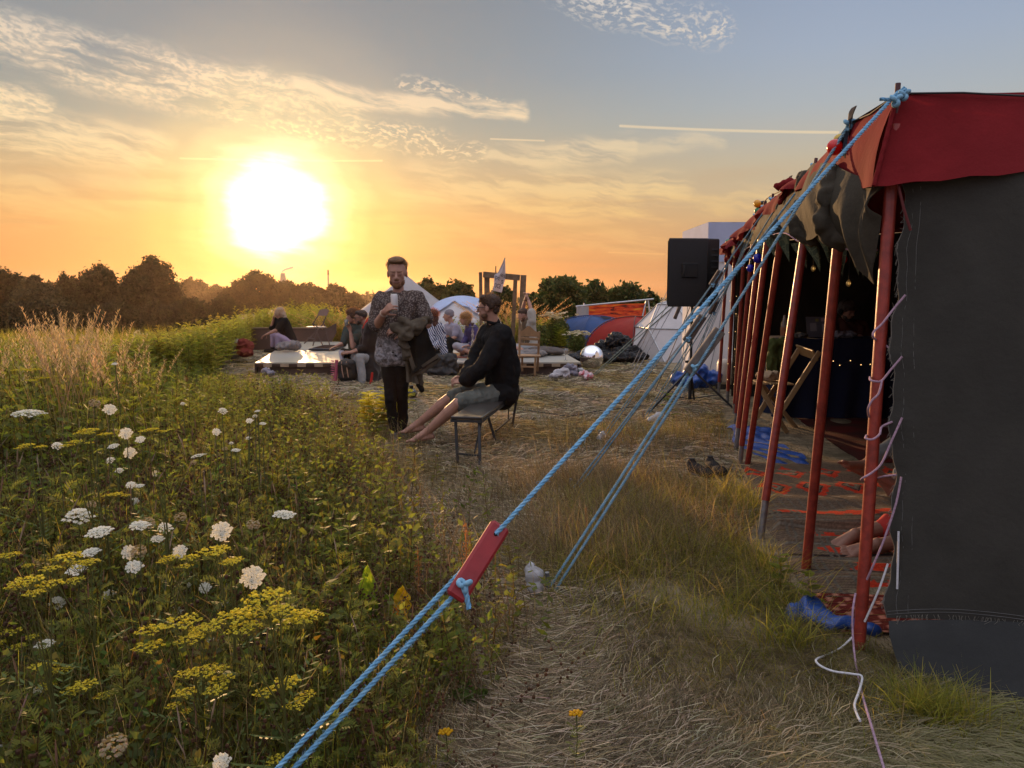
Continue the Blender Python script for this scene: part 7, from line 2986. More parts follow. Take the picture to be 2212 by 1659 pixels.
def hand_shapes(mb, w_, f, n, side, curl=.5, s=1.0, r_=.0092, thumb=.6, spread=.04):
 """wrist w_, forward f, palm normal n (out of the palm); side +1: thumb on f x n"""
 f = Vector(f).normalized()
 n = Vector(n)
 n = (n - f * n.dot(f)).normalized()
 l = f.cross(n) * side
 w_ = Vector(w_)
 mb.cap(w_ - f * .03 * s, w_ + f * .02 * s, .024 * s, .024 * s, 10)
 for k, (off, L0, ln) in enumerate(((.030, .088, .92), (.010, .092, 1.0), (-.010, .088, .94), (-.029, .080, .76))):
  b0 = w_ + f * .012 * s + l * off * .55 * s
  kn = w_ + f * L0 * s + l * off * s
  mb.cap(b0, kn, .0145 * s, .0115 * s, 8)
  p = kn
  d = (f + l * (off / .03) * spread * 3).normalized()
  for j, q in enumerate((.042, .026, .021)):
   a = curl * (.75 if j == 0 else 1.0)
   d = (d * math.cos(a) + n * math.sin(a)).normalized()
   p2 = p + d * q * ln * s
   mb.cap(p, p2, r_ * (1 - .07 * j) * s, r_ * (.94 - .09 * j) * s, 8)
   p = p2
   nn = (n * math.cos(a) - f * math.sin(a))
   f_, n_ = d, nn
   n_local = (n_ - d * n_.dot(d))
   n = n if n_local.length < 1e-4 else n_local.normalized()
  n = (Vector(n0) if False else n)
  # restore the palm's own normal for the next finger
  n = l.cross(f) * side * 1.0
  if n.dot(NREF[0]) < 0:
   n = -n
 b0 = w_ + f * .022 * s + l * .022 * s
 d = (l * .75 + f * .55 + NREF[0] * thumb).normalized()
 p1 = b0 + d * .042 * s
 mb.cap(b0, p1, .0155 * s, .0115 * s, 8)
 d2 = (d * .55 + f * .6 + NREF[0] * thumb * .6).normalized()
 p2 = p1 + d2 * .030 * s
 mb.cap(p1, p2, .0108 * s, .010 * s, 8)
 mb.cap(p2, p2 + (d2 + NREF[0] * thumb * .4).normalized() * .024 * s, .010 * s, .008 * s, 8)


NREF = [Vector((0, 0, 1))]


def hand(mb, w_, f, n, side, **kw):
 f = Vector(f).normalized()
 n = Vector(n)
 NREF[0] = (n - f * n.dot(f)).normalized()
 hand_shapes(mb, w_, f, n, side, **kw)


def foot_shapes(mb, ankle, toe_dir, up, s=1.0, toes=True):
 """bare foot: ankle joint, direction of the toes"""
 d = Vector(toe_dir).normalized()
 u = Vector(up)
 u = (u - d * u.dot(d)).normalized()
 l = d.cross(u)
 a = Vector(ankle)
 heel = a - d * .045 * s - u * .045 * s
 ball = a + d * .125 * s - u * .052 * s
 mb.cap(a + u * .01, heel, .033 * s, .030 * s, 12)
 mb.cap(heel, ball, .028 * s, .026 * s, 12)
 mb.cap(a + d * .01 * s, ball + u * .004 - l * .022 * s, .034 * s, .026 * s, 12)
 mb.cap(a + d * .01 * s, ball + u * .004 + l * .026 * s, .034 * s, .023 * s, 12)
 if toes:
  for k, (o, ln, r_) in enumerate(((-.038, .060, .0150), (-.012, .060, .0095), (.0095, .054, .0090), (.0300, .046, .0088), (.0490, .037, .0086))):
   p = ball + l * o * s
   q = p + d * ln * .55 * s + u * .006 * s
   mb.cap(p, q, r_ * s, r_ * .95 * s, 8)
   mb.cap(q, q + d * ln * .5 * s - u * .005 * s, r_ * s, r_ * 1.0 * s, 8)


def torso_shapes(mb, J, s=1.0, g=0.0, belly=0.0):
 sl, sr, nk, wa, pe = J['sl'], J['sr'], J['nk'], J['wa'], J['pe']
 ch = (sl + sr) / 2
 mb.cap(sl.lerp(sr, .10), sr.lerp(sl, .10), (.058 + g) * s, (.058 + g) * s, 14)
 for k in (.26, .5, .74):
  t_ = sl.lerp(sr, k) - (ch - wa) * 0
  mb.cap(t_ + (wa - ch) * .18, wa + (t_ - ch) * .62, (.098 + g) * s, (.090 + g + belly) * s, 16)
  mb.cap(wa + (t_ - ch) * .62, pe + (t_ - ch) * .66, (.090 + g + belly) * s, (.100 + g) * s, 16)
 mb.cap(ch.lerp(nk, .2), nk, (.062 + g * .5) * s, (.052 + g * .2) * s, 12)


def human(name, lab, J, skin, parts, head=None, hands=(), feet=(), voxel=.008, s=1.0, cat='person', group=None, base=None, hs=1.0, face='full', arm_r=1.0, leg_r=1.0):
 """J: joints; parts: list of (name, material, builder(mb), wrinkle, wscale); head: (centre, forward, up)"""
 mb = MB()
 torso_shapes(mb, J, s)
 for (a, b_, c, ra, rb, rc) in (('sl', 'el', 'wl', .049, .040, .026), ('sr', 'er', 'wr', .049, .040, .026)):
  ra, rb, rc = ra * arm_r, rb * arm_r, rc * arm_r
  mb.cap(J[a], J[b_], ra * s, rb * s, 12)
  m_ = J[b_].lerp(J[c], .35)
  mb.cap(J[b_], m_, rb * .98 * s, rb * 1.02 * s, 12)
  mb.cap(m_, J[c], rb * 1.0 * s, rc * s, 12)
 for (a, b_, c) in (('hl', 'kl', 'al'), ('hr', 'kr', 'ar')):
  sq = s * leg_r
  mb.cap(J[a], J[b_], .082 * sq, .056 * sq, 14)
  m_ = J[b_].lerp(J[c], .32)
  mb.cap(J[b_], m_, .054 * sq, .057 * sq, 12)
  mb.cap(m_, J[c], .055 * sq, .034 * sq, 12)
 hc, hf, hu = head
 M = frame(hf, hu)
 head_shapes(mb, hc, M, hs)
 mb.cap(J['nk'], Vector(hc) + M @ Vector((0, -.02, -.04)) * hs, .053 * s, .052 * s, 14)
 for h in hands:
  hand(mb, h[0], h[1], h[2], h[3], **(h[4] if len(h) > 4 else {}))
 for f in feet:
  foot_shapes(mb, *f)
 V, F, C, S = fuse(mb, voxel, 2)
 if base is None:
  base = Vector(((V[:, 0].min() + V[:, 0].max()) / 2, (V[:, 1].min() + V[:, 1].max()) / 2, V[:, 2].min()))
 root = thing(name, lab, cat, tuple(base), group)
 obj('body', (V, F, C, S), skin, root)
 # eyes, brows, lips
 dark = mat('eye_dark', (.19, .11, .08), .5)
 T = lambda x, y, z: Vector(hc) + M @ Vector((x * hs, y * hs, z * hs))
 if face == 'full':
  for k in (-1, 1):
   mb = MB()
   mb.ell(T(.030 * k, .0835, .010), (.010 * hs, .005 * hs, .0035 * hs), M, 12, 8)
   obj('eye', mb, dark, root)
   mb = MB()
   mb.cap(T(.012 * k, .092, .034), T(.046 * k, .078, .034), .0045 * hs, .0032 * hs, 8)
   obj('eyebrow', mb, mat('brow_hair', (.24, .135, .085), .9), root)
  mb = MB()
  mb.cap(T(-.022, .088, -.0505), T(.022, .088, -.0505), .0042 * hs, .0042 * hs, 8)
  obj('mouth', mb, mat('lips', (.28, .12, .09), .5), root)
 for pt in parts:
  nm, m_, fn, wr, wsc = pt[:5]
  mb = MB()
  fn(mb)
  vx = pt[5] if len(pt) > 5 else voxel * 1.1
  a = fuse(mb, vx, 2, wr, wsc, len(nm), pt[6] if len(pt) > 6 else (1, 1, .5))
  obj(nm, a, m_, root)
 return root, M, T


def strands(hc, M, hs, n, L, r_, col, seed, lift=.4, zmin=.0, back=True, fall=.0, jit=.35, w_=.0022):
 """short hair standing off the scalp so that the sun catches it"""
 r = np.random.default_rng(seed)
 V, F, C = [], [], []
 while len(F) < n:
  d = r.normal(0, 1, 3)
  d /= np.linalg.norm(d)
  if d[2] < zmin + (.35 if d[1] > .35 else 0):
   continue
  p = np.array((d[0] * r_[0], d[1] * r_[1] - .012, d[2] * r_[2] + .035))
  dd = d * lift + np.array((0, -.25 if back else .1, .15)) + r.normal(0, jit, 3) * .5
  dd /= np.linalg.norm(dd)
  e = p + dd * L * r.uniform(.5, 1.2)
  e[2] -= fall * L
  sd_ = np.cross(dd, r.normal(0, 1, 3))
  sd_ /= np.linalg.norm(sd_) + 1e-9
  o = len(V)
  for q in (p + sd_ * w_, p - sd_ * w_, e - sd_ * w_ * .2, e + sd_ * w_ * .2):
   V.append(np.array(Vector(hc) + M @ Vector(q * hs)))
  F.append((o, o + 1, o + 2, o + 3))
  C += [np.array(col) * r.uniform(.7, 1.4)] * 4
 return np.array(V), np.array(F), np.array(C)


HAIR = vmat('hair_strand', .35, .5, .5)


def hair(root, hc, M, hs, shapes, m, strand=None):
 mb = MB()
 for (p, r_) in shapes:
  mb.ell(Vector(hc) + M @ (Vector(p) * hs), [q * hs for q in r_], M, 18, 12)
 V, F, C, S = fuse(mb, .006, 1, .006, 60, 3)
 o = obj('hair', (V, F, C, S), m, root)
 if strand:
  mb = MB()
  for st_ in strand:
   a = strands(hc, M, hs, *st_)
   mb.add(*a)
  obj('strands', mb, HAIR, o)
 return o


def jn(**k):
 return {a: (P(*b_) if not isinstance(b_, Vector) else b_) for a, b_ in k.items()}


def sleeve(mb, J, a, b_, c, g, upto=1.0, s=1.0, flare=0.0):
 """upto <= 1: share of the upper arm; > 1: share of the forearm too"""
 A, B, Cc = J[a], J[b_], J[c]
 t = min(1, upto)
 mb.cap(A, A.lerp(B, t), (.052 + g) * s, (.046 + g + flare) * s, 14)
 if upto > 1:
  mb.cap(B, B.lerp(Cc, upto - 1), (.046 + g) * s, (.034 + g) * s, 14)


def trouser(mb, J, g, upto=2.0, s=1.0, cuff=0.0):
 mb.cap(J['hl'], J['hr'], (.098 + g) * s, (.098 + g) * s, 14)
 mb.cap(J['pe'], J['pe'].lerp(J['wa'], .35), (.098 + g) * s, (.094 + g) * s, 14)
 for (a, b_, c) in (('hl', 'kl', 'al'), ('hr', 'kr', 'ar')):
  t = min(1, upto)
  mb.cap(J[a], J[a].lerp(J[b_], t), (.086 + g) * s, (.064 + g) * s, 14)
  if upto > 1:
   mb.cap(J[b_], J[b_].lerp(J[c], upto - 1), (.062 + g) * s, (.048 + g + cuff) * s, 14)


def shoe(mb, ankle, d, s=1.0):
 d = Vector(d).normalized()
 a = Vector(ankle)
 u = Vector((0, 0, 1))
 h = a - u * .05 * s - d * .04 * s
 mb.cap(a + u * .01, h, .042 * s, .042 * s, 12)
 mb.cap(h, a + d * .16 * s - u * .058 * s, .042 * s, .034 * s, 12)
 mb.cap(h - u * .02 * s, a + d * .17 * s - u * .075 * s, .030 * s, .024 * s, 12)


def pattern_mat(name, fn):
 m = bpy.data.materials.new(name)
 m.use_nodes = True
 t = m.node_tree
 b = NT(t)
 co = b.n('ShaderNodeTexCoord').outputs['Object']
 c = fn(b, co)
 pb = t.nodes['Principled BSDF']
 t.links.new(c, pb.inputs['Base Color'])
 pb.inputs['Roughness'].default_value = .85
 pb.inputs['Specular IOR Level'].default_value = .15
 MATS[name] = m
 return m


def floral(b, co):
 v = b.n('ShaderNodeTexVoronoi')
 v.inputs['Scale'].default_value = 58
 b.t.links.new(co, v.inputs[0])
 dots = b.sm(v.outputs[0], .50, .32)
 n1 = b.noise(co, 16, 4, .6)
 c = b.mix(dots, (.065, .046, .040, 1), (.20, .165, .145, 1))
 sp = b.n('ShaderNodeSeparateXYZ')
 b.t.links.new(co, sp.inputs[0])
 low = b.sm(sp.outputs[2], 1.02, .93)
 n2 = b.noise(co, 26, 5, .7)
 lowc = b.mix(b.sm(n2, .42, .58), (.13, .12, .12, 1), (.34, .32, .33, 1))
 c = b.mix(b.m('MULTIPLY', low, b.sm(n1, .3, .5)), c, lowc)
 return b.mix(b.m('MULTIPLY', b.sm(n1, .55, .72), .5), c, (.10, .10, .09, 1))


def stripes(b, co):
 sp = b.n('ShaderNodeSeparateXYZ')
 b.t.links.new(co, sp.inputs[0])
 n1 = b.noise(co, 5, 2, .5)
 x = b.m('ADD', b.m('ADD', b.m('MULTIPLY', sp.outputs[0], 26), b.m('MULTIPLY', sp.outputs[2], 15)), b.m('MULTIPLY', n1, 3.0))
 return b.mix(b.m('GREATER_THAN', b.m('FRACT', x), .5), (.46, .46, .50, 1), (.02, .025, .07, 1))


def build_people():
 black = mat('black_cotton', (.009, .008, .008), .9, .3, 8, .002, 60, weave=200, spec=.2)
 black2 = mat('black_trousers', (.009, .008, .007), .9, .3, 6, .002, 60, spec=.2)
 FLO = pattern_mat('printed_shirt', floral)
 # ---- the standing man with the can
 Y = 7.75
 J = jn(sr=(823, 646, Y), sl=(901, 645, Y), nk=(861, 630, Y), wa=(855, 722, Y - .01), pe=(851, 762, Y), er=(812, 706, Y - .04), wr=(831, 673, Y - .24),
   el=(923, 700, Y - .02), wl=(872, 712, Y - .20), hr=(838, 770, Y), hl=(866, 770, Y), kr=(843, 862, Y - .06), kl=(868, 862, Y), ar=(851, 937, Y), al=(872, 934, Y + .12))
 hc = P(858, 592, Y - .02)
 hf, hu = Vector((.06, -1, -.20)), Vector((.0, -.2, 1))
 canc = P(852, 654, Y - .30)
 hnd = [(J['wr'], (P(843, 660, Y - .33) - J['wr']), Vector((1, .15, .1)), -1, dict(curl=.62, s=1.08, thumb=.8)),
   (J['wl'], Vector((-1, -.2, .02)), Vector((.1, .8, -.6)), 1, dict(curl=.5, s=1.05))]

 def shirt(mb):
  torso_shapes(mb, {**J, 'pe': J['pe'] + Vector((0, 0, .01)), 'nk': J['nk'] - Vector((0, 0, .055))}, 1.05, .016, .012)
  mb.cap(J['pe'] + Vector((-.06, 0, -.03)), J['pe'] + Vector((.06, 0, -.03)), .128, .128, 14)
  sleeve(mb, J, 'sr', 'er', 'wr', .022, .86, 1.05, .012)
  sleeve(mb, J, 'sl', 'el', 'wl', .022, .80, 1.05, .012)

 def collar(mb):
  for k in (-1, 1):
   a = P(861 + 15 * k, 633, Y + .01)
   mb.cap(a, P(861 + 12 * k, 645, Y - .115), .015, .011, 10)
   mb.cap(P(861 + 11 * k, 644, Y - .115), P(861 + 2 * k, 668, Y - .135), .009, .006, 8)

 def pants(mb):
  trouser(mb, J, -.006, 1.95, .98, -.002)
  mb.cap(J['pe'] + Vector((-.05, 0, .0)), J['pe'] + Vector((.05, 0, .0)), .118, .118, 14)

 def shoes(mb):
  shoe(mb, J['ar'], (.25, -1, 0), .95)
  shoe(mb, J['al'], (.3, -1, 0), .95)
 root, M, T = human('person', 'man standing in a patterned shirt with a raised can and a jacket over his arm', J, SKIN,
      [('shirt', FLO, shirt, .012, 7), ('collar', FLO, collar, .002, 30), ('trousers', black2, pants, .014, 7), ('shoes', mat('grey_trainers', (.22, .22, .23), .7, .3, 20), shoes, 0, 1)],
      (hc, hf, hu), hnd, (), .0065, 1.03, hs=1.20, base=Vector((J['ar'].x, Y, 0)), arm_r=1.12, leg_r=.8)
 hm = mat('fair_brown_hair', (.19, .105, .05), .7, .3, 30, .003, 90)
 hair(root, hc, M, 1.20, [((0, -.034, .066), (.079, .082, .070)), ((0, .020, .112), (.064, .052, .030)), ((-.02, .046, .116), (.044, .030, .024)), ((.03, .040, .114), (.036, .034, .024)), ((-.068, -.03, .05), (.012, .036, .030)), ((.068, -.03, .05), (.012, .036, .030))], hm,
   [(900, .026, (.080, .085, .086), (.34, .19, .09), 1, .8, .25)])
 mb = MB()
 for p, r_ in (((0, .052, -.082), (.040, .036, .030)), ((-.040, .035, -.058), (.022, .035, .032)), ((.040, .035, -.058), (.022, .035, .032)), ((0, .086, -.036), (.024, .010, .006))):
  mb.ell(T(*p), [q * 1.2 for q in r_], M, 14, 10)
 obj('beard', fuse(mb, .005, 1, .004, 70, 6), mat('fair_beard', (.24, .12, .065), .8, .3, 40, .002, 120), root)
 mb = MB()
 for q in np.linspace(0, 2 * math.pi, 2)[:1]:
  w0 = J['er'].lerp(J['wr'], .90)
  ax = (J['wr'] - J['er']).normalized()
  e1 = ax.cross(Vector((0, 1, 0))).normalized()
  e2 = ax.cross(e1)
  ring = [w0 + (e1 * math.cos(t) + e2 * math.sin(t)) * .036 + ax * .002 * math.sin(t * 2) for t in np.linspace(0, 2 * math.pi, 24)]
  mb.tube(ring, .0035, 6, None, False)
  mb.tube([r_ - ax * .012 for r_ in ring], .003, 6, None, False)
 obj('wristband', mb, mat('pale_band', (.55, .42, .32), .6), root)
 # the can in his hand
 mb = MB()
 zc = canc
 axc = Vector((-.04, .0, 1)).normalized()
 mb.lathe(zc - axc * .084, [(.001, .002), (.024, 0), (.031, .010), (.033, .016), (.033, .150), (.030, .158), (.026, .166), (.025, .164), (.001, .162)], 24, axc)
 can = thing('drink_can', 'tall white drinks can held up in the standing man\'s hand', 'can', tuple(zc - axc * .084))
 obj('can_body', mb, mat('white_can', (.62, .60, .58), .3, .1, 30, metal=.2), can)
 mb = MB()
 mb.lathe(zc + axc * .0825, [(.001, 0), (.024, 0), (.0255, -.002)], 20, axc)
 obj('can_lid', mb, STEEL, can)
 # jacket over his left arm: mass, hanging body and a trailing sleeve
 jk = mat('taupe_jacket', (.105, .083, .058), .85, .25, 5, .004, 40, weave=150)
 lining = mat('dark_lining_cloth', (.020, .016, .012), .85, .3, 5, .003, 30)
 root = thing('jacket', 'taupe jacket with dark lining hanging open over the standing man\'s forearm', 'jacket', tuple(P(885, 790, Y - .15)))
 mb = MB()
 for (a, b_, r0, r1) in (((852, 706, Y - .26), (880, 722, Y - .25), .045, .075), ((880, 715, Y - .24), (912, 700, Y - .16), .08, .06), ((866, 690, Y - .26), (880, 700, Y - .26), .03, .05), ((915, 694, Y - .14), (924, 688, Y - .13), .04, .02),
       ((868, 726, Y - .26), (878, 770, Y - .2), .05, .04)):
  mb.cap(P(*a), P(*b_), r0, r1, 12)
 obj('bundled_collar', fuse(mb, .008, 2, .022, 9, 7), jk, root)

 def strip(pl, pr, n=24, m_=12, wav=.018, fq=9):
  """sheet between two poly-lines of readings"""
  L_ = [P(*q) for q in pl]
  R_ = [P(*q) for q in pr]

  def at(A, t):
   k = t * (len(A) - 1)
   i = min(len(A) - 2, int(k))
   return A[i].lerp(A[i + 1], k - i)

  def fn(t, q):
   p = at(L_, t).lerp(at(R_, t), q)
   p.y += wav * math.sin(q * fq + t * 3) + .01 * math.sin(t * 11)
   return p
  mb_ = MB()
  mb_.grid(fn, n, m_, thick=.006)
  return mb_
 obj('dark_lining', strip([(874, 722, Y - .2), (882, 760, Y - .2), (892, 806, Y - .2)], [(918, 702, Y - .12), (932, 740, Y - .1), (948, 775, Y - .1)], 30, 20, .022, 8), lining, root)
 obj('facing', strip([(871, 725, Y - .215), (880, 765, Y - .215), (891, 800, Y - .215), (893, 806, Y - .215), (948, 772, Y - .12)], [(876, 722, Y - .205), (888, 762, Y - .205), (898, 792, Y - .205), (905, 793, Y - .205), (946, 764, Y - .115)], 40, 4, .0, 3), jk, root)
 obj('hanging_body', strip([(868, 730, Y - .17), (874, 780, Y - .16), (878, 825, Y - .16)], [(884, 725, Y - .15), (893, 790, Y - .14), (906, 829, Y - .14)], 30, 14, .02, 10), jk, root)
 obj('hem', strip([(893, 805, Y - .19), (920, 795, Y - .16), (951, 770, Y - .11)], [(888, 815, Y - .18), (918, 803, Y - .15), (953, 776, Y - .10)], 20, 4, .004, 4), jk, root)
 mb = MB()
 mb.cap(P(904, 800, Y - .08), P(909, 828, Y - .08), .036, .028, 12)
 obj('sleeve_end', fuse(mb, .008, 2, .008, 14, 2), jk, root)
 mb = MB()
 mb.cap(P(906, 832, Y - .08), P(911, 842, Y - .08), .034, .026, 12)
 obj('cuff', fuse(mb, .008, 2, .006, 14, 3), lining, root)
 # round black jug on the grass
 g = G(889, 862)
 mb = MB()
 mb.ell(g + Vector((0, 0, .075)), (.075, .075, .075), None, 24, 16)
 mb.lathe(g + Vector((0, 0, .14)), [(.028, 0), (.026, .03), (.034, .04), (.034, .05), (.001, .052)], 16)
 single('black_jug', mb, mat('gloss_black', (.012, .012, .012), .12, .1, coat=.5), 'round glossy black jug on the grass behind the standing man\'s knee', 'jug')

 # ---- the seated man with glasses
 Y = 7.6
 J = jn(sl=(1085, 722, Y - .16), sr=(1052, 718, Y + .18), nk=(1066, 700, Y), wa=(1084, 800, Y), pe=(1084, 845, Y), el=(1043, 792, Y - .30), wl=(1003, 826, Y - .28),
   er=(1022, 785, Y + .05), wr=(1003, 818, Y - .16), hl=(1083, 850, Y - .10), hr=(1078, 846, Y + .10), kl=(990, 872, Y - .42), kr=(975, 858, Y - .10), al=(921, 934, Y - .30), ar=(902, 916, Y + .02))
 hc = P(1056, 667, Y)
 hf, hu = Vector((-1, .38, -.05)), Vector((.05, 0, 1))
 fd1 = (P(893, 941, Y - .30) - J['al'])
 fd1.z = -.02
 hnd = [(J['wl'], Vector((-1, .35, .1)), Vector((0, .5, -1)), -1, dict(curl=.75)), (J['wr'], Vector((-.9, -.45, .2)), Vector((0, -.4, -1)), 1, dict(curl=.75))]

 def shirt2(mb):
  torso_shapes(mb, J, 1.12, .026, .026)
  mb.cap(J['pe'] + Vector((.0, -.10, -.02)), J['pe'] + Vector((.02, .10, -.02)), .15, .15, 14)
  mb.cap(J['wa'] + Vector((.03, -.04, 0)), J['pe'] + Vector((.04, 0, .0)), .13, .14, 14)
  sleeve(mb, J, 'sl', 'el', 'wl', .030, 1.86, 1.12)
  sleeve(mb, J, 'sr', 'er', 'wr', .026, 1.86, 1.08)
  mb.cap(J['sl'].lerp(J['el'], .3) + Vector((.06, .05, 0)), J['wa'] + Vector((.0, -.10, .02)), .10, .12, 14)

 def collar2(mb):
  c0 = J['nk'] + Vector((.012, 0, .005))
  pts = [c0 + Vector((math.cos(t) * .068, math.sin(t) * .068, -.018 * math.cos(t))) for t in np.linspace(0, 2 * math.pi, 14)]
  for a, b_ in zip(pts, pts[1:]):
   mb.cap(a, b_, .017, .017, 8)

 def shorts(mb):
  trouser(mb, J, .018, .92, 1.05)
 root, M, T = human('person', 'barefoot man in black shirt, grey shorts and glasses sitting on the bench', J, SKIN,
      [('shirt', black, shirt2, .016, 7), ('collar', black, collar2, .002, 30), ('shorts', mat('grey_shorts', (.13, .135, .115), .85, .3, 7, .002, 50), shorts, .014, 9)],
      (hc, hf, hu), hnd, ((J['al'], fd1, (0, 0, 1)), (J['ar'], fd1, (0, 0, 1))), .0065, 1.05, hs=1.10, base=Vector((J['pe'].x, Y, .40)), arm_r=1.05)
 hair(root, hc, M, 1.10, [((0, -.022, .050), (.080, .092, .080)), ((0, .030, .094), (.060, .050, .032)), ((-.064, -.04, .035), (.016, .042, .042)), ((.064, -.04, .035), (.016, .042, .042)), ((0, -.068, -.005), (.050, .026, .045))],
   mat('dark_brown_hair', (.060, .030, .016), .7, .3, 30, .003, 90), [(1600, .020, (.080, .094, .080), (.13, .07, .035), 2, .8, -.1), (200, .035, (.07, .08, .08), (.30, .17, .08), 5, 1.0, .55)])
 mb = MB()
 for p, r_ in (((0, .044, -.078), (.038, .034, .028)), ((-.043, .028, -.052), (.018, .034, .034)), ((.043, .028, -.052), (.018, .034, .034)), ((0, .084, -.036), (.022, .010, .006))):
  mb.ell(T(*p), [q * 1.08 for q in r_], M, 14, 10)
 obj('beard', fuse(mb, .005, 1, .004, 70, 6), mat('brown_beard', (.15, .08, .05), .8, .3, 40, .002, 120), root)

 def glasses(root, T, hs, lens):
  mb = MB()
  for k in (-1, 1):
   fr = [T(.033 * k + .026 * math.cos(t), .100 - .010 * abs(math.cos(t) * k + .3), .008 + .020 * math.sin(t)) for t in np.linspace(0, 2 * math.pi, 22)]
   mb.tube(fr, .0030 * hs, 6, None, False)
   mb.tube([T(.060 * k, .095, .016), T(.078 * k, .04, .014), T(.080 * k, -.015, .008)], .0028 * hs, 6)
  mb.tube([T(-.008, .103, .012), T(.008, .103, .012)], .003 * hs, 6)
  g_ = obj('glasses', mb, mat('black_frame', (.012, .010, .010), .3), root)
  if lens:
   for k in (-1, 1):
    mb = MB()
    mb.ell(T(.033 * k, .098, .008), (.025 * hs, .003, .019 * hs), frame(hf, hu), 14, 8)
    obj('lens', mb, mat('dark_lens', (.02, .014, .01), .1, coat=.5), g_)
 glasses(root, T, 1.1, False)
 mb = MB()
 w0 = J['el'].lerp(J['wl'], .95)
 ax = (J['wl'] - J['el']).normalized()
 e1 = ax.cross(Vector((0, 1, 0))).normalized()
 e2 = ax.cross(e1)
 mb.tube([w0 + (e1 * math.cos(t) + e2 * math.sin(t)) * .032 for t in np.linspace(0, 2 * math.pi, 20)], .006, 6, None, False)
 obj('watch', mb, black, root)

 # ---- simpler builder for those farther off
 def far(lab, J, hd, parts, hnd=(), feet=(), skin=SKIN, hs=1.05, s=1.0, hairs=None, face='full', voxel=.0105):
  root, M, T = human('person', lab, J, skin, parts, hd, hnd, feet, voxel, s, hs=hs, face=face)
  if hairs:
   hair(root, hd[0], M, hs, *hairs)
  return root, M, T
 H0 = [((0, -.022, .050), (.080, .092, .080)), ((0, .030, .090), (.060, .048, .034)), ((-.064, -.035, .04), (.016, .04, .036)), ((.064, -.035, .04), (.016, .04, .036))]
 k_ = lambda **q: q
 # blond woman on the stage's left edge
 Y = 17.2
 J = jn(sr=(617, 694, Y - .12), sl=(598, 692, Y + .2), nk=(606, 687, Y), wa=(622, 722, Y), pe=(628, 739, Y), er=(599, 712, Y - .2), wr=(577, 722, Y - .2), el=(586, 712, Y + .2), wl=(590, 692, Y + .1),
   hr=(627, 741, Y - .1), hl=(625, 740, Y + .12), kr=(600, 725, Y - .2), kl=(590, 724, Y + .1), ar=(600, 752, Y - .2), al=(589, 752, Y + .1))
 hc = P(604, 678, Y)
 hf, hu = Vector((-1, -.1, -.45)), Vector((-.3, 0, 1))

 def top(mb):
  torso_shapes(mb, J, 1.0, .018)
  mb.cap(J['pe'], J['pe'].lerp(J['wa'], .5), .13, .13, 12)
  sleeve(mb, J, 'sr', 'er', 'wr', .03, .8)
  sleeve(mb, J, 'sl', 'el', 'wl', .03, .8)
 far('blond woman in black top and lilac leggings sitting at the left stage edge', J, (hc, hf, hu),
  [('top', black, top, .012, 7), ('leggings', mat('lilac_leggings', (.36, .27, .36), .8, .1, 5), lambda mb: trouser(mb, J, .004, 1.8), .006, 9), ('shoes', black2, lambda mb: (shoe(mb, J['ar'], (-1, -.1, 0)), shoe(mb, J['al'], (-1, -.1, 0))), 0, 1)],
  [(J['wr'], Vector((-.9, 0, -.45)), Vector((0, -.2, -1)), -1, k_(curl=.3, r_=.011)), (J['wl'], Vector((.1, -.1, 1)), Vector((1, 0, 0)), 1, k_(curl=.8, r_=.011))], hs=1.05,
  hairs=([((0, -.022, .050), (.088, .10, .086)), ((0, -.05, -.02), (.085, .07, .08)), ((.03, -.05, -.08), (.07, .06, .05)), ((-.05, .03, .03), (.04, .06, .05)), ((.05, .03, .03), (.04, .06, .05)), ((0, -.06, -.11), (.06, .04, .04))], mat('pale_blond_hair', (.55, .40, .28), .7, .2, 25, .003, 80, transl=.2),
    [(500, .05, (.09, .10, .09), (.6, .42, .25), 4, .5, -.6)]), face='none')
 # curly-haired person drinking
 Y = 13.7
 J = jn(sr=(752, 708, Y - .05), sl=(778, 706, Y + .1), nk=(765, 700, Y), wa=(768, 740, Y), pe=(772, 768, Y), er=(742, 742, Y - .3), wr=(728, 747, Y - .42), el=(762, 750, Y - .40), wl=(757, 716, Y - .36),
   hr=(766, 770, Y - .1), hl=(778, 770, Y), kr=(742, 762, Y - .5), kl=(764, 764, Y - .55), ar=(746, 820, Y - .55), al=(766, 826, Y - .6))
 hc = P(762, 684, Y - .05)
 hf, hu = Vector((-1, -.45, -.1)), Vector((0, 0, 1))

 def top2(mb):
  torso_shapes(mb, J, 1.0, .018)
  sleeve(mb, J, 'sr', 'er', 'wr', .02, .95)
  sleeve(mb, J, 'sl', 'el', 'wl', .02, .75)
 tr = far('curly-haired person drinking from a glass on the stage edge, in striped trousers', J, (hc, hf, hu),
    [('shirt', mat('murky_print', (.055, .050, .040), .85, .5, 18, c2=(.03, .05, .045, 1)), top2, .012, 7), ('trousers', black2, lambda mb: trouser(mb, J, .012, 1.9), .008, 9),
    ('shoes', black2, lambda mb: (shoe(mb, J['ar'], (-.6, -1, 0)), shoe(mb, J['al'], (-.6, -1, 0))), 0, 1)],
    [(J['wr'], Vector((-.9, -.1, -.35)), Vector((0, 0, -1)), -1, k_(curl=.35, r_=.011)), (J['wl'], P(752, 700, Y - .36) - J['wl'], Vector((-.2, -.8, 0)), 1, k_(curl=.7, r_=.011))],
    hairs=([((0, -.01, .06), (.092, .10, .085)), ((0, .05, .085), (.06, .05, .04)), ((-.07, 0, .03), (.03, .06, .06)), ((.07, 0, .03), (.03, .06, .06))], mat('auburn_hair', (.10, .045, .022), .7, .3, 25, .008, 60), [(1300, .055, (.09, .10, .09), (.26, .13, .05), 7, .9, -.15, True, 0, .9)]))[0]
 # white stripes down the trousers
 mb = MB()
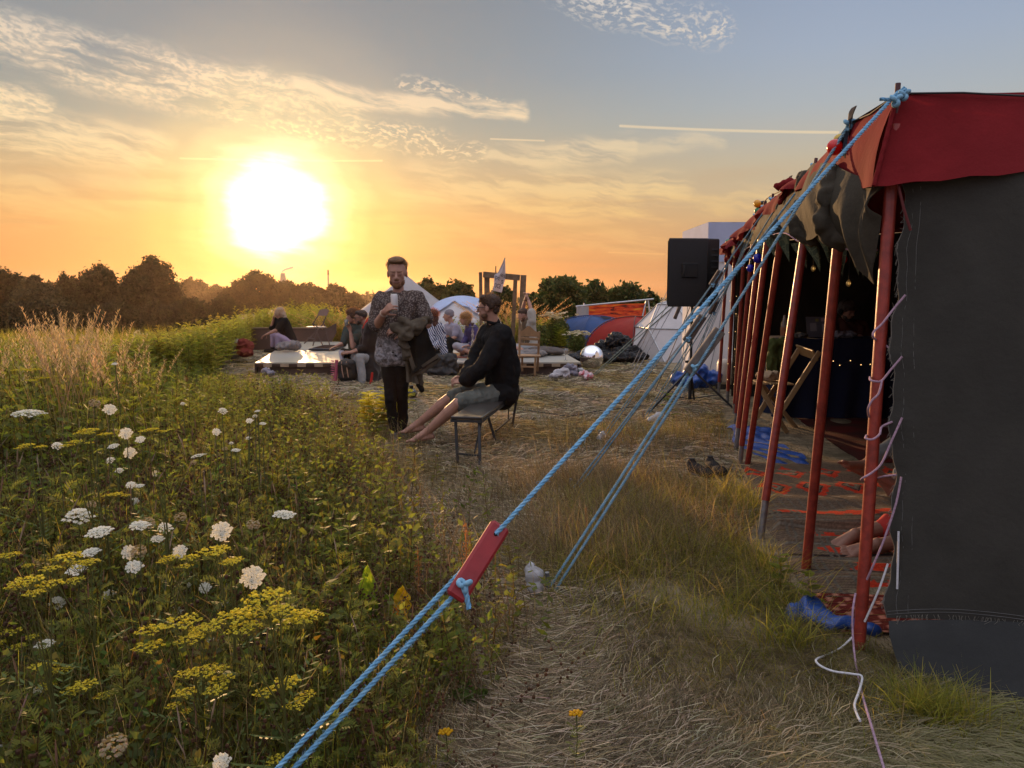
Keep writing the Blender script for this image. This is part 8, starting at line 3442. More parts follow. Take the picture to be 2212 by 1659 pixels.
 for (a, b_, c) in (((737, 758, Y - .62), (738, 775, Y - .66), (744, 798, Y - .68)), ((768, 762, Y - .68), (773, 780, Y - .70), (776, 815, Y - .70))):
  mb.tube([P(*a), P(*b_), P(*c)], [.045, .032, .024], 10)
 obj('white_stripe', mb, mat('white_stripe_cloth', (.50, .46, .50), .8, .1), tr)
 p = P(748, 697, Y - .45)
 mb = MB()
 mb.lathe(p - Vector((0, 0, .05)), [(.001, 0), (.028, 0), (.034, .10), (.032, .10), (.026, .006), (.001, .006)], 18)
 single('glass_tumbler', mb, mat('glass_clear', (.7, .7, .7), .05, .02, trans=.85), 'glass held at the mouth of the curly-haired person on the stage edge', 'glass', None, tuple(p))
 # man in black robe with red collar
 Y = 13.25
 J = jn(sr=(797, 708, Y - .14), sl=(793, 708, Y + .2), nk=(790, 700, Y), wa=(803, 748, Y), pe=(806, 776, Y), er=(792, 752, Y - .22), wr=(757, 762, Y - .35), el=(786, 750, Y + .1), wl=(755, 762, Y - .2),
   hr=(804, 778, Y - .1), hl=(802, 778, Y + .1), kr=(776, 774, Y - .48), kl=(768, 772, Y - .25), ar=(784, 828, Y - .62), al=(772, 828, Y - .45))
 hc = P(779, 687, Y)
 hf, hu = Vector((-1, -.25, -.12)), Vector((0, 0, 1))

 def robe(mb):
  torso_shapes(mb, J, 1.05, .024)
  sleeve(mb, J, 'sr', 'er', 'wr', .03, 1.35)
  sleeve(mb, J, 'sl', 'el', 'wl', .03, 1.35)
  mb.cap(J['sr'] + Vector((.03, 0, 0)), P(805, 770, Y - .15), .11, .16, 14)
  mb.cap(P(805, 770, Y - .15), P(801, 826, Y - .5), .16, .10, 14)
  mb.cap(P(812, 765, Y), P(812, 815, Y - .30), .13, .09, 14)

 def redc(mb):
  mb.cap(P(796, 694, Y - .10), P(785, 708, Y - .14), .045, .022, 12)
  mb.cap(P(797, 692, Y + .02), P(797, 700, Y - .1), .05, .05, 12)
  mb.cap(P(804, 806, Y - .66), P(801, 832, Y - .68), .02, .028, 10)
 rt, M, T = far('man in sunglasses and long black robe with red collar on the stage edge', J, (hc, hf, hu),
     [('robe', mat('black_robe', (.020, .013, .010), .85, .3, 6, .002, 40, sheen=.2), robe, .018, 5), ('red_collar', mat('red_felt', (.45, .03, .02), .8, .1, transl=.1), redc, .004, 12),
     ('trousers', mat('pale_jeans', (.24, .23, .22), .8, .2, 9), lambda mb: trouser(mb, J, .014, 1.98), .012, 9), ('shoes', black2, lambda mb: (shoe(mb, J['ar'], (-.8, -1, 0)), shoe(mb, J['al'], (-.8, -1, 0))), 0, 1)],
     [(J['wr'], Vector((-1, .1, .05)), Vector((0, .6, -.6)), -1, k_(curl=.7, r_=.011)), (J['wl'], Vector((-1, -.25, .0)), Vector((0, -.6, -.4)), 1, k_(curl=.7, r_=.011))], skin=SKIN2,
     hairs=(H0, mat('near_black_hair', (.03, .018, .012), .6, .3, 25, .003, 80), [(500, .02, (.082, .095, .082), (.08, .04, .02), 9, .8, .0)]))
 glasses(rt, T, 1.05, True)
 mb = MB()
 for p, r_ in (((0, .050, -.082), (.040, .036, .030)), ((-.044, .030, -.055), (.020, .038, .036)), ((.044, .030, -.055), (.020, .038, .036))):
  mb.ell(T(*p), r_, M, 12, 8)
 obj('beard', fuse(mb, .008, 1), mat('near_black_hair', (.03, .018, .012), .6), rt)
 # woman in the striped top, hidden by the standing man
 Y = 14.7
 J = jn(sr=(930, 708, Y), sl=(950, 706, Y + .15), nk=(938, 699, Y), wa=(945, 738, Y), pe=(950, 758, Y), er=(932, 735, Y - .15), wr=(918, 748, Y - .3), el=(956, 735, Y + .05), wl=(938, 750, Y - .3),
   hr=(944, 760, Y - .1), hl=(956, 760, Y), kr=(918, 752, Y - .5), kl=(925, 752, Y - .3), ar=(915, 800, Y - .55), al=(925, 800, Y - .4))
 hc = P(933, 684, Y)
 hf, hu = Vector((-1, .5, 0)), Vector((0, 0, 1))

 def top3(mb):
  torso_shapes(mb, J, 1.0, .03)
  mb.cap(J['pe'], J['pe'].lerp(J['wa'], .6), .15, .14, 12)
  mb.cap(P(948, 708, Y - .05), P(956, 762, Y - .1), .07, .10, 12)
  sleeve(mb, J, 'sr', 'er', 'wr', .03, 1.9)
  sleeve(mb, J, 'sl', 'el', 'wl', .03, 1.9)
 far('woman in a navy and white striped top, half hidden behind the standing man', J, (hc, hf, hu),
  [('striped_top', pattern_mat('navy_stripes', stripes), top3, .014, 7), ('trousers', black2, lambda mb: trouser(mb, J, .010, 1.9), .008, 9), ('shoes', black2, lambda mb: (shoe(mb, J['ar'], (-1, -1, 0)), shoe(mb, J['al'], (-1, -1, 0))), 0, 1)],
  [(J['wr'], Vector((-1, -.3, 0)), Vector((0, 0, -1)), -1, k_(curl=.4, r_=.011)), (J['wl'], Vector((-1, -.3, 0)), Vector((0, 0, -1)), 1, k_(curl=.4, r_=.011))],
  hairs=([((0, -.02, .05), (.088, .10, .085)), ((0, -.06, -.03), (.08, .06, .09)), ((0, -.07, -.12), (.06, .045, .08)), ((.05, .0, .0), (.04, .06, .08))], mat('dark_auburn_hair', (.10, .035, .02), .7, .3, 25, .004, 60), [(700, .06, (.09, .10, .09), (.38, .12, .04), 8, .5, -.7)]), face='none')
 # man with the beanie
 Y = 16.0
 J = jn(sl=(984, 707, Y - .14), sr=(966, 705, Y + .2), nk=(975, 699, Y), wa=(991, 730, Y), pe=(998, 746, Y), el=(984, 728, Y - .24), wl=(969, 737, Y - .35), er=(966, 726, Y + .1), wr=(960, 738, Y - .1),
   hl=(996, 750, Y - .1), hr=(994, 749, Y + .12), kl=(969, 736, Y - .35), kr=(960, 738, Y + .1), al=(973, 764, Y - .45), ar=(963, 766, Y - .1))
 hc = P(969, 683, Y)
 hf, hu = Vector((-1, -.1, -.05)), Vector((0, 0, 1))

 def tee(mb):
  torso_shapes(mb, J, 1.0, .018)
  sleeve(mb, J, 'sl', 'el', 'wl', .02, .75)
  sleeve(mb, J, 'sr', 'er', 'wr', .02, .75)
 rt, M, T = far('man in a grey knitted cap and grey t-shirt sitting on the stage', J, (hc, hf, hu),
     [('t_shirt', mat('grey_tee', (.30, .28, .34), .85, .1, 6), tee, .010, 8), ('trousers', black2, lambda mb: trouser(mb, J, .014, 1.95), .010, 9), ('shoes', black2, lambda mb: (shoe(mb, J['al'], (-1, -.2, 0), .9), shoe(mb, J['ar'], (-1, -.2, 0), .9)), 0, 1)],
     [(J['wl'], Vector((-1, 0, -.2)), Vector((0, 0, -1)), -1, k_(curl=.4, r_=.011)), (J['wr'], Vector((-1, 0, -.2)), Vector((0, 0, -1)), 1, k_(curl=.4, r_=.011))])
 mb = MB()
 mb.ell(T(0, -.018, .055), (.086, .10, .085), M, 20, 12)
 mb.ell(T(0, -.03, .02), (.084, .085, .05), M, 20, 12)
 obj('knitted_cap', fuse(mb, .007, 2, .003, 40, 1), mat('grey_knit', (.22, .20, .22), .9, .2, 40), rt)
 # blond long-haired person in purple
 Y = 15.5
 J = jn(sl=(1026, 712, Y - .16), sr=(1013, 708, Y + .2), nk=(1014, 701, Y), wa=(1028, 735, Y), pe=(1033, 752, Y), el=(1031, 738, Y - .28), wl=(1014, 746, Y - .4), er=(1008, 732, Y + .1), wr=(1000, 744, Y - .15),
   hl=(1032, 756, Y - .1), hr=(1028, 755, Y + .12), kl=(987, 748, Y - .32), kr=(985, 748, Y + .08), al=(1020, 764, Y - .45), ar=(1008, 765, Y - .25))
 hc = P(1005, 690, Y)
 hf, hu = Vector((-1, -.1, -.05)), Vector((0, 0, 1))

 def card(mb):
  torso_shapes(mb, J, 1.0, .026)
  mb.cap(J['pe'], J['pe'].lerp(J['wa'], .6), .14, .14, 12)
  sleeve(mb, J, 'sl', 'el', 'wl', .026, 1.8)
  sleeve(mb, J, 'sr', 'er', 'wr', .026, 1.8)
 far('person with shoulder-length fair hair and a purple cardigan sitting cross-legged on the stage', J, (hc, hf, hu),
  [('cardigan', mat('purple_knit', (.065, .050, .13), .85, .2, 8), card, .012, 8), ('trousers', mat('pale_grey_trousers', (.33, .31, .34), .85, .1, 6), lambda mb: trouser(mb, J, .012, 1.4), .010, 9), ('shoes', mat('brown_boots', (.06, .035, .025), .6), lambda mb: (shoe(mb, J['al'], (-1, -.3, 0)), shoe(mb, J['ar'], (-1, -.3, 0))), 0, 1)],
  [(J['wl'], Vector((-1, 0, -.1)), Vector((0, 0, -1)), -1, k_(curl=.4, r_=.011)), (J['wr'], Vector((-1, 0, -.1)), Vector((0, 0, -1)), 1, k_(curl=.4, r_=.011))],
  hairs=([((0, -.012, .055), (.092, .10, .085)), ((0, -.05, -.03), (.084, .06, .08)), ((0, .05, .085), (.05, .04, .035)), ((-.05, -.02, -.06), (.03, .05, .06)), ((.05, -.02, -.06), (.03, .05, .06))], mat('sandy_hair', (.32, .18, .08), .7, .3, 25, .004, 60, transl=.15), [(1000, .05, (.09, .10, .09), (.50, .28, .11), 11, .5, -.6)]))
 # man stretching
 Y = 15.9
 J = jn(sl=(1150, 693, Y - .16), sr=(1132, 694, Y + .16), nk=(1138, 690, Y), wa=(1146, 727, Y), pe=(1148, 748, Y), el=(1147, 668, Y - .14), wl=(1140, 644, Y - .02), er=(1130, 666, Y + .14), wr=(1135, 645, Y + .04),
   hl=(1148, 752, Y - .1), hr=(1144, 751, Y + .1), kl=(1115, 752, Y - .34), kr=(1112, 750, Y + .1), al=(1142, 764, Y - .45), ar=(1130, 764, Y - .25))
 hc = P(1130, 681, Y)
 hf, hu = Vector((-1, -.15, -.4)), Vector((-.25, 0, 1))

 def ss(mb):
  torso_shapes(mb, J, 1.0, .012)
  sleeve(mb, J, 'sl', 'el', 'wl', .028, .72, 1.0, .01)
  sleeve(mb, J, 'sr', 'er', 'wr', .028, .72, 1.0, .01)

 def vest(mb):
  torso_shapes(mb, {**J, 'sl': J['sl'].lerp(J['sr'], .16), 'sr': J['sr'].lerp(J['sl'], .16)}, 1.0, .024)
 rt, M, T = far('man in a brown waistcoat stretching both joined hands overhead behind the wooden chair', J, (hc, hf, hu),
     [('shirt', mat('pale_shirt', (.38, .35, .30), .85, .1, 6), ss, .010, 8), ('waistcoat', mat('brown_waistcoat', (.13, .09, .055), .85, .2, 6), vest, .006, 8),
     ('shorts', mat('pale_shorts', (.30, .31, .31), .85, .1, 6), lambda mb: trouser(mb, J, .014, .9), .008, 9)],
     [(J['wl'], Vector((-.25, .1, 1)), Vector((-.9, .3, 0)), 1, k_(curl=.85, r_=.011)), (J['wr'], Vector((.25, -.1, 1)), Vector((.9, -.3, 0)), -1, k_(curl=.85, r_=.011))],
     [(J['al'], (-1, -.3, 0), (0, 0, 1), 1.0, False), (J['ar'], (-1, -.3, 0), (0, 0, 1), 1.0, False)],
     hairs=(H0, mat('dark_brown_hair', (.060, .030, .016)), [(400, .015, (.082, .095, .082), (.14, .07, .035), 12, .8, .1)]))
 mb = MB()
 for p, r_ in (((0, .050, -.085), (.042, .040, .034)), ((-.044, .030, -.055), (.020, .038, .036)), ((.044, .030, -.055), (.020, .038, .036))):
  mb.ell(T(*p), r_, M, 12, 8)
 obj('beard', fuse(mb, .008, 1), mat('brown_beard', (.08, .042, .022)), rt)
 mb = MB()
 for (u, v, Yw, r_) in ((1134, 649, Y + .05, .034), (1141, 646, Y - .03, .033)):
  mb.tube([P(u, v, Yw) + Vector((math.cos(t) * r_, math.sin(t) * r_, 0)) for t in np.linspace(0, 2 * math.pi, 16)], .006, 6, None, False)
 obj('wristbands', mb, black, rt)
 # the one at the laptop
 Y = 10.0
 J = jn(sl=(1802, 700, Y), sr=(1862, 704, Y + .1), nk=(1833, 693, Y), wa=(1838, 765, Y), pe=(1840, 800, Y), el=(1800, 752, Y - .12), wl=(1832, 728, Y - .40), er=(1880, 752, Y), wr=(1858, 726, Y - .36),
   hl=(1828, 805, Y), hr=(1856, 805, Y), kl=(1815, 800, Y + .35), kr=(1870, 800, Y + .35), al=(1815, 875, Y + .4), ar=(1870, 875, Y + .4))
 hc = P(1829, 672, Y - .06)
 hf, hu = Vector((.55, -1, -.35)), Vector((0, -.2, 1))

 def sh9(mb):
  torso_shapes(mb, J, 1.0, .018)
  sleeve(mb, J, 'sl', 'el', 'wl', .02, .8)
  sleeve(mb, J, 'sr', 'er', 'wr', .02, .8)
 rt, M, T = far('bearded man with headphones leaning over a laptop in the dark of the tent', J, (hc, hf, hu),
     [('shirt', mat('rust_shirt', (.12, .045, .035), .85, .2, 7), sh9, .012, 8), ('trousers', black2, lambda mb: trouser(mb, J, .010, 1.9), .008, 9)],
     [(J['wl'], Vector((.6, -.7, -.1)), Vector((0, 0, -1)), 1, k_(curl=.4, r_=.010)), (J['wr'], Vector((-.3, -1, -.1)), Vector((0, 0, -1)), -1, k_(curl=.4, r_=.010))], skin=SKIN2,
     hairs=([((0, -.012, .055), (.092, .10, .085)), ((0, -.04, .0), (.09, .07, .07)), ((0, .05, .085), (.055, .045, .035))], mat('near_black_hair', (.03, .018, .012)), None))
 mb = MB()
 for p, r_ in (((0, .052, -.088), (.044, .042, .040)), ((0, .088, -.036), (.030, .014, .010)), ((-.044, .030, -.06), (.020, .038, .036)), ((.044, .030, -.06), (.020, .038, .036))):
  mb.ell(T(*p), r_, M, 12, 8)
 obj('beard', fuse(mb, .008, 1), mat('near_black_hair', (.03, .018, .012)), rt)
 mb = MB()
 mb.tube([T(.085 * math.sin(t), -.015, .055 + .088 * math.cos(t)) for t in np.linspace(-1.7, 1.7, 16)], .008, 6)
 for k in (-1, 1):
  mb.ell(T(.086 * k, -.012, -.002), (.02, .034, .034), M, 14, 10)
 obj('headphones', fuse(mb, .006, 1), black, rt)
 # two people lying on the rugs: their feet show beside the pole

 def lying(lab, a1, a2, t1, t2, up, k1, k2, hip, chest, headp, trm, upto, Yc):
  J = dict(al=a1, ar=a2, kl=k1, kr=k2, hl=hip + Vector((0, -.1, 0)), hr=hip + Vector((0, .1, 0)), pe=hip, wa=hip.lerp(chest, .5), sl=chest + Vector((0, -.18, 0)), sr=chest + Vector((0, .18, 0)), nk=chest.lerp(headp, .45),
     el=chest + Vector((-.2, -.28, -.03)), er=chest + Vector((-.2, .28, -.03)), wl=hip + Vector((.05, -.22, .04)), wr=hip + Vector((.05, .22, .04)))
  return human('person', lab, J, SKIN2, [('trousers', trm, lambda mb: trouser(mb, J, .014, upto), .012, 9, .012), ('shirt', black, lambda mb: (torso_shapes(mb, J, 1, .018), sleeve(mb, J, 'sl', 'el', 'wl', .02, .8), sleeve(mb, J, 'sr', 'er', 'wr', .02, .8)), .01, 8, .014)],
      (headp, (.25, 0, 1), (1, 0, -.2)), [(J['wl'], Vector((-1, 0, 0)), Vector((0, 0, -1)), 1), (J['wr'], Vector((-1, 0, 0)), Vector((0, 0, -1)), -1)],
      ((a1, t1, up[0]), (a2, t2, up[1])), .0048, 1.0)
 grey = mat('grey_joggers', (.22, .225, .21), .85, .15, 7)
 a1, a2 = P(1862, 1006, 5.75), P(1930, 1048, 5.2)
 a1.z, a2.z = max(a1.z, .09), max(a2.z, .09)
 lying('person lying in the tent in grey joggers, bare feet beside the nearest red pole', a1, a2, P(1822, 984, 5.72) - a1, P(1905, 1012, 5.2) - a2, ((.4, .3, 1), (1, -.6, .3)),
   a1 + Vector((.36, .12, .16)), a2 + Vector((.34, .35, .18)), Vector((a1.x + .80, 5.6, .13)), Vector((a1.x + 1.25, 5.65, .14)), Vector((a1.x + 1.55, 5.65, .16)), grey, 1.72, 5.6)
 a1, a2 = P(1846, 1178, 4.28), P(1892, 1207, 4.12)
 a1.z, a2.z = max(a1.z, .075), max(a2.z, .07)
 r_ = lying('person lying on the patterned rug with crossed bare feet behind the nearest red pole', a1, a2, Vector((-1, -.30, -.18)), Vector((-1, -.12, -.02)), ((-.1, -.4, 1), (-.1, -.5, 1)),
    a1 + Vector((.42, .05, .10)), a2 + Vector((.38, .02, .04)), Vector((a1.x + .86, 4.25, .12)), Vector((a1.x + 1.32, 4.3, .13)), Vector((a1.x + 1.62, 4.3, .15)), mat('red_leggings', (.50, .05, .04), .8), 1.58, 4.2)


build_people()

# ------------------------------------------------------------------ stage and what stands round it
def build_stage():
 z = .235
 fl, fr = P(551, 785, 13.9), P(1254, 782, 14.0)
 fl, fr = Vector((fl.x, 13.9, 0)), Vector((fr.x, 13.95, 0))
 poly = [fl, fr, Vector((fr.x - .15, 16.5, 0)), Vector((.1, 17.1, 0)), Vector((-.4, 20.2, 0)), Vector((-5.75, 20.4, 0))]
 root = thing('stage', 'low stage with a pale reflecting deck and a brown and cream chequered edge', 'stage', ((fl.x + fr.x) / 2, 15, 0))
 mb = MB()
 V = [(p.x, p.y, z) for p in poly] + [(p.x, p.y, z - .03) for p in poly]
 n = len(poly)
 import itertools
 c = (-2, 15.6)
 V += [(c[0], c[1], z), (c[0], c[1], z - .03)]
 F = [(2 * n, k, (k + 1) % n, -1) for k in range(n)] + [(2 * n + 1, n + (k + 1) % n, n + k, -1) for k in range(n)] + [(k, n + k, n + (k + 1) % n, (k + 1) % n) for k in range(n)]
 mb.add(V, F)
 m = bpy.data.materials.new('worn_painted_deck')
 m.use_nodes = True
 t = m.node_tree
 b = NT(t)
 co = b.n('ShaderNodeTexCoord').outputs['Object']
 n1 = b.noise(b.vm('MULTIPLY', co, (1, 12, 1)), 1.6, 5, .7)
 n2 = b.noise(co, .7, 3, .5)
 cc = b.mix(b.sm(n1, .35, .65), (.28, .24, .17, 1), (.40, .36, .28, 1))
 cc = b.mix(b.sm(n2, .4, .62), cc, (.33, .31, .27, 1))
 pb = t.nodes['Principled BSDF']
 t.links.new(cc, pb.inputs['Base Color'])
 t.links.new(b.m('ADD', .26, b.m('MULTIPLY', n1, .25)), pb.inputs['Roughness'])
 pb.inputs['Specular IOR Level'].default_value = .28
 bn = b.n('ShaderNodeBump')
 bn.inputs['Distance'].default_value = .004
 t.links.new(n1, bn.inputs['Height'])
 t.links.new(bn.outputs[0], pb.inputs['Normal'])
 obj('deck', mb, m, root)
 mb = MB()
 brown = mat('stage_skirt', (.105, .072, .062), .85, .25, 2.5, .004, 30)
 L = (fr - fl).length
 d = (fr - fl).normalized()
 mb.bar(fl + Vector((.04, .05, .09)), fr + Vector((-.04, .05, .09)), .04, .20, (0, 0, 1))
 for (a, b_) in zip(poly[1:], poly[2:] + poly[:1]):
  mb.bar(a.lerp(b_, .01) + Vector((0, 0, .09)), a.lerp(b_, .99) + Vector((0, 0, .09)), .04, .20, (0, 0, 1))
 obj('skirt', mb, brown, root)
 cream, dk_ = mat('cream_check', (.40, .30, .20), .8, .2, 9), mat('brown_check', (.075, .045, .032), .8, .2, 9)
 k = 0
 x = 0.0
 wq = .150
 mbc, mbd = MB(), MB()
 while x < L - .1:
  a = fl + d * x + Vector((0, -.006, .184))
  e = fl + d * min(x + wq, L) + Vector((0, -.006, .184))
  ((mbc if k % 2 else mbd)).bar(a, e, .03, .052, (0, 0, 1))
  k += 1
  x += wq
 obj('chequered_edge', mbd, dk_, root)
 obj('chequered_edge', mbc, cream, root)
 # low board wall behind the stage
 a, b_ = P(640, 740, 20.3), P(712, 740, 20.3)
 root = thing('board_wall', 'low brown board wall with a pointed right end behind the folding chair', 'board wall', (a.x, 20.5, 0))
 zt = P(650, 709, 20.5).z
 mb = MB()
 x1 = P(707, 720, 20.5).x
 tipx, tipz = P(727, 698, 20.5).x, P(727, 698, 20.5).z
 V, F = [], []
 prof = [(a.x - 1.2, .02), (x1, .02), (tipx, zt - .1), (tipx, tipz), (x1, zt), (a.x - 1.2, zt)]
 for y in (20.45, 20.50):
  V += [(x, y, zz) for (x, zz) in prof]
 for o, rv in ((0, 1), (6, -1)):
  q = [0, 1, 4, 5]
  F.append(tuple(o + i for i in (q if rv == 1 else q[::-1])))
  q = [1, 2, 3, 4]
  F.append(tuple(o + i for i in (q if rv == 1 else q[::-1])))
 for i in range(6):
  F.append((i, 6 + i, 6 + (i + 1) % 6, (i + 1) % 6))
 mb.add(V, F)
 obj('board', mb, mat('weathered_board', (.115, .075, .06), .85, .25, 3), root)
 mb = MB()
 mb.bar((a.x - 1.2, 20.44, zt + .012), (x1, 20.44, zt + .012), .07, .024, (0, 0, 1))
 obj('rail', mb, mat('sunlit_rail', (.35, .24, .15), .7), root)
 # mirror sheet lying on the stage
 p = [P(675, 738, 17.9), P(720, 738, 17.9), P(722, 745, 16.8), P(686, 743, 16.8)]
 root = thing('flat_mirror', 'dark-edged mirror sheet lying flat beside the folding chair', 'mirror', (p[0].x + .3, 17.4, z))
 x0, x1 = P(680, 740, 17.4).x, P(733, 740, 17.4).x
 mb = MB()
 mb.box(((x0 + x1) / 2, 17.5, z + .035), (x1 - x0, 1.3, .03))
 obj('board', mb, mat('dark_edge', (.03, .025, .03), .6), root)
 mb = MB()
 mb.box(((x0 + x1) / 2, 17.5, z + .053), (x1 - x0 - .08, 1.22, .004))
 obj('mirror_face', mb, mat('mirror_silver', (.92, .92, .94), .03, 0, metal=1.0), root)
 # metal folding chair on the stage
 Y = 17.2
 bs = P(680, 742, Y)
 root = thing('folding_chair', 'metal folding chair with round seat and curved back standing alone on the stage', 'chair', (bs.x, Y, z))
 mt = mat('brown_metal', (.13, .085, .07), .4, .2, 12, metal=.4)
 mb = MB()
 c = P(683, 706, Y)
 mb.lathe(c - Vector((0, 0, .02)), [(.001, 0), (.18, 0), (.21, .012), (.21, .028), (.001, .032)], 26)
 obj('seat', mb, mat('beige_seat', (.50, .40, .30), .5, .1), root)
 mb = MB()
 a, b_ = P(686, 682, Y - .18), P(706, 682, Y + .12)
 mb.grid(lambda q, t: a.lerp(b_, q) + Vector((.02 * math.sin(math.pi * q) + .05 * t, .04 * math.sin(math.pi * q), .15 * t * (1 - .25 * abs(q - .5) ** 2 * 4))), 14, 6, thick=.012)
 obj('backrest', mb, mat('mauve_plastic', (.26, .17, .17), .5, .1), root)
 for (k, pts) in (('front_leg', [(707, 676, Y + .14), (698, 700, Y + .12), (657, 742, Y + .1)]), ('front_leg', [(688, 680, Y - .16), (676, 700, Y - .18), (697, 746, Y - .18)]),
      ('rear_leg', [(697, 694, Y + .1), (702, 705, Y + .1), (712, 745, Y + .14)]), ('rear_leg', [(675, 698, Y - .2), (687, 707, Y - .2), (676, 747, Y - .2)])):
  mb = MB()
  mb.tube([P(*q) for q in pts], .013, 8)
  obj(k, mb, mt, root)
 mb = MB()
 mb.tube([P(665, 730, Y), P(682, 732, Y - .19)], .010, 6)
 obj('foot_rail', mb, mt, root)
 # wooden door-like frame
 Y = 17.0
 wd = mat('rough_timber', (.20, .135, .085), .85, .35, 9, .004, 50)
 root = thing('timber_frame', 'tall rough timber door frame standing on the stage with a flag on top', 'timber frame', tuple(P(1083, 755, Y)))
 zt = P(1083, 590, Y).z
 posts = [((1052, 591, Y), (1052, 757, Y), .115, .05), ((1038, 588, Y + .7), (1040, 750, Y + .7), .075, .05), ((1131, 594, Y - .1), (1124, 757, Y - .1), .125, .05), ((1114, 594, Y + .45), (1106, 751, Y + .45), .09, .05)]
 for (a, b_, w_, th) in posts:
  a, b_ = P(*a), P(*b_)
  b_.z = z
  mb = MB()
  mb.bar(b_, a, w_, th, (0, 1, 0), None, .006)
  obj('post', mb, wd, root)
 a, b_ = P(1047, 593, Y + .0), P(1120, 600, Y - .08)
 mb = MB()
 mb.bar(a + Vector((-.03, -.052, 0)), b_ + Vector((.03, -.052, 0)), .052, .125, (0, 0, 1), None, .006)
 obj('top_beam', mb, wd, root)
 for u in (1071, 1083):
  mb = MB()
  mb.tube([P(u, 592, Y - .05), P(u, 575, Y - .05)], .012, 6)
  obj('peg', mb, wd, root)
 # flag with scrawled writing
 root = thing('flag', 'white flag with black handwriting drooping from a thin pole on the timber frame', 'flag', tuple(P(1074, 600, Y - .15)))
 mb = MB()
 mb.tube([P(1091, 557, Y - .12), P(1078, 590, Y - .13), P(1060, 640, Y - .14)], .012, 6)
 obj('flag_pole', mb, mat('pale_stick', (.4, .34, .26), .8), root)
 FB = Y - .17

 def fl_(q, t):
  # upper part hangs from the pole, lower part spreads
  Lp = [P(1089, 560, FB), P(1076, 588, FB), P(1068, 594, FB), P(1067, 612, FB), P(1066, 628, FB)]
  Rp = [P(1091, 562, FB), P(1092, 590, FB), P(1091, 604, FB), P(1087, 618, FB), P(1084, 632, FB)]
  k = t * 4
  i = min(3, int(k))
  p = Lp[i].lerp(Lp[i + 1], k - i).lerp(Rp[i].lerp(Rp[i + 1], k - i), q)
  p.y += .03 * math.sin(q * 7 + t * 4)
  return p
 mb = MB()
 mb.grid(fl_, 16, 30, thick=.003)
 fo = obj('flag_cloth', mb, mat('white_flag', (.62, .55, .55), .85, .08, 5, transl=.35), root)
 # strokes: letters like l, e, s / p e s / o c a
 ink = mat('black_ink', (.02, .018, .03), .7)

 def glyphs(txt, q0, q1, t0, t1):
  cu_ = bpy.data.curves.new('w', 'FONT')
  cu_.body = txt
  cu_.size = 1
  cu_.extrude = 0
  o_ = bpy.data.objects.new('w', cu_)
  COL.objects.link(o_)
  dg = bpy.context.evaluated_depsgraph_get()
  me = bpy.data.meshes.new_from_object(o_.evaluated_get(dg))
  bpy.data.objects.remove(o_)
  Vt = np.array([tuple(v.co) for v in me.vertices])
  Ft = []
  for p_ in me.polygons:
   idx = list(p_.vertices)
   for j in range(1, len(idx) - 1):
    Ft.append((idx[0], idx[j], idx[j + 1], -1))
  bpy.data.meshes.remove(me)
  mx_, mn_ = Vt.max(0), Vt.min(0)
  out = []
  for v_ in Vt:
   a = (v_[0] - mn_[0]) / (mx_[0] - mn_[0])
   b2 = (v_[1] - mn_[1]) / (mx_[1] - mn_[1])
   p_ = fl_(q0 + (q1 - q0) * a, t0 + (t1 - t0) * (1 - b2))
   out.append((p_.x, p_.y - .006, p_.z))
  mb_ = MB()
  mb_.add(out, Ft)
  return mb_
 for (tx, q0, q1, t0, t1) in (('les', .45, .98, .26, .44), ('pe', .10, .55, .50, .66), ('s', .70, .92, .55, .68), ('oca', .08, .75, .72, .88)):
  obj('handwriting', glyphs(tx, q0, q1, t0, t1), ink, fo)
 # wooden chair
 Y = 13.62
 wd2 = mat('honey_wood', (.30, .17, .08), .5, .25, 10, .001, 50)
 root = thing('wooden_chair', 'wooden ladder-back chair with a curved top in front of the stage', 'chair', tuple(G(1140, 812)))

 def bar(nm, a, b_, w_, th, up=(0, 1, 0)):
  mb = MB()
  mb.bar(P(*a), P(*b_), w_, th, up, None, .004)
  return obj(nm, mb, wd2, root)
 bar('leg', (1121, 810, Y - .12), (1123, 712, Y - .05), .038, .035)
 bar('leg', (1155, 811, Y - .1), (1157, 768, Y - .1), .038, .035)
 bar('leg', (1161, 802, Y + .2), (1165, 716, Y + .1), .038, .035)
 bar('leg', (1128, 802, Y + .3), (1128, 768, Y + .3), .038, .035)
 mb = MB()
 a, b_ = P(1121, 770, Y - .12), P(1160, 769, Y + .12)
 mb.box(((a.x + b_.x) / 2, Y + .06, a.z), (b_.x - a.x + .12, .36, .03), None, None, .008)
 obj('seat', mb, wd2, root)
 for (v, hh) in ((731, .045), (743, .045)):
  bar('rail', (1123, v, Y - .05), (1164, v + 2, Y + .08), .018, hh, (0, 0, 1))
 bar('stretcher', (1123, 792, Y - .1), (1156, 793, Y - .1), .018, .03, (0, 0, 1))
 mb = MB()

 def cr(q, t):
  top = 716 - 12.5 * math.exp(-((q - .5) / .24) ** 2) + 1.5 * q
  bt = 726 + 2 * q
  u = 1122 + 42 * q
  return P(u, top + (bt - top) * t, Y - .05 + .13 * q)
 mb.grid(cr, 26, 5, thick=-.02)
 obj('crest', mb, wd2, root)
 # cushions and blankets
 root = None
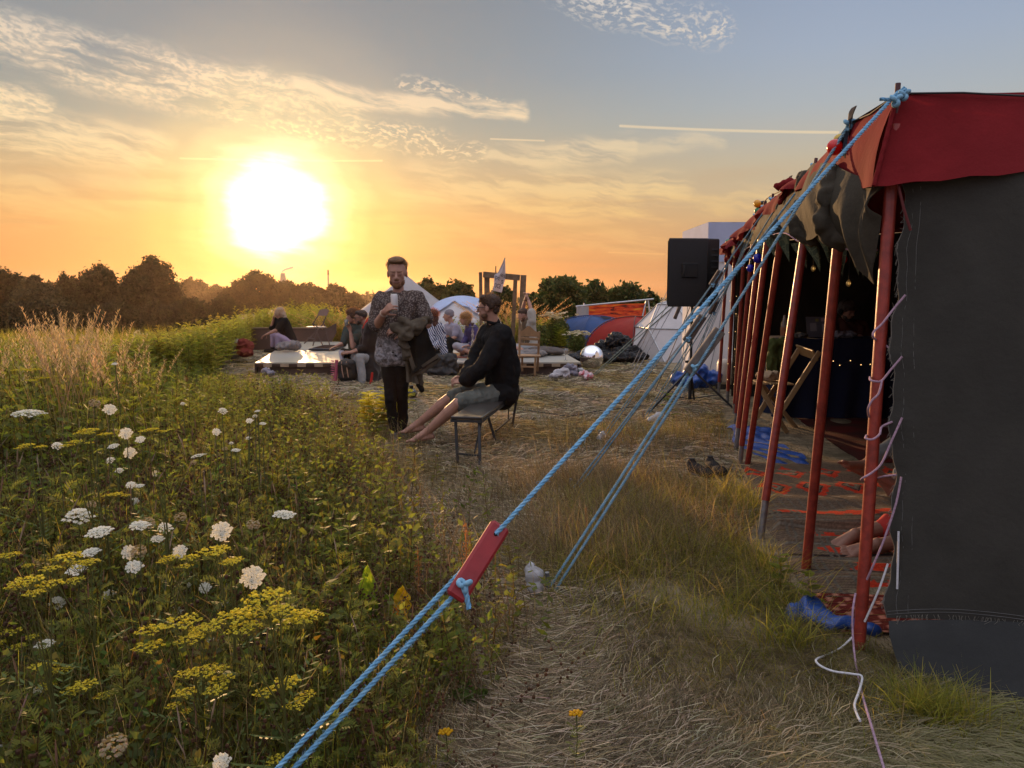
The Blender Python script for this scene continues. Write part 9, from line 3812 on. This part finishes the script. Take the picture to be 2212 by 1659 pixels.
 for (u, v, Y, rx, ry, rz, c_, lab) in ((1150, 770, 15.2, .30, .25, .07, (.20, .18, .17), 'grey cushion behind the wooden chair'), (1178, 764, 15.7, .42, .30, .08, (.12, .10, .09), 'dark brown cushion at the right end of the stage'),
           (1120, 772, 15.1, .26, .22, .06, (.26, .24, .23), 'pale grey cushion left behind the wooden chair')):
  p = P(u, v, Y)
  mb = MB()
  mb.ell((p.x, Y, z + rz + .005), (rx, ry, rz), Matrix.Rotation(.05, 3, 'Y'), 20, 10)
  mb.ell((p.x + .05, Y, z + rz * 1.1), (rx * .8, ry * .9, rz * .9), None, 20, 10)
  a_ = fuse(mb, .018, 2, .02, 7, int(u))
  tag(obj('cushion', a_, mat('cushion_%d' % u, c_, .9, .2, 6), None, None, (p.x, Y, z)), lab, 'cushion', 'cushions on the stage')
 # stage rug
 mb = MB()
 a, b_ = P(975, 768, 15.3), P(1045, 768, 15.3)
 mb.box(((a.x + b_.x) / 2 - .1, 15.45, z + .012), (1.1, 1.2, .012), None, None, .004)
 single('small_rug', mb, mat('faded_red_rug', (.22, .08, .06), .9, .3, 8), 'faded red mat under the two people sitting by the hookah', 'rug')
 # hookah
 Y = 14.35
 p = P(1021, 776, Y)
 root = thing('hookah', 'glass hookah with a coal bowl standing on the stage edge', 'hookah', (p.x, Y, z))
 gl = mat('glass_clear', (.7, .7, .7), .05, .02, trans=.85)
 mb = MB()
 mb.lathe((p.x, Y, z), [(.001, .004), (.085, 0), (.095, .02), (.075, .12), (.035, .17), (.028, .22), (.040, .26), (.030, .30), (.022, .33)], 22)
 obj('base_vase', mb, gl, root)
 mb = MB()
 mb.lathe((p.x, Y, z), [(.024, .33), (.034, .345), (.016, .37), (.016, .42), (.028, .45), (.028, .47), (.014, .50), (.024, .53), (.010, .57), (.012, .60), (.020, .62), (.001, .63)], 18)
 obj('stem', mb, mat('brass_stem', (.45, .40, .36), .3, .1, metal=.8), root)
 mb = MB()
 mb.lathe((p.x, Y, z), [(.010, .60), (.09, .605), (.095, .615), (.010, .612)], 20)
 obj('ash_tray', mb, mat('dark_edge', (.03, .025, .03), .6), root)
 mb = MB()
 mb.lathe((p.x, Y, z), [(.014, .62), (.022, .65), (.036, .675), (.036, .69), (.001, .692)], 16)
 obj('bowl', mb, mat('clay_bowl', (.12, .07, .06), .7), root)
 mb = MB()
 h0 = Vector((p.x, Y, z + .34))
 mb.tube([h0, h0 + Vector((.06, 0, .05)), h0 + Vector((.15, -.02, .08)), h0 + Vector((.26, .05, .05)), h0 + Vector((.34, .1, -.10))], .011, 8)
 obj('hose', mb, mat('purple_hose', (.16, .09, .14), .6), root)
 # wine glass
 Y = 14.4
 p = P(1222, 778, Y)
 root = thing('wine_glass', 'stemmed glass of pale wine standing near the right corner of the stage', 'wine glass', (p.x, Y, z))
 mb = MB()
 mb.lathe((p.x, Y, z), [(.001, .003), (.034, .002), (.036, .004), (.006, .010), (.005, .09), (.012, .10), (.038, .13), (.044, .165), (.038, .215), (.036, .215), (.041, .165), (.034, .132), (.001, .106)], 24)
 obj('glass', mb, gl, root)
 mb = MB()
 mb.lathe((p.x, Y, z), [(.001, .108), (.032, .134), (.038, .16), (.001, .161)], 20)
 obj('wine', mb, mat('pale_wine', (.75, .50, .28), .1, .02, transl=.5), root)
 # bags and litter
 def heap(name, cat, lab, blobs, m_, wr=.03, ws=10, vox=.014, group='bags and litter round the stage', printm=None):
  mb = MB()
  for (u, v, Y, rx, ry, rz) in blobs:
   p = P(u, v, Y)
   mb.ell((p.x, Y, max(p.z, rz * .9 + .0)), (rx, ry, rz), None, 16, 10)
  V, F, C, S = fuse(mb, vox, 1, wr, ws, len(lab), (1, 1, 1))
  base = ((V[:, 0].min() + V[:, 0].max()) / 2, (V[:, 1].min() + V[:, 1].max()) / 2, V[:, 2].min())
  return tag(obj(name, (V, F, C, S), m_, None, None, base), lab, cat, group)
 wb = mat('white_plastic_bag', (.46, .46, .48), .35, .15, 9, .01, 40, transl=.25)
 pr = mat('printed_plastic_bag', (.50, .49, .50), .35, .5, 5, .01, 40, transl=.2, c2=(.46, .40, .41, 1))
 pu = mat('lilac_grey_bag', (.24, .22, .27), .35, .2, 9, .01, 40, transl=.2)
 heap('plastic_bag', 'plastic bag', 'white shopping bag with red print slumped in front of the stage', [(1208, 806, 13.2, .11, .09, .06), (1219, 804, 13.2, .09, .09, .07), (1197, 811, 13.1, .09, .08, .03), (1225, 811, 13.1, .06, .06, .03)], pr)
 heap('plastic_bag', 'plastic bag', 'lilac-grey plastic bag standing against the stage right of the white one', [(1226, 796, 13.6, .07, .06, .09), (1236, 799, 13.55, .09, .07, .10), (1243, 805, 13.5, .05, .05, .07)], pu)
 heap('crumpled_wrapper', 'wrapper', 'crumpled red and white wrapper by the pale green guy line', [(1262, 808, 13.1, .09, .07, .06), (1274, 812, 13.0, .06, .06, .05), (1268, 815, 13.0, .05, .05, .04)], mat('red_white_wrap', (.55, .50, .52), .4, .5, 14, c2=(.55, .06, .08, 1)), .02, 16, .009)
 heap('plastic_bag', 'plastic bag', 'see-through plastic bag pile in front of the blond woman', [(620, 747, 16.6, .22, .15, .08), (636, 746, 16.6, .14, .14, .10), (608, 750, 16.5, .12, .1, .05)], mat('murky_bag', (.26, .22, .21), .3, .3, 9, .01, 30, transl=.3))
 heap('plastic_bag', 'plastic bag', 'white carrier bag standing in the grass left of the blond woman', [(495, 752, 17.0, .20, .15, .16), (512, 750, 17.0, .16, .14, .17), (503, 765, 16.9, .22, .15, .08)], mat('dim_white_bag', (.42, .36, .34), .4, .15, 9, .01, 40, transl=.2))
 heap('red_bag', 'bag', 'dark red holdall beside the white carrier bag left of the stage', [(524, 748, 16.9, .14, .13, .17), (536, 750, 16.9, .12, .12, .14), (530, 762, 16.8, .18, .14, .08)], mat('dark_red_fabric', (.20, .035, .025), .8, .3, 7))
 heap('litter_bag', 'plastic bag', 'small bluish bag lying in the weeds at the left front corner of the stage', [(576, 802, 13.4, .09, .08, .06), (586, 806, 13.3, .08, .07, .04)], pu, .02, 14, .01)
 heap('backpack', 'backpack', 'black backpack leaning on the stage right of the jacket', [(948, 785, 14.0 - .35, .16, .12, .16), (966, 788, 13.7, .20, .13, .19), (955, 805, 13.6, .26, .14, .10), (975, 775, 13.75, .10, .1, .1)], mat('black_nylon', (.016, .014, .013), .7, .4, 7, .004, 40), .03, 8, .016)
 # spiked backpack
 Y = 12.75
 c = P(748, 812, Y)
 root = thing('spiked_backpack', 'black backpack with a pink spiked edge at the feet of the curly-haired person', 'backpack', (c.x, Y, 0))
 mb = MB()
 mb.box((c.x + .02, Y, .19), (.30, .20, .34), None, None, .06)
 mb.ell((c.x + .02, Y - .02, .30), (.15, .12, .10), None, 16, 10)
 obj('body', fuse(mb, .012, 3, .01, 9, 1), mat('black_nylon', (.016, .014, .013)), root)
 pk = mat('pink_plastic', (.50, .10, .16), .6, .2, transl=.15)
 mb = MB()
 mb.tube([(c.x - .17 + .03 * math.sin(t), Y - .04, .04 + .34 * t / 1.5) for t in np.linspace(0, 1.5, 10)], .028, 8)
 obj('pink_edge', mb, pk, root)
 mb = MB()
 for k in range(9):
  zz = .05 + .038 * k
  for dy in (-.06, 0):
   a = Vector((c.x - .185, Y + dy, zz))
   mb.tube([a, a + Vector((-.06, -.012, .012))], [.009, .001], 6)
 obj('spike', mb, pk, root)
 for dx in (-.05, .03):
  mb = MB()
  mb.tube([(c.x + dx, Y - .115, .36), (c.x + dx + .01, Y - .125, .22), (c.x + dx + .03, Y - .12, .10)], .009, 6)
  obj('strap', mb, mat('tan_strap', (.30, .20, .15), .8), root)
 # long planks in the weeds on the left
 for (a, b_, lab) in (((290, 800), (372, 772), 'long pale plank edge running through the weeds left of the stage'), ((350, 815), (430, 790), 'lower plank edge half buried in the weeds left of the stage')):
  p0, p1 = P(a[0], a[1], 12.2), P(b_[0], b_[1], 13.6)
  mb = MB()
  mb.bar(p0, p1, .05, .14, (0, 0, 1), None, .005)
  single('plank', mb, mat('dark_plank', (.05, .045, .042)), lab, 'plank', 'planks in the weeds')


build_stage()


def build_bench():
 z = .405
 top = mat('bench_varnish', (.045, .036, .032), .28, .35, 6, .001, 60, coat=.35)
 steel = mat('bench_steel', (.03, .03, .03), .5, .2, 20)
 A = Vector((P(1007, 905, 6.40).x, 6.40, z))
 B = Vector((P(1104, 838, 8.55).x, 8.55, z))
 root = thing('beer_bench', 'long dark folding bench with steel trestle legs under the seated man', 'bench', ((A.x + B.x) / 2, (A.y + B.y) / 2, 0))
 d = (B - A).normalized()
 sd_ = d.cross(Vector((0, 0, 1)))
 mb = MB()
 mb.bar(A, B, .262, .026, (0, 0, 1), None, .005)
 st = obj('seat', mb, top, root)
 mb = MB()
 for s_ in (-1, 1):
  mb.bar(A + sd_ * .125 * s_ - Vector((0, 0, .024)), B + sd_ * .125 * s_ - Vector((0, 0, .024)), .018, .022, (0, 0, 1))
 for e in (A + d * .01, B - d * .01):
  mb.bar(e - sd_ * .12 - Vector((0, 0, .026)), e + sd_ * .12 - Vector((0, 0, .026)), .018, .02, (0, 0, 1))
 obj('under_frame', mb, steel, root)
 for (f, bl, br) in ((.02, (989, 1008), (1037, 1013)), (.62, (1071, 955), (1106, 924))):
  c = A.lerp(B, f)
  g1, g2 = G(*bl), G(*br)
  for (s_, g) in ((-1, g1), (1, g2)):
   t_ = c + sd_ * .10 * s_ - Vector((0, 0, .03))
   if f > .5:
    t_ = A.lerp(B, .55 if s_ < 0 else .92) + sd_ * .10 * s_ - Vector((0, 0, .03))
   mb = MB()
   mb.bar(g, t_, .024, .016, tuple(d), None, .002)
   obj('leg', mb, steel, root)
  mb = MB()
  mb.bar(g1.lerp(g2, .0) + Vector((.0, 0, .11)), g2 + Vector((-.01, 0, .11)), .016, .016, (0, 0, 1))
  obj('crossbar', mb, steel, root)
  mb = MB()
  mb.bar(g1.lerp(g2, .75) + Vector((0, .04, .12)), c + sd_ * .05 + d * .40 - Vector((0, 0, .03)), .018, .012, (1, 0, 0))
  obj('brace', mb, steel, root)


build_bench()

# ------------------------------------------------------------------ evening haze
def build_haze():
 m = bpy.data.materials.new('evening_haze')
 m.use_nodes = True
 t = m.node_tree
 t.nodes.clear()
 v = t.nodes.new('ShaderNodeVolumePrincipled')
 v.inputs['Color'].default_value = (1.0, .74, .52, 1)
 v.inputs['Density'].default_value = HAZE
 v.inputs['Anisotropy'].default_value = .72
 o_ = t.nodes.new('ShaderNodeOutputMaterial')
 t.links.new(v.outputs[0], o_.inputs['Volume'])
 mb = MB()
 mb.box((0, 700, 5), (1960, 1640, 40))
 o = obj('haze', mb, m)
 tag(o, kind='stuff')


HAZE = .00015
build_haze()
